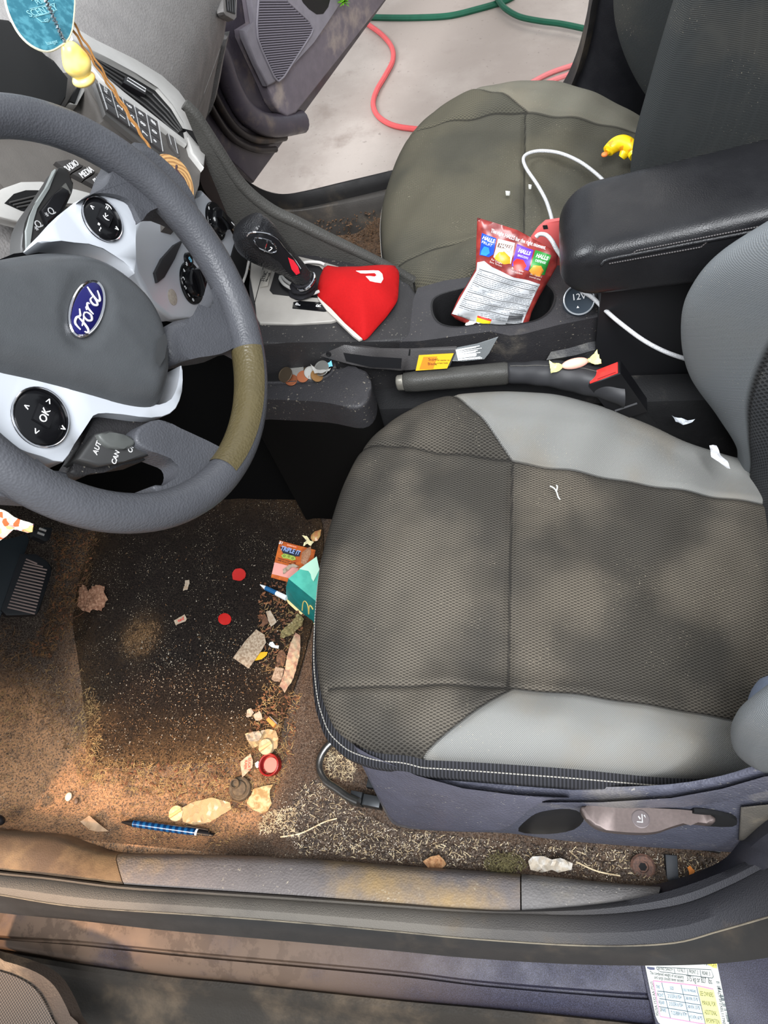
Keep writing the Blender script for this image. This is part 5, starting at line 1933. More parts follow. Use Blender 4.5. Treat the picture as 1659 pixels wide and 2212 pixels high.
bag_panel('strawberry', [(1108, 562), (1116, 555), (1130, 558), (1137, 570), (1128, 582), (1110, 578)], plain('berry', (206, 50, 40), .3), .0010, .003, pur)
bag_panel('citrus', [(1142, 580), (1152, 568), (1168, 570), (1174, 582), (1166, 594), (1150, 591)], plain('citrus', (230, 150, 60), .3), .0010, .003, grn)
bag_panel('warning_panel', [(1031, 678), (1062, 686), (1058, 698), (1029, 691)], plain('warn_yellow', (232, 208, 40), .4), .0008, .003, pan)
bag_panel('warning_header', [(1032, 677), (1062, 686), (1061, 690), (1031, 681)], plain('warn_red', (196, 60, 50), .4), .0011, .003, pan)
DX = (100, 30)
bag_text('slogan', 'The right HALLS for the right moment.', (1120, 516), .0068, white_ink, (120, 38), bold=.00008, w=124)
bag_text('flavour_name', 'HALLS', (1055, 515), .0066, white_ink, DX, blue, shear=.2, bold=.0002, w=27)
bag_text('flavour_line', 'FRUIT', (1052, 524), .0048, white_ink, DX, blue, w=23)
bag_text('flavour_name', 'HALLS', (1091, 530), .0066, white_ink, DX, soo, shear=.2, c=.0022, bold=.0002, w=27)
bag_text('flavour_line', 'SOOTHE', (1090, 539), .0046, plain('soothe_brown', (120, 90, 70), .5), DX, soo, w=23)
bag_text('flavour_name', 'HALLS', (1132, 541), .0066, white_ink, DX, pur, shear=.2, bold=.0002, w=27)
bag_text('flavour_line', 'BREEZERS', (1129, 551), .0040, white_ink, DX, pur, w=23)
bag_text('flavour_name', 'HALLS', (1170, 553), .0066, white_ink, DX, grn, shear=.2, bold=.0002, w=27)
bag_text('flavour_line', 'DEFENSE', (1167, 562), .0042, white_ink, DX, grn, w=23)
for s_, p_ in (('For Coughs\nSore Throats', (1072, 563)), ('Breezy flavor\nfor comfort', (1117, 581)), ('With Vitamin C\nassorted citrus', (1156, 594))):
    bag_text('small_print', s_, p_, .0036, plain('print_pale', (214, 190, 184), .6), DX, bgb, w=27)
# drug facts: rules and lines of print
mb = MB()
mb2 = MB()
Lp = np.array([(1033, 578), (1018, 608), (1000, 640), (982, 672)], float)
Rp_ = np.array([(1163, 616), (1150, 645), (1140, 668), (1128, 694)], float)
for k in range(26):
    t = k / 25
    l = np.array([np.interp(t, [0, .33, .66, 1], Lp[:, i]) for i in (0, 1)])
    r = np.array([np.interp(t, [0, .33, .66, 1], Rp_[:, i]) for i in (0, 1)])
    heavy = k in (0, 3, 8, 13, 17, 21)
    segs = [(0.02, .98)] if heavy else []
    if not heavy:
        x = .02
        while x < .95:
            w_ = random.uniform(.02, .09)
            segs.append((x, min(.97, x + w_)))
            x += w_ + .012
            if random.random() < .06:
                x += .15
    for (u0, u1) in segs:
        if u0 < .35 and t > .90:
            continue
        n = max(2, int((u1 - u0) * 24))
        pts = [bag_map(*BG.px([tuple(l + (r - l) * u)])[0], .0009) for u in np.linspace(u0, u1, n)]
        (mb if heavy else mb2).tube(pts, .00042 if heavy else .00038, 4)
obj('fact_rules', mb, black_ink, pan)
obj('fact_print', mb2, plain('print_grey', (96, 100, 104), .7), pan)
bag_panel('bar_code', [(1100, 668), (1132, 676), (1126, 697), (1092, 697)], plain('panel_white', (176, 178, 180), .45), .0008, .003, pan)
mb = MB()
for k in range(16):
    u = k / 15
    p0, p1 = np.array((1101, 670)) * (1 - u) + np.array((1093, 697)) * u, np.array((1130, 677)) * (1 - u) + np.array((1124, 698)) * u
    if random.random() < .8:
        mb.tube([bag_map(*BG.px([tuple(p0 + (p1 - p0) * s_)])[0], .0012) for s_ in (0, .5, 1)], random.choice([.0002, .0004, .0005]), 4)
obj('bar_code_lines', mb, black_ink, pan)
# crumpled receipt beside the bag
def crumple(name, label, cat, px, z, m, amp=.006, group=None, step=.006, thick=.0004, tilt=None, freq=110):
    f = FLAT(z)
    ph = random.uniform(0, 6)
    poly = f.px(px)
    mb = MB()
    mb.sheet(f, poly, thick, lambda a, b, d: amp * (.5 + .5 * math.sin(a * freq + ph) * math.cos(b * freq * .8 - ph)) + amp * .5 * math.sin((a + b) * freq * 2.1 + ph) ** 2 + (tilt(a, b) if tilt else 0), step)
    o = obj(name, mb, m, angle=25)
    return tag(o, label, cat, group)
crumple('paper_scrap', 'crumpled white paper scrap at the foot of the red and white bag', 'paper scrap', [(1005, 706), (1012, 698), (1030, 693), (1050, 697), (1052, 704), (1030, 712), (1012, 714)], .375, plain('scrap_white', (206, 204, 198), .7), .010, step=.004)

# red plastic sleeve behind the bag
RS = Frame(at(1190, 520, y=.462), (1, .1, 0), (0, .35, .93))
t = thing('card_sleeve', 'pinkish red plastic sleeve with a dark slot standing behind the candy bag', 'sleeve', at(1190, 560, y=.462))
mb = MB()
mb.prism(RS, RS.px([(1148, 516), (1164, 494), (1180, 480), (1214, 475), (1217, 520), (1217, 640), (1130, 640)]), -.010, .0, .003)
s0 = obj('sleeve', mb, plain('sleeve_red', (186, 84, 82), .4, var=.06), t, angle=50)
mb = MB()
mb.prism(RS, RS.px([(1172, 487), (1182, 486), (1184, 494), (1174, 495)]), -.0005, .0006)
obj('slot', mb, dark_void, s0)

# white charging cables
cable_m = NT('cable_white')
cv = cable_m.voro(900)
cable_m.set(cable_m.mix(cable_m.ramp(cv, .2, .7), lin((150, 150, 152)), lin((190, 190, 190))), .6)
cable_m.bump(cv, .4, .0006)
def cable(name, label, pts, r):
    P = np.array([at(x, y, z=z) for x, y, z in pts])
    P = resample(smooth_poly(list(P), 8, False), 120)
    mb = MB()
    mb.tube(P, r, 10)
    return tag(obj(name, mb, cable_m.m), label, 'cable')
cable('charging_cable', 'white cable looping across the passenger seat towards the armrest', [(1340, 425, .345), (1312, 398, .348), (1284, 372, .353), (1250, 348, .356), (1210, 331, .356), (1172, 326, .356), (1145, 330, .357), (1131, 341, .357), (1136, 362, .357), (1160, 398, .358), (1178, 430, .362), (1188, 458, .376), (1194, 482, .39)], .0030)
cable('charging_cable', 'white braided cable running from the red sleeve under the armrest to the driver seat', [(1158, 512, .462), (1166, 506, .466), (1180, 508, .47), (1192, 520, .470), (1202, 538, .462), (1214, 556, .452), (1226, 580, .435), (1250, 622, .43), (1280, 643, .428), (1310, 672, .425), (1340, 698, .42), (1390, 735, .41), (1440, 761, .40), (1490, 778, .39)], .0030)

# yellow toy on the passenger seat
ty = thing('toy_duck', 'small yellow rubber animal toy with orange beak against the passenger seat back', 'toy', at(1345, 338, z=.335))
tz = .345
sp_pts = [at(x, y, z=z) for x, y, z in [(1311, 329, tz), (1320, 320, tz + .002), (1333, 311, tz + .006), (1347, 309, tz + .008), (1360, 316, tz + .006), (1368, 328, tz), (1372, 338, tz - .002)]]
sp_pts = resample(smooth_poly(sp_pts, 6, False), 40)
mb = MB()
mb.tube(sp_pts, [.0095 + .0035 * math.sin(math.pi * k / 39) if k > 1 else .005 for k in range(40)], 16)
mb.tube([at(1352, 322, z=tz), at(1348, 334, z=tz - .004), at(1343, 341, z=tz - .008)], [.0085, .0085, .006], 12)
yl = NT('toy_yellow')
yl.set(yl.mix(yl.ramp(yl.noise(90, 2), .58, .66), lin((242, 206, 24)), lin((226, 150, 30))), .35)
body_ = obj('body', mb, yl.m, ty)
mb = MB()
mb.ellip(at(1306, 334, z=tz), [(.0055, 0, 0), (0, .005, 0), (0, 0, .004)])
obj('beak', mb, plain('beak_orange', (244, 132, 70), .4), ty)

# red face mask over the gear plate
MF = Frame(DK.p(*DK.px([(775, 650)])[0], .006), (1, 0, -.18), (0, 1, .05))
fm = thing('face_mask', 'bright red cloth face mask with white mark draped over the gear lever base', 'face mask', MF.o)
mask_px = [(699, 580), (730, 578), (775, 577), (845, 574), (856, 580), (862, 592), (861, 625), (858, 650), (845, 672), (818, 704), (793, 731), (782, 733), (772, 724), (745, 700), (715, 668), (686, 641)]
mp_ = MF.px(mask_px)
def mh(a, b, d):
    return .030 * (1 - math.exp(-d / .030)) + .0012 * math.sin(a * 90) * math.sin(b * 110)
mb = MB()
mb.sheet(MF, [tuple(q) for q in smooth_poly(mp_, 3)], .0018, mh, .005)
mred = NT('mask_red')
mred.set(mred.mix(mred.noise(300, 2), lin((150, 8, 11)), lin((168, 13, 15))), .85, 0, .2)
mred.bump(mred.noise(900, 2), .3, .0005)
mk = obj('front_panel', mb, mred.m, fm, angle=70)
mb = MB()
edge = [(686, 643), (715, 670), (745, 702), (772, 726), (783, 735), (776, 738), (762, 728), (735, 702), (706, 674), (688, 650)]
mb.prism(MF, MF.px(edge), .0, .004, .001)
obj('lining', mb, plain('lining_white', (178, 172, 164), .8), fm)
def mm(a, b, c):
    d = float(seg_dist([(a, b)], mp_)[0])
    return MF.p(a, b, mh(a, b, d) + .0021 + c)
mb = MB()
lg = [(770, 607), (806, 604), (818, 606), (826, 612), (828, 622), (823, 632), (812, 634), (800, 634), (791, 625), (810, 623), (814, 618), (810, 614), (790, 615), (780, 614)]
v2, tris, bnd, dd = fill(MF.px(lg), .0025)
n = len(v2)
mb.add([mm(a, b, .0004) for a, b in v2] + [mm(a, b, -.0004) for a, b in v2], list(tris) + [(bnd[(i + 1) % len(bnd)], bnd[i], n + bnd[i], n + bnd[(i + 1) % len(bnd)]) for i in range(len(bnd))])
obj('printed_mark', mb, plain('mark_white', (238, 232, 230), .7), mk)
mb = MB()
for pts in ([(702, 583), (690, 578), (668, 577), (655, 580), (640, 588)], [(690, 640), (672, 646), (650, 643), (630, 634), (614, 624), (606, 612), (610, 608), (617, 616), (632, 626), (652, 634), (676, 634)]):
    P = resample(smooth_poly([DK.p(a, b, .010) for a, b in DK.px(pts)], 6, False), 40)
    mb.tube(P, .0024, 8)
mb2 = MB()
obj('ear_loop', mb, plain('loop_white', (180, 178, 174), .8), fm)

# ice scraper between console and hand brake
sc2 = thing('ice_scraper', 'black ice scraper with yellow label and clear blade wedged beside the console', 'ice scraper', at(850, 780, y=.305) - V3(0, 0, .03))
IS = Frame(at(840, 765, y=.297), (1, -.02, -.02), (0, .35, .94))
mb = MB()
hnd = [(690, 736), (715, 737), (760, 748), (820, 756), (884, 757), (986, 752), (984, 764), (972, 792), (890, 799), (872, 800), (860, 802), (800, 796), (760, 788), (722, 778), (692, 770)]
mb.prism(IS, IS.px(hnd), -.006, .0, .002, 2)
h_ = obj('handle', mb, grain('scraper_black', (60, 58, 58), .42, 700, .3, fleck=(110, 108, 100)), sc2, angle=50)
mb = MB()
mb.prism(IS, IS.px([(742, 762), (800, 770), (868, 774), (866, 796), (800, 792), (748, 780)]), .0, .0008)
obj('handle_recess', mb, smooth_black, h_)
mb = MB()
a0, b0 = IS.px([(710, 765)])[0]
mb.lathe(Frame(IS.p(a0, b0), IS.e1, IS.e2), [(.004, -.002), (.004, .0008), (.003, .0012), (.002, .0002), (.0001, .0002)], 20)
obj('hang_hole', mb, dark_void, h_)
mb = MB()
mb.prism(IS, IS.px([(884, 754), (887, 754), (886, 768), (882, 768)]), .0, .0006)
obj('handle_joint', mb, dark_void, h_)
lq = IS.px([(905, 767), (980, 763), (966, 795), (898, 800)])
mb = MB()
mb.prism(IS, lq, .0, .0012)
lb = obj('label', mb, plain('label_yellow', (226, 176, 40), .4), sc2)
mb = MB()
mb.prism(IS, IS.px([(915, 770), (945, 769), (936, 796), (906, 797)]), .0012, .0015)
obj('label_block', mb, plain('label_orange', (222, 130, 40), .4), lb)
for s_, p_, z_ in (('Super', (936, 775), .0060), ('Blade', (934, 785), .0060), ('All weather ice', (958, 777), .0028), ('scraper blade', (956, 783), .0028)):
    mb = MB()
    a0, b0 = IS.px([p_])[0]
    write(mb, s_, z_, IS, a0, b0, .0016, extrude=.0001)
    obj('label_print', mb, plain('label_ink', (60, 34, 30), .6), lb)
mb = MB()
mb.prism(IS, IS.px([(984, 754), (1030, 745), (1076, 730), (1056, 765), (1046, 778), (1000, 782), (976, 782)]), -.004, -.002, .0005)
gl = NT('clear_blade')
gl.set(lin((190, 196, 198)), .12)
gl.b.inputs['Transmission Weight'].default_value = .75
bl_ = obj('blade', mb, gl.m, sc2)
mb = MB()
for k in range(12):
    p0, p1 = (984 + k * .5, 757 + k * 2), (1030 + random.uniform(-6, 12), 748 + k * 2.4)
    q = IS.px([p0, p1])
    mb.tube([IS.p(*q[0], -.0014), IS.p(*q[1], -.0012)], random.uniform(.0004, .0012), 5)
obj('blade_ribs', mb, plain('rib_silver', (206, 208, 208), .25, .4), bl_)

# coins in the pocket
CT = .3735
def coin(px_, r, m, label, tilt=(0, 0), dz=0.0, cat='coin', name='coin', group='coins in the console pocket'):
    o_ = at(*px_, z=CT + dz)
    nn = nrm([tilt[0], tilt[1], 1])
    e1 = nrm(np.cross([0, 1, 0], nn))
    f = Frame(o_, e1, np.cross(nn, e1))
    mb = MB()
    mb.lathe(f, [(r * .98, 0), (r, .0002), (r, .0015), (r * .98, .0017), (r * .88, .0017), (r * .86, .0014), (.0001, .0014)], 28)
    return tag(obj(name, mb, m, angle=25), label, cat, group)
cu, cdark, ag = plain('copper', (196, 120, 84), .35, .8), plain('coin_dark', (92, 80, 66), .4, .7), plain('coin_silver', (176, 174, 168), .3, .85)
coin((617, 810), .0120, cdark, 'large dark tarnished coin at the left end of the coin pocket', (-.3, -.35), .006)
coin((640, 799), .0115, ag, 'silver coin lying behind the dark coin in the pocket', (.1, -.2), .003)
coin((655, 814), .0095, cu, 'bright copper penny at the front of the coin pocket', (0, -.25), .005)
coin((630, 822), .0095, cu, 'dull copper penny tucked under the front rim of the pocket', (0, -.1), .001)
coin((672, 806), .0105, ag, 'small silver coin in the middle of the pocket pile', (.35, -.3), .006)
coin((684, 812), .0095, plain('coin_bronze', (150, 112, 70), .4, .7), 'bronze coin on edge at the right of the copper penny', (.7, -.3), .006)
coin((695, 796), .0120, ag, 'large bright silver coin at the right end of the pocket', (-.2, -.35), .010)
coin((664, 797), .0110, cdark, 'dark coin under the silver ones at the back of the pocket', (0, -.15), .001)
crumple('paper_scrap', 'tiny bright blue paper scrap at the right end of the coin pocket', 'paper scrap', [(708, 786), (716, 780), (719, 792), (711, 795)], .384, plain('scrap_blue', (120, 196, 226), .6), .003, step=.003)
crumple('gum_wrapper', 'shiny silver wrapper strip among the coins in the pocket', 'wrapper', [(672, 790), (684, 800), (703, 802), (716, 798), (712, 804), (694, 809), (680, 808)], .385, plain('foil', (206, 204, 198), .3, .5), .003, step=.003)

# wrapped candy behind the hand brake
ca = thing('wrapped_candy', 'pink wrapped candy with pale yellow twisted ends behind the hand brake', 'candy', at(1242, 786, z=.365))
mb = MB()
c0 = at(1242, 785, z=.386)
mb.ellip(c0, [(.018, .004, 0), (-.001, .0075, 0), (0, 0, .007)])
obj('candy', mb, NT('candy_pink').set(lin((232, 176, 158)), .3).m, ca)
def twist(c, d, m, nm, par, L=.016):
    d = nrm(d)
    s_ = nrm(np.cross(d, [0, 0, 1]))
    G = []
    for k in range(5):
        t = k / 4
        G.append([c + d * L * t + s_ * (w_ * (.002 + .010 * t)) + V3(0, 0, .003 * math.sin(w_ * 9 + k)) for w_ in np.linspace(-1, 1, 9)])
    G = np.array(G)
    mb = MB()
    mb.grid(G)
    mb.grid(G - V3(0, 0, .0004))
    return obj(nm, mb, m, par, angle=30)
pal = plain('twist_pale', (226, 220, 150), .4)
twist(c0 + V3(-.017, -.004, 0), V3(-1, -.1, 0), pal, 'wrapper_end', ca)
twist(c0 + V3(.017, .004, 0), V3(1, .25, .1), pal, 'wrapper_end', ca)
o = MB()
o.ellip(at(1231, 800, z=.372), [(.006, 0, 0), (0, .005, 0), (0, 0, .005)])
tag(obj('candy_drop', o, plain('candy_yellow', (214, 182, 60), .3)), 'small round yellow candy just below the pink wrapped candy', 'candy')

# tissues beside and on the seat
crumple('tissue', 'white tissue corner on the floor between seat cushion and console', 'tissue', [(1450, 904), (1478, 908), (1500, 910), (1490, 916), (1475, 920), (1458, 916)], .29, plain('tissue_white', (172, 176, 182), .8), .006, step=.004)
crumple('tissue', 'white torn tissue stuck in the gap between cushion and seat back', 'tissue', [(1531, 966), (1547, 965), (1556, 985), (1570, 1000), (1576, 1017), (1568, 1016), (1552, 1000), (1535, 990)], .300, plain('tissue_white2', (174, 174, 176), .8), .004, step=.004)
mb = MB()
for pts in ([(1188, 1050), (1196, 1054), (1202, 1062), (1206, 1074), (1210, 1079)], [(1202, 1061), (1204, 1052), (1202, 1048)]):
    mb.tube(smooth_poly([at(x, y, z=.347) for x, y in pts], 5, False), .0009, 6)
tag(obj('thread_scrap', mb, plain('thread_pale', (196, 200, 196), .7)), 'short white thread lying on the driver seat cushion', 'thread')
mb = MB()
mb.tube(smooth_poly([at(x, y, z=.335) for x, y in [(1612, 1590), (1628, 1588), (1640, 1580), (1650, 1574)]], 5, False), .0008, 6)
tag(obj('thread_scrap', mb, plain('thread_pale', (196, 200, 196), .7)), 'frayed white thread end beside the recliner cover', 'thread')
for k, (x, y, s_, lab) in enumerate(((1097, 416, 5, 'white crumb nearer the front of the passenger seat'), (1145, 402, 3.5, 'tiny white crumb right of the seam on the passenger seat'))):
    mb = MB()
    f = FLAT(.362)
    mb.prism(f, f.px([(x - s_, y - 2), (x + s_, y - 1), (x + s_ * .6, y + 2), (x - s_ * .8, y + 2)]), -.004, .002, .0005)
    tag(obj('crumb', mb, plain('crumb_white', (206, 206, 200), .8)), lab, 'crumb')

# ------------------------------------------------------------------ hanging ornaments
def rope(mb, p0, p1, r, n=40, sag=0.0, amp=.0, tw=0):
    pts = []
    for k in range(n):
        t = k / (n - 1)
        pts.append(p0 + (p1 - p0) * t + V3(amp * math.cos(t * tw), amp * math.sin(t * tw), -sag * math.sin(math.pi * t)))
    mb.tube(pts, r, 7)
oy = .30
ws = thing('wood_slice_tag', 'round wood slice tag lettered T. on a thin cord in front of the radio', 'ornament', at(380, 385, y=oy))
WS = Frame(at(376, 388, y=oy), (.42, .88, -.2), (-.45, .25, .86))
wr = [(342, 336), (352, 332), (372, 336), (392, 350), (408, 372), (417, 400), (418, 425), (412, 442), (396, 436), (376, 420), (356, 398), (340, 372), (332, 352), (334, 340)]
mb = MB()
mb.prism(WS, [tuple(q) for q in smooth_poly(WS.px(wr), 3)], -.005, .0, .0008)
wood = NT('slice_wood')
vd = wood.n('ShaderNodeVectorMath', operation='DISTANCE')
wood.link(wood.pos(), vd.inputs[0])
vd.inputs[1].default_value = tuple(WS.p(*WS.px([(382, 396)])[0]))
ringv = wood.math('SINE', wood.math('ADD', wood.math('MULTIPLY', vd.outputs['Value'], 1500), wood.math('MULTIPLY', wood.noise(60, 2), 8)))
wood.set(wood.mix(wood.ramp(ringv, -.2, 1.0), lin((172, 134, 84)), lin((128, 90, 52))), .6)
sl_ = obj('slice', mb, wood.m, ws, angle=40)
mb = MB()
for pts in ([(381, 357), (378, 378)], [(380, 367), (395, 385), (401, 396)], ):
    q = WS.px(pts)
    mb.tube([WS.p(a, b, .0006) for a, b in q], .0011, 6)
a0, b0 = WS.px([(399, 393)])[0]
mb.ellip(WS.p(a0, b0, .0005), [(.0012, 0, 0), (0, .0012, 0), (0, 0, .0012)], 8, 6)
obj('lettering', mb, plain('burnt_ink', (58, 42, 48), .7), sl_)
mb = MB()
for pts in ([(392, 412), (396, 416)], [(386, 420), (400, 428)]):
    q = WS.px(pts)
    mb.tube([WS.p(a, b, .0006) for a, b in q], .0009, 6)
obj('lower_lettering', mb, plain('burnt_ink', (58, 42, 48), .7), sl_)
mb = MB()
kn_ = at(340, 346, y=oy)
topk = at(95, -30, y=oy + .02)
rope(mb, kn_, topk, .0012, amp=.0008, tw=60)
rope(mb, kn_, topk + V3(.004, .004, 0), .0011, amp=.0008, tw=-55)
cord_m = plain('cord_tan', (158, 112, 62), .8)
obj('cord', mb, cord_m, ws)
mb = MB()
q = WS.px([(338, 345), (345, 352), (352, 362), (357, 368)])
mb.tube([WS.p(a, b, .001) for a, b in q], .0013, 6)
obj('cord_loop', mb, cord_m, ws)
mb = MB()
mb.ellip(at(340, 342, y=oy), [(.003, 0, 0), (0, .003, 0), (0, 0, .005)], 10, 8)
mb.ellip(at(337, 352, y=oy), [(.0025, 0, 0), (0, .0025, 0), (0, 0, .004)], 10, 8)
obj('cord_knot', mb, plain('knot_pale', (232, 206, 140), .7), ws)

td = thing('air_freshener', 'round teal paper air freshener with pale edge hanging at the upper left', 'air freshener', at(90, 60, y=.29))
TF = Frame(at(88, 30, y=.285), (.30, .90, -.3), (-.55, .33, .77))
mb = MB()
cir = [tuple(q) for q in smooth_poly(TF.px([(14, 10), (16, -40), (60, -90), (120, -90), (158, -30), (159, 40), (150, 80), (128, 100), (106, 110), (84, 106), (58, 90), (34, 60)]), 4)]
mb.prism(TF, cir, -.0016, .0, .0003)
teal = NT('teal_card')
teal.set(teal.mix(teal.ramp(teal.noise(130, 3), .4, .65), lin((28, 92, 108)), lin((62, 124, 138))), .6)
tc = obj('disc', mb, teal.m, td, angle=40)
mb = MB()
rim_pts = [TF.p(a, b, -.0008) for a, b in resample(cir + [cir[0]], 80)[:-1]]
mb.tube(rim_pts, .0011, 6, closed=True)
obj('disc_edge', mb, plain('edge_cream', (190, 184, 160), .7), tc)
ink_t = plain('ink_pale_teal', (120, 170, 178), .6)
ang = None
def ttext(s, px, size, nm='lettering'):
    mb = MB()
    a0, b0 = TF.px([px])[0]
    a1, b1 = TF.px([(px[0] + 20, px[1] - 5)])[0]
    write(mb, s, size, TF, a0, b0, .0004, rot=math.atan2(b1 - b0, a1 - a0), extrude=.0002)
    return obj(nm, mb, ink_t, tc)
ttext('SCENTSY', (92, 24), .0088)
ttext('PURE', (90, 4), .0062)
ttext('est.', (100, 43), .005)
ttext('hanger', (112, 92), .005)
mb = MB()
for loop in ([(64, 20), (118, 8), (122, 22), (72, 38)], [(68, 2), (90, -18), (116, 2)], [(76, 37), (90, 48), (104, 48), (118, 26)]):
    q = TF.px(loop)
    mb.tube([TF.p(a, b, .0003) for a, b in q], .0004, 5, closed=len(loop) == 4)
obj('emblem_outline', mb, ink_t, tc)
mb = MB()
rope(mb, at(141, 94, y=.275), at(88, -20, y=.275), .0011, amp=.0011, tw=90)
rope(mb, at(139, 93, y=.276), at(92, -20, y=.276), .0010, amp=.0011, tw=-90)
ch = plain('chain_steel', (130, 140, 146), .25, .8)

dl = thing('hanging_figurine', 'pale yellow rubber duck figurine hanging on a chain beside the teal disc', 'ornament', at(166, 150, y=.275))
obj('chain', mb, ch, dl)
mb = MB()
du, dw = nrm(at(184, 178, y=.275) - at(146, 98, y=.275)), nrm([.6, -.5, .2])
cD = at(164, 132, y=.275)
Ld = np.linalg.norm(at(184, 178, y=.275) - at(146, 98, y=.275)) / 2
dw = nrm(dw - np.dot(dw, du) * du)
dv_ = np.cross(du, dw)
G = []
for t in np.linspace(-1, 1, 30):
    r = Ld * .72 * math.sqrt(max(.0004, 1 - t ** 2)) * (1 + .08 * math.sin(t * 4 + .6))
    G.append([cD + du * t * Ld + dw * r * math.cos(th) * .9 + dv_ * r * math.sin(th) for th in np.linspace(0, 2 * math.pi, 26, endpoint=False)])
mb.grid(np.array(G), closed_v=True, cap0=True, cap1=True)
dyl = NT('figurine_yellow')
dyl.set(dyl.mix(dyl.ramp(dyl.noise(40, 2), .35, .6), lin((236, 180, 66)), lin((246, 220, 130))), .35)
obj('body', mb, dyl.m, dl)
mb = MB()
mb.ellip(at(181, 171, y=.275), [du * Ld * .34, dw * Ld * .62, dv_ * Ld * .66], 20, 12)
obj('base', mb, dyl.m, dl)
mb = MB()
mb.ellip(at(146, 146, y=.275) + dw * .004, [du * Ld * .28, dw * Ld * .18, dv_ * Ld * .22], 14, 8)
obj('bill', mb, plain('bill_orange', (236, 150, 30), .4), dl)

# flowery key pouch hanging below the wheel
mb = MB()
KPf = Frame(at(20, 1120, z=.60), (1, .2, .1), (-.2, .7, .7))
poly = KPf.px([(-90, 1090), (-20, 1090), (18, 1106), (52, 1124), (74, 1132), (72, 1148), (58, 1152), (30, 1143), (16, 1158), (0, 1168), (-40, 1190), (-90, 1180)])
flo = NT('flower_print')
fv = flo.n('ShaderNodeTexVoronoi')
fv.inputs['Scale'].default_value = 170
flo.link(flo.pos(), fv.inputs['Vector'])
rp = flo.n('ShaderNodeValToRGB')
rp.color_ramp.interpolation = 'CONSTANT'
els = rp.color_ramp.elements
els[0].color = lin((236, 226, 206))
els[1].position = .30
els[1].color = lin((232, 170, 160))
for p_, c_ in ((.45, (240, 232, 214)), (.62, (222, 92, 44)), (.74, (236, 222, 200)), (.86, (126, 40, 96)), (.93, (240, 200, 120))):
    e_ = els.new(p_)
    e_.color = lin(c_)
sepc = flo.n('ShaderNodeSeparateColor')
flo.link(fv.outputs['Color'], sepc.inputs[0])
flo.link(sepc.outputs[0], rp.inputs[0])
flo.set(rp.outputs[0], .8)
mb.sheet(KPf, poly, .001, lambda a, b, d: .010 * (1 - math.exp(-d / .01)) + .003 * math.sin(a * 170) * math.cos(b * 150), .005)
tag(obj('key_pouch', mb, flo.m), 'flower printed fabric pouch hanging below the steering wheel at the left edge', 'pouch')

# accelerator pedal
pe = thing('accelerator_pedal', 'black floor pedal with pale ribs at the left edge of the footwell', 'pedal', at(55, 1270, x=-.62) - V3(0, 0, .05))
PF = Frame(at(55, 1270, x=-.60), (0, 1, 0), (-.72, 0, .69))
mb = MB()
mb.prism(PF, PF.px([(44, 1196), (78, 1196), (104, 1213), (113, 1226), (110, 1240), (86, 1318), (78, 1328), (14, 1330), (2, 1318)]), -.012, .0, .003)
pp = obj('pedal_pad', mb, plain('pedal_black', (22, 24, 27), .5), pe, angle=50)
for k in range(17):
    t = k / 16
    x0, y0 = 56 - 40 * t, 1208 + 104 * t
    x1, y1 = min(106 - 30 * max(0, t - .1), 84 + 200 * t), 1214 + 108 * t
    q = PF.px([(x0, y0), (x1 - 4, y1 + 4)])
    mb = MB()
    mb.tube([PF.p(*q[0], .0006), PF.p(*q[1], .0006)], .0014, 6)
    obj('grip_rib', mb, plain('rib_tan', (126, 110, 104), .7), pp)
mb = MB()
mb.prism(PF, PF.px([(-60, 1180), (60, 1150), (66, 1166), (30, 1260), (0, 1340), (-60, 1330)]), -.05, -.004, .006)
obj('pedal_arm', mb, plain('arm_dark', (34, 40, 44), .4), pe, angle=50)
bp = thing('brake_pedal', 'black brake pedal edge with two pale slots under the steering wheel', 'pedal', at(92, 1158, x=-.56))
PB = Frame(at(92, 1158, x=-.56), (0, 1, 0), (-.6, 0, .8))
mb = MB()
mb.prism(PB, PB.px([(70, 1148), (96, 1138), (114, 1140), (108, 1166), (98, 1170), (72, 1158)]), -.015, 0, .002)
p2 = obj('pedal_pad', mb, plain('pedal_black', (22, 24, 27), .5), bp, angle=50)
for (x, y) in ((92, 1144), (88, 1153)):
    q = PB.px([(x - 7, y - 2), (x + 7, y + 3)])
    mb = MB()
    mb.tube([PB.p(*q[0], .0006), PB.p(*q[1], .0006)], .0022, 6)
    obj('pad_slot', mb, plain('slot_pale', (150, 150, 148), .6), p2)

# hood latch knob at the kick panel
mb = MB()
mb.ellip(at(-4, 1772, z=.075), [(.011, 0, 0), (0, .008, 0), (0, 0, .010)])
tag(obj('release_knob', mb, smooth_black), 'round black knob at the far left of the driver sill', 'knob')

# ------------------------------------------------------------------ tyre information label on the sill
mb = MB()
fb_ = FLAT(.0655)
mb.prism(fb_, fb_.px([(1376, 2050), (1720, 2040), (1720, 2290), (1436, 2290), (1400, 2150)]), -.03, .0, .003)
struct('trim_5', mb, paint.m)
lf = Frame(at(1480, 2150, z=.0672), at(1560, 2165, z=.0672) - at(1480, 2150, z=.0672), V3(.12, 1, 0))
tl = thing('tire_label', 'white and yellow tire and loading label on the sill below the pillar', 'label', lf.o)
mb = MB()
LQ = [(1392, 2078), (1548, 2078), (1575, 2212), (1578, 2235), (1438, 2222), (1422, 2208), (1416, 2195)]
mb.prism(lf, lf.px(LQ), -.001, .0006)
lbm = obj('sticker', mb, plain('label_paper', (182, 186, 180), .5), tl)
def lprism(name, px, m, c0=.0006, c1=.0009, par=lbm):
    mb = MB()
    mb.prism(lf, lf.px(px), c0, c1)
    return obj(name, mb, m, par)
lprism('yellow_panel', [(1506, 2128), (1541, 2136), (1560, 2214), (1524, 2214)], plain('label_lemon', (186, 186, 112), .5))
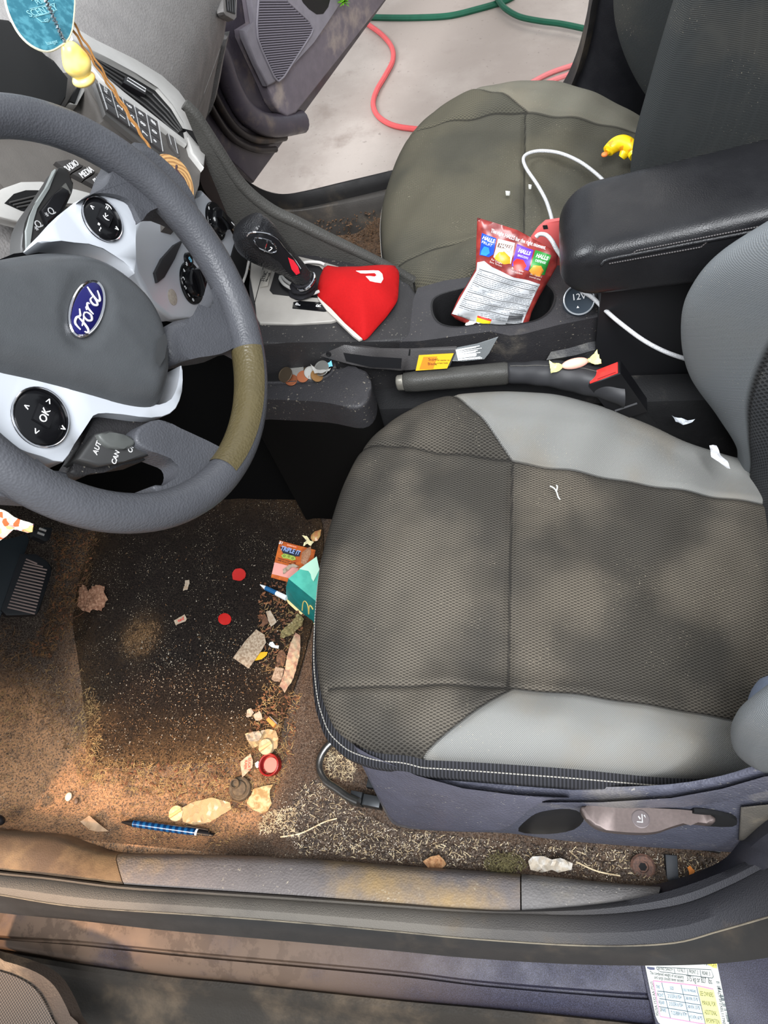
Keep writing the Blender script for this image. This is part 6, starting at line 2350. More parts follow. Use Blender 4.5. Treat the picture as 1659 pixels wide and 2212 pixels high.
lprism('yellow_header', [(1515, 2076), (1548, 2076), (1549, 2092), (1541, 2091)], plain('label_yellow2', (236, 222, 90), .5))
lprism('white_table', [(1416, 2122), (1504, 2131), (1524, 2214), (1432, 2198)], plain('table_blue', (164, 178, 186), .5))
lprism('emblem', [(1397, 2088), (1414, 2090), (1414, 2095), (1404, 2095), (1398, 2092)], plain('emblem_navy', (24, 34, 74), .4))
def lline(mb, pts, r=.00035):
    q = lf.px(pts)
    mb.tube([lf.p(a, b, .001) for a, b in q], r, 5)
mb = MB()
for pts in ([(1433, 2142), (1507, 2152)], [(1437, 2159), (1513, 2171)], [(1421, 2176 - 2), (1517, 2190)], [(1429, 2122), (1448, 2199)], [(1470, 2124), (1490, 2206)], [(1504, 2131), (1524, 2214)], [(1420, 2141), (1433, 2142)], [(1424, 2157), (1437, 2159)]):
    lline(mb, pts)
obj('table_lines', mb, plain('line_dark', (60, 70, 74), .6), lbm)
mb = MB()
for pts in ([(1411, 2119), (1504, 2129), (1540, 2137)], [(1411, 2119), (1426, 2196), (1524, 2213)]):
    lline(mb, pts, .0007)
obj('table_border', mb, plain('line_pink', (222, 140, 166), .6), lbm)
mb = MB()
q = [(1418, 2089), (1536, 2095), (1541, 2110), (1538, 2113), (1426, 2099), (1419, 2094)]
lline(mb, q + [q[0]], .0003)
for x in (1456, 1484, 1512):
    lline(mb, [(x, 2091 + (x - 1418) * .05), (x + 2, 2100 + (x - 1418) * .1)], .0003)
obj('capacity_box', mb, plain('line_dark', (60, 70, 74), .6), lbm)
def ltext(s, px, size, d=(40, 5), m=black_ink, w=None, **k):
    mb = MB()
    a0, b0 = lf.px([px])[0]
    a1, b1 = lf.px([(px[0] + d[0], px[1] + d[1])])[0]
    write(mb, s, size, lf, a0, b0, .001, rot=math.atan2(b1 - b0, a1 - a0), fit=(w * math.hypot(a1 - a0, b1 - b0) / math.hypot(*d)) if w else None, extrude=.0001, **k)
    obj('label_print', mb, m, lbm)
for s_, p_, z_, k in (('SEATING CAPACITY', (1437, 2094), .0042, 34), ('TOTAL: 5', (1471, 2096), .0056, 18), ('FRONT: 2', (1498, 2100), .0056, 20), ('REAR: 3', (1525, 2103), .0056, 17),
                      ('The combined weight of occupants', (1440, 2106), .0051, 74), ('and cargo should never exceed :', (1446, 2115), .0051, 66), ('375 kg or 827  lbs.', (1511, 2117), .0085, 56),
                      ('TIRE', (1421, 2132), .0045, 8), ('SIZE', (1451, 2135), .0045, 8), ('COLD TIRE PRESSURE', (1489, 2140), .0036, 28),
                      ('FRONT', (1426, 2150), .0052, 14), ('215/55R16 93H', (1457, 2153), .0056, 30), ('240 KPA, 35 PSI', (1494, 2158), .0050, 27),
                      ('REAR', (1429, 2166), .0052, 12), ('215/55R16 93H', (1460, 2170), .0056, 30), ('240 KPA, 35 PSI', (1498, 2176), .0050, 27),
                      ('SPARE', (1432, 2182), .0052, 13), ('T125/80R16 97M', (1466, 2190), .0056, 34), ('415 KPA, 60 PSI', (1503, 2198), .0050, 28),
                      ('SEE OWNERS', (1526, 2148), .0066, 29), ('MANUAL FOR', (1531, 2168), .0066, 29), ('ADDITIONAL', (1535, 2188), .0066, 27), ('INFORMATION', (1539, 2206), .0066, 29), ('MATION', (1534, 2082), .008, 26)):
    ltext(s_, p_, z_, w=k)
ltext('95U5A-1532-AA (TLU)', (1414, 2157), .0050, (-8, -44), w=74)
ltext('1FADP3F2XEL11790', (1557, 2170), .0044, (8, 50), w=84)
mb = MB()
for k in range(34):
    t = k / 33
    x, y = 1546 + 28 * t, 2118 + 100 * t
    if random.random() < .75:
        lline(mb, [(x, y), (x + 7, y + 1)], random.choice([.0002, .0004, .0006]))
obj('bar_code', mb, plain('line_dark', (60, 70, 74), .6), lbm)

# speaker corner of the driver door
dd2 = thing('car_door', 'brown tinted corner of the driver door with speaker mesh at the lower left', 'car door', at(30, 2180, z=.12))
DD = Frame(at(30, 2170, z=.14), (1, 0, 0), (0, .94, .34))
mb = MB()
mb.prism(DD, [tuple(q) for q in smooth_poly(DD.px([(-120, 2040), (-20, 2068), (60, 2092), (108, 2120), (136, 2160), (160, 2215), (190, 2300), (-120, 2300)]), 3)], -.02, 0, .006, 3)
dm = obj('door_trim', mb, grain('door_brown', (58, 50, 44), .5, 400, .3, dirt=(116, 100, 82), damt=.4), dd2, angle=50)
mesh_ = NT('speaker_mesh')
x_, y_, z_ = mesh_.xyz()
s1 = mesh_.math('MULTIPLY', mesh_.math('COSINE', mesh_.math('MULTIPLY', x_, 2 * math.pi / .0042)), mesh_.math('COSINE', mesh_.math('MULTIPLY', y_, 2 * math.pi / .0042)))
mesh_.set(mesh_.mix(mesh_.ramp(s1, -.4, .3), lin((36, 32, 29)), lin((80, 70, 61))), .6)
mesh_.bump(s1, .5, .0015)
mb = MB()
mb.prism(DD, [tuple(q) for q in smooth_poly(DD.px([(-110, 2078), (-20, 2090), (40, 2108), (80, 2134), (104, 2170), (122, 2215), (140, 2290), (-110, 2290)]), 3)], .0, .004, .003, 2)
obj('speaker_mesh', mb, mesh_.m, dm, angle=50)

# ------------------------------------------------------------------ litter on the driver floor
def zf(px_, py_, lift=.004):
    p = at(px_, py_, z=.0)
    return float(max(.012 if inside([p[:2]], mp)[0] else 0, floor_z(p[0], p[1]))) + lift
def litter(name, label, cat, px, m, amp=.003, lift=.003, step=.006, freq=110, group=None):
    c = np.mean(np.array(px, float), 0)
    return crumple(name, label, cat, px, zf(c[0], c[1], lift), m, amp, group, step, freq=freq)
def mottled(name, c0, c1, scale=160, rough=.8):
    k = 'mo_' + name
    if k not in MATS:
        t = NT(k)
        t.set(t.mix(t.ramp(t.noise(scale, 4, .65), .38, .62), lin(c0), lin(c1)), rough)
        MATS[k] = t.m
    return MATS[k]
paper = mottled('paper', (160, 146, 128), (140, 120, 98))
paper_d = mottled('paper_dirty', (148, 129, 110), (110, 89, 70))
leafm = mottled('dry_leaf', (148, 113, 89), (120, 83, 62), 220)
leafb = mottled('dead_leaf', (97, 62, 38), (68, 43, 28), 220)
film = NT('clear_film')
film.set(lin((206, 176, 132)), .25)
film.b.inputs['Alpha'].default_value = .38
film = film.m

lf1 = litter('dry_leaf', 'curled pinkish dry maple leaf lying on the mat by the pedal', 'leaf', [(172, 1276), (183, 1266), (190, 1270), (196, 1282), (203, 1270), (216, 1267), (230, 1270), (232, 1286), (236, 1298), (230, 1308), (222, 1322), (205, 1320), (196, 1325), (182, 1322), (171, 1312), (174, 1298)], leafm, .009, step=.004, freq=160)
mb = MB()
mb.tube([at(182, 1322, z=.018), at(170, 1330, z=.014), at(150, 1336, z=.012)], .0008, 6)
obj('stem', mb, leafb, lf1)
red_p = plain('disc_red', (160, 24, 20), .5)
for px_, lab, r in (((517, 1242), 'upper red paper dot with a pointed edge, nearer the steering wheel', 15), ((486, 1338), 'lower round red paper dot on the black mat', 14)):
    c = [(px_[0] + r * math.cos(t), px_[1] + r * .9 * math.sin(t)) for t in np.linspace(0, 2 * math.pi, 22, endpoint=False)]
    if r == 15:
        c = [q for q in c if not (q[0] < px_[0] - 4 and q[1] > px_[1] + 2)] 
        c.insert(8, (px_[0] - 14, px_[1] + 10))
        ctr = np.array(px_)
        c.sort(key=lambda q: math.atan2(q[1] - ctr[1], q[0] - ctr[0]))
    litter('paper_dot', lab, 'paper dot', c, red_p, .002, .004)
scr1 = litter('paper_scrap', 'small white paper scrap with red print in the middle of the mat', 'paper scrap', [(376, 1341), (400, 1328), (405, 1338), (402, 1343), (380, 1351)], paper, .002)
mb = MB()
zz = zf(390, 1340, .008)
f = Frame(at(391, 1339, z=zz), at(402, 1334, z=zz) - at(380, 1344, z=zz), (0, 1, 0))
write(mb, 'ted', .009, f, 0, 0, .001)
obj('red_print', mb, plain('print_red', (206, 60, 50), .6), scr1)
litter('paper_scrap', 'small torn tan paper scrap near the upper red dot', 'paper scrap', [(401, 1255), (410, 1254), (411, 1262), (406, 1275), (396, 1277), (400, 1265)], paper, .003, step=.004)

# scratch ticket
tkz = zf(630, 1215, .010)
tp_ = [(604, 1167), (682, 1189), (664, 1270), (585, 1247)]
TKf = Frame(at(633, 1218, z=tkz), at(682, 1189, z=tkz) - at(604, 1167, z=tkz), at(604, 1167, z=tkz) - at(585, 1247, z=tkz))
tk = thing('lottery_ticket', 'orange scratch ticket lying on the floor by the front of the seat', 'scratch ticket', TKf.o)
mb = MB()
mb.sheet(TKf, TKf.px(tp_), .0005, lambda a, b, d: .0012 * math.sin(a * 60))
tko = mottled('ticket_orange', (190, 98, 34), (160, 74, 26), 90, .45)
tb_ = obj('card', mb, tko, tk)
def tkp(name, px, m, c=.0022, bv=0):
    mb = MB()
    mb.prism(TKf, TKf.px(px), c, c + .0003)
    return obj(name, mb, m, tb_)
def tkt(s, px, size, m, c=.0026, sx=1.0, **k):
    mb = MB()
    a0, b0 = TKf.px([px])[0]
    write(mb, s, size, TKf, a0, b0, c, extrude=.0001, sx=sx, **k)
    return obj('ticket_lettering', mb, m, tb_)
tkp('title_shadow', [(605, 1182), (650, 1193), (648, 1203), (638, 1203), (612, 1196)], plain('title_dark', (40, 44, 60), .5))
tkp('price_strip', [(620, 1176), (644, 1182), (643, 1186), (619, 1180)], plain('strip_red', (200, 80, 54), .5))
tkp('green_chain', [(608, 1201), (614, 1197), (622, 1198), (630, 1199), (638, 1204), (640, 1210), (632, 1212), (622, 1208), (612, 1207)], plain('chain_green', (150, 170, 74), .5))
tkp('pink_panel', [(594, 1216), (646, 1229), (640, 1254), (588, 1241)], plain('panel_pink', (214, 150, 140), .5))
for x, y in ((615, 1202), (625, 1203), (633, 1207)):
    mb = MB()
    a0, b0 = TKf.px([(x, y)])[0]
    mb.lathe(Frame(TKf.p(a0, b0, .0025), TKf.e1, TKf.e2), [(.0022, 0), (.0022, .0002), (.0014, .0002), (.0014, 0)], 14, cap=False)
    obj('chain_ring', mb, plain('ring_dark', (50, 60, 30), .5), tb_)
tkt('TRIPLE IT', (628, 1191), .0125, plain('title_blue', (150, 176, 226), .4), bold=.0002, sx=.78)
tkt('$1', (608, 1174), .0078, white_ink, bold=.0002)
tkt('SCRATCH', (631, 1181), .0042, plain('strip_text', (240, 220, 170), .5))
tkt('Match any number to win', (620, 1212), .0036, black_ink)
tkt('prize shown. Triple it!', (618, 1216), .0036, black_ink)
litter('paper_strip', 'pale paper strip bent across the orange ticket', 'paper strip', [(612, 1232), (626, 1222), (634, 1220), (648, 1226), (640, 1228), (632, 1226), (620, 1236), (613, 1242)], paper, .004, .018, .004)
# candy wrapper with tied bow above the ticket
wz = zf(670, 1170, .012)
wc = thing('candy_wrapper', 'orange and cream twisted candy wrapper above the scratch ticket', 'wrapper', at(671, 1176, z=wz - .008))
mb = MB()
mb.sheet(FLAT(wz), FLAT(wz).px([(671, 1163), (672, 1156), (680, 1148), (694, 1144), (692, 1158), (686, 1168), (676, 1170)]), .0004, lambda a, b, d: .006 * (1 - math.exp(-d / .006)), .004)
obj('wrapper_top', mb, mottled('wrapper_orange', (180, 112, 76), (188, 156, 96), 200, .35), wc)
mb = MB()
mb.sheet(FLAT(wz), FLAT(wz).px([(654, 1160), (664, 1160), (671, 1170), (680, 1174), (674, 1182), (666, 1178), (656, 1182), (658, 1174), (664, 1170)]), .0004, lambda a, b, d: .004 * math.sin(a * 300) ** 2 + .003, .003)
obj('wrapper_knot', mb, plain('wrapper_cream', (232, 222, 178), .4), wc)
mb = MB()
mb.sheet(FLAT(wz), FLAT(wz).px([(664, 1184), (672, 1180), (672, 1196), (664, 1214), (660, 1222), (650, 1216), (652, 1194)]), .0004, lambda a, b, d: .005 * (1 - math.exp(-d / .006)), .004)
obj('wrapper_tail', mb, mottled('wrapper_check', (179, 140, 112), (156, 105, 73), 420, .4), wc)

# teal food box jutting out from under the seat
fb = thing('food_box', 'teal cardboard food box with pale scalloped flap under the seat edge', 'food box', at(650, 1330, z=.005))
zt = .085
q = {k: at(x, y, z=z) for k, (x, y, z) in dict(a=(623, 1250, zt), b=(672, 1290, zt - .004), b2=(740, 1345, zt - .01), c=(618, 1293, .018), c2=(618, 1268, .06), d=(671, 1341, .012), d2=(740, 1400, .010), e=(647, 1230, zt + .004), f=(668, 1236, zt + .004), g=(676, 1256, zt), h=(740, 1240, zt + .004)).items()}
teal_d = mottled('teal_dark', (22, 124, 120), (18, 112, 108), 60, .55)
teal_l = mottled('teal_light', (74, 172, 152), (64, 160, 142), 60, .55)
mint = plain('mint', (182, 224, 200), .55)
def plate(name, pts, m, parent, th=.0012):
    pts = [np.asarray(p) for p in pts]
    nn = nrm(np.cross(pts[1] - pts[0], pts[-1] - pts[0]))
    mb = MB()
    n = len(pts)
    mb.add([p for p in pts] + [p - nn * th for p in pts], [tuple(range(n)), tuple(range(n, 2 * n))[::-1]] + [(i, (i + 1) % n, n + (i + 1) % n, n + i) for i in range(n)])
    return obj(name, mb, m, parent, smooth=False)
front = plate('front_panel', [q['a'], q['c2'], q['c'], q['d'], q['d2'], q['b2'], q['b']], teal_d, fb)
top_ = plate('top_panel', [q['a'], q['b'], q['b2'], q['h'], q['e']], teal_l, fb)
plate('scalloped_flap', [q['e'] + V3(0, 0, .002), at(660, 1232, z=zt + .006), at(666, 1233, z=zt + .006), at(671, 1240, z=zt + .006), at(673, 1250, z=zt + .006), at(677, 1256, z=zt + .006), at(690, 1230, z=zt + .006), at(684, 1202, z=zt + .006)], mint, fb)
plate('bottom_edge', [q['c'] + V3(0, 0, .001), at(616, 1290, z=.019), at(622, 1303, z=.014), at(672, 1349, z=.008), at(740, 1408, z=.006), q['d2'], q['d']], plain('card_cream', (226, 208, 150), .6), fb)
mb = MB()
FBf = Frame(q['b'] * .5 + q['d'] * .5, q['d'] - q['c'], q['b'] - q['d'])
if np.dot(FBf.n, CP - FBf.o) < 0:
    FBf = Frame(FBf.o, -(q['d'] - q['c']), q['b'] - q['d'])
for pts in ([(653, 1318), (655, 1302), (659, 1298), (663, 1302), (666, 1312), (667, 1326)], [(667, 1326), (668, 1312), (671, 1308), (676, 1316)]):
    P = [on(x, y, FBf.o + .0006 * FBf.n, FBf.n) for x, y in pts]
    mb.tube(resample(smooth_poly(P, 5, False), 24), .0013, 7)
obj('printed_arches', mb, plain('arch_yellow', (226, 200, 110), .5), front)
# stick beside it
mb = MB()
st = thing('paper_stick', 'blue and white pointed paper stick lying against the teal box', 'stick', at(590, 1280, z=.02))
zs_ = .028
sp0 = [at(562, 1263, z=zs_), at(574, 1270, z=zs_), at(597, 1281, z=zs_), at(619, 1292, z=zs_)]
mb.tube(sp0[:2], [.0008, .0040], 8)
obj('tip', mb, plain('stick_white', (220, 222, 222), .5), st)
mb = MB()
mb.tube(sp0[1:3], [.0042, .0044], 8)
obj('band', mb, plain('stick_blue', (30, 84, 128), .5), st)
mb = MB()
mb.tube(sp0[2:], [.0046, .0050], 8)
obj('shaft', mb, plain('stick_white', (220, 222, 222), .5), st)

litter('paper_scrap', 'white paper label with red print beside the teal box', 'paper scrap', [(576, 1323), (585, 1320), (592, 1332), (599, 1345), (586, 1355), (580, 1340)], paper, .003, .006)
litter('dead_leaf', 'brown dead leaf under the white paper label by the box', 'leaf', [(567, 1333), (574, 1328), (580, 1340), (582, 1346), (570, 1354), (564, 1356), (568, 1344)], leafb, .004, .003, .004)
litter('wrapper', 'crumpled khaki wrapper below the teal box', 'wrapper', [(644, 1328), (652, 1332), (659, 1341), (657, 1352), (645, 1361), (632, 1375), (616, 1382), (607, 1378), (611, 1364), (624, 1350), (636, 1340)], mottled('wrapper_khaki', (140, 128, 89), (105, 92, 62), 260, .4), .008, .006, .004)
tgz = zf(545, 1400, .008)
litter('card_tag', 'dirty cream card tag with clipped corners on the mat', 'card', [(554, 1360), (572, 1372), (575, 1388), (565, 1406), (538, 1445), (504, 1422), (530, 1386)], mottled('card_dirty', (158, 142, 121), (120, 100, 80), 240), .0015, .008, freq=40)
litter('yellow_scrap', 'bright yellow scrap poking out from under the card tag', 'scrap', [(564, 1410), (579, 1409), (577, 1416), (566, 1425), (550, 1428), (556, 1420)], plain('scrap_yellow', (190, 144, 24), .5), .002, .004)
litter('plastic_bit', 'pale bent plastic bit right of the card tag', 'plastic piece', [(583, 1388), (590, 1387), (595, 1395), (603, 1395), (602, 1402), (588, 1399), (581, 1394)], plain('bit_pale', (196, 200, 196), .4), .002, .004, .003)
litter('paper_strip', 'long folded pale paper strip along the seat front', 'paper strip', [(639, 1367), (650, 1375), (650, 1400), (648, 1420), (641, 1450), (633, 1472), (624, 1486), (617, 1499), (612, 1490), (606, 1484), (614, 1455), (620, 1425), (630, 1392)], mottled('strip_paper', (164, 147, 120), (142, 107, 89), 60), .005, .006, .005)
litter('wrapper', 'brown crinkled wrapper left of the long paper strip', 'wrapper', [(604, 1408), (614, 1406), (619, 1416), (615, 1438), (600, 1442), (598, 1424)], mottled('wrapper_brown', (105, 73, 48), (67, 44, 30), 260), .006, .004, .004)
litter('paper_scrap', 'square dirty paper scrap at the foot of the long strip', 'paper scrap', [(596, 1441), (614, 1445), (611, 1460), (606, 1473), (594, 1473), (587, 1468), (592, 1454)], paper_d, .002, .005)
litter('paper_scrap', 'white torn rectangle of paper above the plastic film', 'paper scrap', [(548, 1545), (562, 1537), (566, 1544), (568, 1553), (562, 1557), (553, 1557)], paper, .003, .006, .004)
litter('paper_scrap', 'little ragged cream scrap left of the torn rectangle', 'paper scrap', [(534, 1535), (543, 1530), (549, 1540), (543, 1548), (533, 1550)], paper, .004, .006, .004)
mbz = zf(588, 1560, .004)
mx = thing('match_book', 'small orange box with grey striking edge near the paper scraps', 'box', at(588, 1561, z=mbz))
f = FLAT(mbz)
mb = MB()
mb.prism(f, f.px([(577, 1557), (582, 1550), (598, 1565), (592, 1573)]), 0, .006, .0008)
obj('box_body', mb, plain('box_orange', (206, 128, 62), .5), mx)
mb = MB()
mb.prism(f, f.px([(583, 1549), (586, 1549), (601, 1563), (599, 1566)]), 0, .0062, .0005)
obj('striker', mb, plain('striker_grey', (120, 112, 108), .7), mx)
litter('plastic_film', 'clear crinkled plastic film beneath the beige bottle cap', 'plastic film', [(532, 1588), (545, 1583), (560, 1580), (580, 1576), (598, 1580), (604, 1598), (600, 1618), (580, 1622), (560, 1612), (548, 1618), (540, 1606)], film, .006, .004, .005)
litter('paper_scrap', 'crumpled white tissue piece left of the beige cap', 'paper scrap', [(534, 1590), (548, 1582), (562, 1580), (568, 1590), (560, 1603), (545, 1604), (536, 1600)], paper, .006, .008, .004)

def cap(name, label, c, r, prof, m, lift=.002, tilt=(0, 0), n=32, ribs=0):
    z = zf(*c, lift)
    nn = nrm([tilt[0], tilt[1], 1])
    e1 = nrm(np.cross([0, 1, 0], nn))
    f = Frame(at(*c, z=z), e1, np.cross(nn, e1))
    return f
f = cap('', '', (574, 1613), 0, 0, 0, .010, (-.15, -.2))
bc1 = thing('bottle_cap', 'beige screw cap with a grip bar lying above the red cap', 'cap', f.o - V3(0, 0, .006))
beige = mottled('cap_beige', (172, 155, 124), (153, 132, 100), 120, .5)
mb = MB()
mb.lathe(f, [(.0125, -.008), (.013, -.001), (.012, .001), (.0001, .0012)], 32)
obj('cap_disc', mb, beige, bc1)
mb = MB()
f2 = Frame(f.o, (.8, .6, 0), (-.6, .8, 0))
mb.box(f2, -.0115, .0115, -.0025, .0025, .0005, .005, .0012)
obj('grip_bar', mb, plain('cap_bar', (186, 152, 108), .6), bc1)  # bar in a warmer tan than the disc
f = cap('', '', (372, 1757), 0, 0, 0, .006, (.1, -.1))
bc2 = thing('bottle_cap', 'cream screw cap with a grip bar lying above the blue pen', 'cap', at(379, 1757, z=zf(379, 1757, 0)))
f = Frame(at(380, 1757, z=zf(380, 1757, .008)), (1, .2, 0), (-.2, 1, .1))
mb = MB()
mb.lathe(f, [(.0120, -.006), (.0125, -.001), (.0115, .001), (.0001, .0012)], 32)
obj('cap_disc', mb, mottled('cap_cream', (188, 164, 128), (171, 140, 97), 120, .5), bc2)
mb = MB()
f2 = Frame(f.o, (.8, .6, 0), (-.6, .8, 0))
mb.box(f2, -.011, .011, -.0022, .0022, .0005, .004, .001)
obj('grip_bar', mb, plain('cap_bar2', (196, 150, 98), .6), bc2)  # bar in a deeper tan than the cream disc
# red cap, open side up
rz = zf(588, 1653, .004)
rc = thing('bottle_cap', 'red ribbed plastic bottle cap with its hollow side up', 'cap', at(588, 1653, z=rz))
f = Frame(at(588, 1653, z=rz), (1, 0, .12), (0, 1, .15))
redc = plain('cap_red', (128, 22, 20), .4)
mb = MB()
prof = [(.0150, 0), (.0172, .002), (.0172, .014), (.0162, .0146), (.0150, .0142), (.0146, .004), (.0001, .0036)]
P = np.zeros((len(prof), 72, 3))
for i, (r, c) in enumerate(prof):
    for j in range(72):
        rr = r + (.0004 * (j % 2) if i in (1, 2) else 0)
        P[i, j] = f.p(rr * math.cos(2 * math.pi * j / 72), rr * math.sin(2 * math.pi * j / 72), c)
mb.grid(P, closed_v=True, cap0=True, cap1=True)
rcb = obj('cap_shell', mb, redc, rc)
mb = MB()
mb.lathe(f, [(.0118, .0036), (.0118, .0062), (.0108, .0064), (.0001, .0058)], 32)
obj('seal_disc', mb, plain('seal_rose', (166, 108, 98), .5), rcb)
scr2 = litter('paper_scrap', 'cream candy paper with red print left of the red cap', 'paper scrap', [(520, 1646), (530, 1638), (542, 1628), (548, 1643), (546, 1658), (535, 1670), (525, 1680), (522, 1662)], mottled('candy_paper', (177, 152, 128), (163, 132, 107), 90), .003, .010, .005)
mb = MB()
zz = zf(535, 1653, .0165)
f = Frame(at(535, 1652, z=zz), at(535, 1632, z=zz) - at(533, 1668, z=zz), V3(-1, 0, .0))
f = Frame(f.o, -f.e1, V3(1, .1, 0))
write(mb, 'LUCKY\nRAIN', .0062, f, 0, 0, .001, extrude=.0002)
obj('red_print', mb, plain('print_red', (206, 60, 50), .6), scr2)
litter('plastic_bit', 'small clear pebble of plastic between candy paper and red cap', 'plastic piece', [(553, 1650), (559, 1645), (564, 1650), (563, 1658), (556, 1660), (553, 1656)], plain('pebble_white', (206, 202, 190), .3), .004, .004, .003)
# rubber mount
zz = zf(521, 1702, .003)
rm = thing('rubber_grommet', 'dusty brown rubber grommet with a raised nub near the leaf piece', 'grommet', at(521, 1703, z=zz))
f = Frame(at(521, 1704, z=zz), (1, 0, 0), (0, 1, .1))
mb = MB()
mb.lathe(f, [(.0185, 0), (.0195, .004), (.0175, .0085), (.0155, .0095), (.0135, .0085), (.0125, .0085), (.011, .011), (.0001, .0125)], 36)
rmm = mottled('grommet_brown', (89, 73, 52), (67, 54, 38), 120, .8)
rg = obj('grommet_body', mb, rmm, rm)
a0, b0 = f.px([(514, 1694)])[0]
mb = MB()
mb.lathe(Frame(f.p(a0, b0, .010), f.e1, f.e2), [(.0075, -.002), (.0080, .004), (.0072, .0056), (.0058, .005), (.0052, .001), (.0001, .001)], 24)
obj('nub', mb, rmm, rg)
litter('leaf_piece', 'torn quarter of a pale yellow dry leaf beside the rubber grommet', 'leaf', [(534, 1735), (544, 1718), (549, 1706), (566, 1701), (592, 1696), (586, 1708), (585, 1720), (588, 1738), (580, 1752), (566, 1757), (547, 1750)], mottled('leaf_yellow', (180, 161, 120), (142, 112, 68), 90), .005, .006, .005, 70)
litter('plastic_film', 'clear dusty plastic film stretched beside the cream cap above the pen', 'plastic film', [(392, 1748), (420, 1732), (460, 1724), (498, 1734), (502, 1748), (480, 1762), (450, 1778), (420, 1784), (396, 1776)], film, .005, .004, .006)
litter('plastic_strip', 'dusty translucent plastic strip left of the blue pen', 'plastic strip', [(174, 1775), (182, 1770), (194, 1762), (220, 1784), (246, 1804), (236, 1810), (224, 1816), (200, 1798)], mottled('strip_tan', (140, 113, 84), (120, 94, 67), 90, .4), .002, .004, .006, 40)
for c, r, lab, col_ in (((148, 1721), 9, 'pale round plastic chip on the brown carpet', (206, 186, 160)), ((164, 1731), 7, 'dark round chip beside the pale one on the carpet', (92, 72, 56))):
    mb = MB()
    f = FLAT(zf(*c, .003))
    mb.ellip(at(*c, z=zf(*c, .003)), [(r / 1500, 0, 0), (0, r * 1.2 / 1500, 0), (0, 0, .003)], 16, 10)
    tag(obj('plastic_chip', mb, plain('chip_%d' % r, col_, .5)), lab, 'plastic piece')

# pen
pz = zf(365, 1790, .010)
pn = thing('pen', 'blue ballpoint pen with black ends lying along the driver sill', 'pen', at(365, 1790, z=pz - .006))
pen_pts = [at(x, y, z=pz) for x, y in [(264, 1776), (289, 1779), (424, 1798), (428, 1799), (462, 1804)]]
def pen_part(name, p0, p1, r, m, parent=pn):
    mb = MB()
    mb.tube([p0, p0 * .5 + p1 * .5, p1], r, 14)
    return obj(name, mb, m, parent)
pd_ = nrm(pen_pts[-1] - pen_pts[0])
pen_part('tip', pen_pts[0], pen_pts[1], [.0015, .0036, .0052], smooth_black)
penb = NT('pen_blue')
sxx = penb.math('SINE', penb.math('MULTIPLY', penb.xyz()[0], 620))
penb.set(penb.mix(penb.ramp(sxx, -.3, .5), lin((8, 44, 86)), lin((24, 84, 138))), .25, .4)
pen_part('barrel', pen_pts[1], pen_pts[2], [.0054, .0056, .0056], penb.m)
pen_part('ring', pen_pts[2], pen_pts[3], [.0059, .0059, .0059], plain('ring_white', (226, 226, 224), .3))
pen_part('cap_end', pen_pts[3], pen_pts[4] - pd_ * .006, [.0056, .0056, .0050], smooth_black)
pen_part('push_button', pen_pts[4] - pd_ * .007, pen_pts[4], [.0036, .0036, .0034], gloss_black)
mb = MB()
s_ = nrm(np.cross(pd_, [0, 0, 1]))
if np.dot(s_, [0, 1, 0]) < 0:
    s_ = -s_
mb.tube([pen_pts[4] - pd_ * .010 + s_ * .006 + V3(0, 0, .002), pen_pts[3] - pd_ * .022 + s_ * .0072 + V3(0, 0, .002)], .0013, 8)
obj('clip', mb, smooth_black, pn)

# bits in the strip under the seat
def u_z(x, y, l=.004):
    p = at(x, y, z=.016)
    return float(floor_z(p[0], p[1])) + l
def under(name, label, cat, px, m, amp=.006, lift=.006, step=.005, freq=150):
    c = np.mean(np.array(px, float), 0)
    return crumple(name, label, cat, px, u_z(c[0], c[1], lift), m, amp, None, step, freq=freq)
under('paper_wad', 'white paper wad with an orange mark under the seat skirt', 'paper scrap', [(1141, 1862), (1150, 1852), (1175, 1850), (1192, 1858), (1210, 1855), (1237, 1866), (1234, 1880), (1206, 1886), (1192, 1880), (1170, 1886), (1146, 1880)], mottled('wad_white', (180, 177, 171), (163, 152, 136), 60), .010, .006)
under('dead_leaf', 'curled tan dead leaf in the strip beside the sill plate', 'leaf', [(915, 1862), (930, 1852), (950, 1848), (960, 1858), (966, 1868), (950, 1880), (930, 1880)], mottled('leaf_tan', (164, 126, 88), (128, 88, 56), 160), .010, .005, .004)
under('dead_leaf', 'bright orange dead leaf fragment near the pillar', 'leaf', [(1484, 1874), (1490, 1870), (1494, 1876), (1500, 1882), (1496, 1890), (1488, 1894), (1487, 1884)], plain('leaf_orange', (206, 128, 60), .8), .004, .006, .004)
mb = MB()
c = at(1092, 1872, z=u_z(1092, 1872, .004))
for i in range(900):
    th, r = random.uniform(0, 6.28), random.random() ** .7
    p = c + V3(.030 * r * math.cos(th), .018 * r * math.sin(th), .016 * (1 - r ** 2) * random.uniform(.2, 1))
    d = nrm([random.gauss(0, 1), random.gauss(0, 1), random.gauss(0, .6)]) * random.uniform(.003, .007)
    w = nrm(np.cross(d, [.2, .5, 1])) * .0006
    mb.add([p - w, p + d, p + w], [(0, 1, 2)])
tag(obj('moss_clump', mb, mottled('moss', (100, 92, 56), (67, 60, 35), 300)), 'olive clump of dry moss in the strip under the seat skirt', 'moss', kind='stuff')
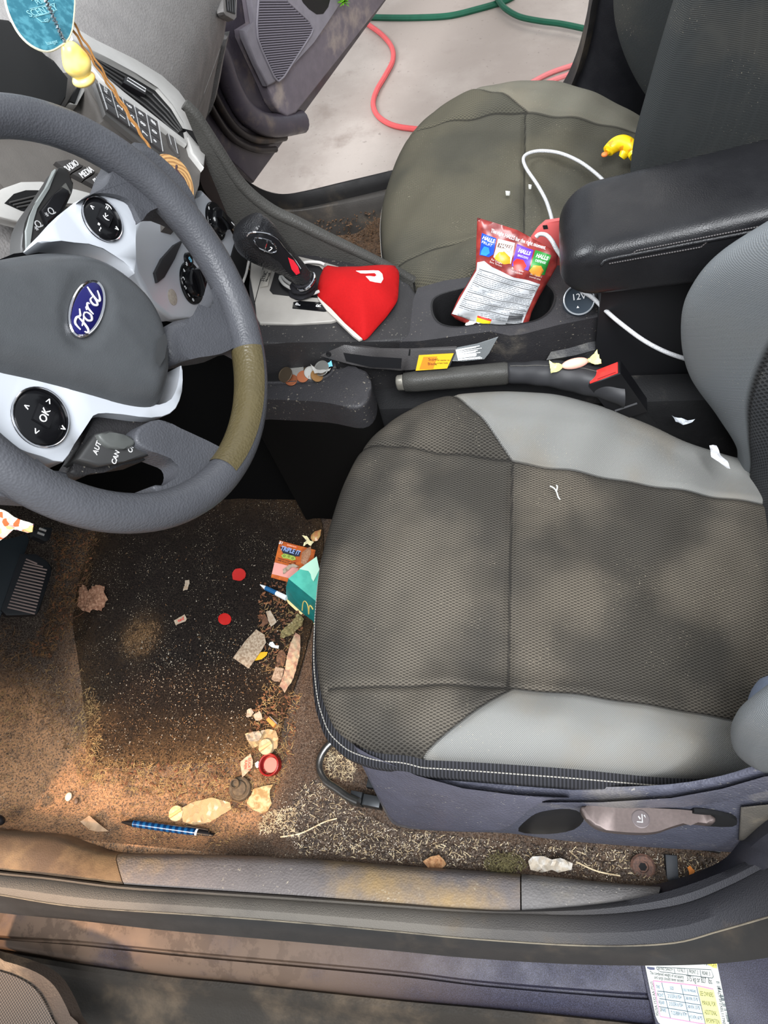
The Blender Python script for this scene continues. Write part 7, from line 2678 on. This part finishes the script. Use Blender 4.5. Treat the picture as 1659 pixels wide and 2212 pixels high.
# seat bolt
bz = u_z(1388, 1872, .004)
bt = thing('seat_bolt', 'rusty round bolt head on the floor below the lever', 'bolt', at(1388, 1872, z=bz))
f = Frame(at(1388, 1872, z=bz), (1, 0, 0), (0, 1, .15))
rust = mottled('rust', (96, 67, 54), (67, 48, 40), 200)
mb = MB()
mb.lathe(f, [(.016, 0), (.0165, .003), (.0135, .006), (.0075, .0065), (.0070, .003), (.0001, .003)], 30)
obj('bolt_head', mb, rust, bt)
mb = MB()
mb.lathe(f, [(.0055, .0030), (.0055, .0034), (.0001, .0034)], 6)
obj('socket_hole', mb, dark_void, bt)
mb = MB()
mb.box(Frame(at(1455, 1885, z=bz), (1, 0, 0), (0, 1, .1)), -.010, .006, -.018, .022, -.01, .004, .003)
tag(obj('floor_bracket', mb, plain('bracket_dark', (34, 38, 44), .5)), 'small dark metal floor bracket right of the rusty bolt', 'bracket')

# ------------------------------------------------------------------ loose stuff nobody could count
def scatter(name, label, cat, areas, m, kind_len, kind_w, zfun, seed, lift=.001, tilt=.25, flat=False):
    """areas: (pixel polygon, how many)"""
    r = np.random.default_rng(seed)
    mb = MB()
    for poly, n in areas:
        P = np.array(poly, float)
        lo, hi = P.min(0), P.max(0)
        pts = []
        while len(pts) < n:
            q = lo + (hi - lo) * r.random((n, 2))
            pts.extend(q[inside(q, poly)])
        for x, y in pts[:n]:
            p = at(x, y, z=zfun(x, y))
            L, wd = r.uniform(*kind_len), r.uniform(*kind_w)
            th = r.uniform(0, 2 * math.pi)
            d = nrm([math.cos(th), math.sin(th), r.normal(0, tilt)])
            s_ = nrm(np.cross([0, 0, 1], d))
            u = np.cross(d, s_)
            p = p + V3(0, 0, lift + abs(d[2]) * L * .5 + r.random() * .0015)
            if flat:
                k = 5
                ring = [p + d * L * .5 * math.cos(2 * math.pi * i / k) * r.uniform(.6, 1.1) + s_ * wd * .5 * math.sin(2 * math.pi * i / k) * r.uniform(.6, 1.1) + u * r.normal(0, .15) * wd for i in range(k)]
                mb.add(ring + [p + u * wd * .5, p - u * wd * .3], [(i, (i + 1) % k, k) for i in range(k)] + [((i + 1) % k, i, k + 1) for i in range(k)])
            else:
                bend = s_ * r.normal(0, .12) * L + u * abs(r.normal(0, .06)) * L
                a, b, c = p - d * L / 2, p + bend, p + d * L / 2
                w = s_ * wd / 2
                h = u * wd / 2
                mb.add([a - w, a + h, a + w, b - w, b + h, b + w, c - w * .5, c + h * .5, c + w * .5], [(0, 1, 4, 3), (1, 2, 5, 4), (2, 0, 3, 5), (3, 4, 7, 6), (4, 5, 8, 7), (5, 3, 6, 8)])
    mb.flat = True
    return tag(obj(name, mb, m), label, cat, kind='stuff')
fz = lambda x, y: zf(x, y, .0)
uz = lambda x, y: u_z(x, y, .0)
straw_t = mottled('straw_tan', (156, 128, 83), (110, 80, 49), 60)
straw_b = mottled('straw_brown', (105, 70, 41), (67, 43, 27), 60)
straw_p = mottled('straw_pale', (212, 194, 160), (168, 146, 112), 60)
crumb_w = mottled('crumb_pale', (164, 155, 140), (136, 120, 99), 80)
matedge = [(185, 1610), (215, 1640), (330, 1650), (480, 1640), (560, 1600), (600, 1560), (618, 1620), (600, 1720), (520, 1760), (400, 1730), (250, 1700), (190, 1690)]
leftedge = [(175, 1500), (205, 1480), (222, 1560), (225, 1680), (180, 1700), (150, 1620), (165, 1560)]
rightedge = [(560, 1300), (640, 1290), (660, 1340), (640, 1430), (600, 1500), (560, 1440)]
rightlow = [(570, 1480), (650, 1500), (630, 1640), (600, 1700), (540, 1640), (540, 1560)]
pedal = [(110, 1150), (215, 1150), (200, 1230), (165, 1340), (110, 1420), (60, 1420), (100, 1330), (125, 1240)]
farleft = [(-10, 1480), (60, 1520), (60, 1560), (-10, 1570)]
scatter('dry_grass', 'tan dry grass and chaff around the edges of the floor mat', 'dry grass', [(matedge, 1500), (leftedge, 420), (rightlow, 380), (rightedge, 220), (farleft, 80)], straw_t, (.003, .013), (.0005, .0014), fz, 3)
scatter('dry_grass', 'brown dry grass heaped between the pedal and the floor mat', 'dry grass', [(pedal, 900), ([(0, 1340), (120, 1420), (170, 1500), (150, 1640), (60, 1520), (0, 1480)], 350)], mottled('grass_brown', (120, 88, 52), (76, 52, 32), 60), (.003, .018), (.0005, .0013), fz, 4)
scatter('leaf_crumbs', 'brown broken leaf crumbs along the right edge of the mat', 'leaf crumbs', [(rightedge, 170), (rightlow, 200), (matedge, 260), (pedal, 200), ([(560, 1260), (620, 1255), (640, 1300), (560, 1320)], 60)], mottled('leaf_crumb', (120, 76, 46), (73, 46, 30), 90), (.003, .011), (.002, .006), fz, 5, flat=True)
matin = [(230, 1180), (560, 1180), (620, 1320), (590, 1520), (500, 1640), (240, 1640), (190, 1480), (190, 1300)]
matlow = [(300, 1380), (560, 1380), (560, 1560), (480, 1640), (230, 1640), (230, 1540)]
scatter('crumbs', 'pale food crumbs scattered over the black floor mat', 'crumbs', [(matin, 170), (matlow, 260), ([(330, 1380), (480, 1380), (470, 1500), (330, 1480)], 50)], crumb_w, (.0008, .0044), (.0008, .0030), fz, 6, flat=True)
scatter('mat_chaff', 'fine brown chaff and splinters strewn over the black floor mat', 'chaff', [(matin, 220), (matlow, 420), ([(210, 1560), (560, 1540), (560, 1650), (330, 1650), (215, 1640)], 420)], mottled('chaff_brown', (128, 94, 60), (80, 56, 36), 90), (.0015, .007), (.0005, .0016), fz, 16, flat=True)
scatter('mat_spot_chaff', 'sandy patch of chaff in the middle of the floor mat', 'chaff', [([(262, 1380), (290, 1345), (345, 1342), (352, 1375), (320, 1415), (275, 1422)], 520)], mottled('sand_chaff', (120, 92, 62), (83, 62, 41), 90), (.0015, .005), (.0008, .002), fz, 8, flat=True)  # loose flakes over the tan spot
strip1 = [(640, 1715), (665, 1690), (700, 1672), (760, 1740), (850, 1790), (1000, 1808), (1100, 1820), (1150, 1835), (1120, 1880), (900, 1866), (650, 1846), (610, 1800)]
strip2 = [(1120, 1822), (1340, 1836), (1530, 1848), (1560, 1860), (1450, 1905), (1300, 1900), (1150, 1882)]
ringp = [(700, 1610), (745, 1600), (770, 1650), (760, 1690), (715, 1680), (700, 1650)]
scatter('dry_grass', 'pale straw and grit in the strip between seat skirt and sill plate', 'dry grass', [(strip1, 520), (strip2, 180), (ringp, 260), ([(560, 1760), (640, 1740), (640, 1800), (560, 1800)], 200)], straw_p, (.002, .011), (.0005, .0012), uz, 9)
scatter('grit', 'pale grit and crumbs in the strip below the seat skirt', 'grit', [(strip1, 1500), (strip2, 520), ([(560, 1740), (660, 1700), (660, 1810), (560, 1810)], 160)], mottled('grit_pale', (206, 196, 180), (150, 136, 116), 90), (.0010, .0032), (.0008, .0024), uz, 10, flat=True)
scatter('soil', 'dark brown soil and leaf dust in the strip below the seat skirt', 'soil', [(strip1, 900), (strip2, 420)], mottled('soil_brown', (92, 78, 66), (56, 47, 41), 90), (.003, .010), (.002, .006), uz, 11, flat=True)
scatter('carpet_chaff', 'fine brown chaff sprinkled over the carpet at the left of the mat', 'chaff', [([(-10, 1560), (170, 1660), (240, 1800), (100, 1790), (-10, 1770)], 260), ([(240, 1690), (520, 1760), (560, 1800), (460, 1835), (250, 1820)], 420), ([(0, 1420), (180, 1440), (180, 1620), (60, 1540)], 260)], straw_t, (.002, .009), (.0005, .001), fz, 12)
pfz = lambda x, y: float(max(0, floor_z(*at(x, y, z=0)[:2])))
scatter('dirt', 'dirt and leaf bits on the far passenger floor', 'dirt', [([(660, 470), (830, 455), (835, 560), (760, 540), (690, 500)], 260)], mottled('dirt_brown', (104, 76, 52), (64, 48, 35), 90), (.003, .012), (.002, .006), pfz, 13, flat=True)
# long straws
for k, (pts, lab) in enumerate((([(606, 1808), (650, 1800), (700, 1776), (728, 1768)], 'long pale straw stem lying left of the seat rail'), ([(1245, 1862), (1290, 1882), (1340, 1892)], 'pale straw stalk lying left of the rusty bolt'))):
    mb = MB()
    mb.tube(smooth_poly([at(x, y, z=u_z(x, y, .006)) for x, y in pts], 6, False), .0011, 6)
    tag(obj('straw_stem', mb, straw_p), lab, 'straw')
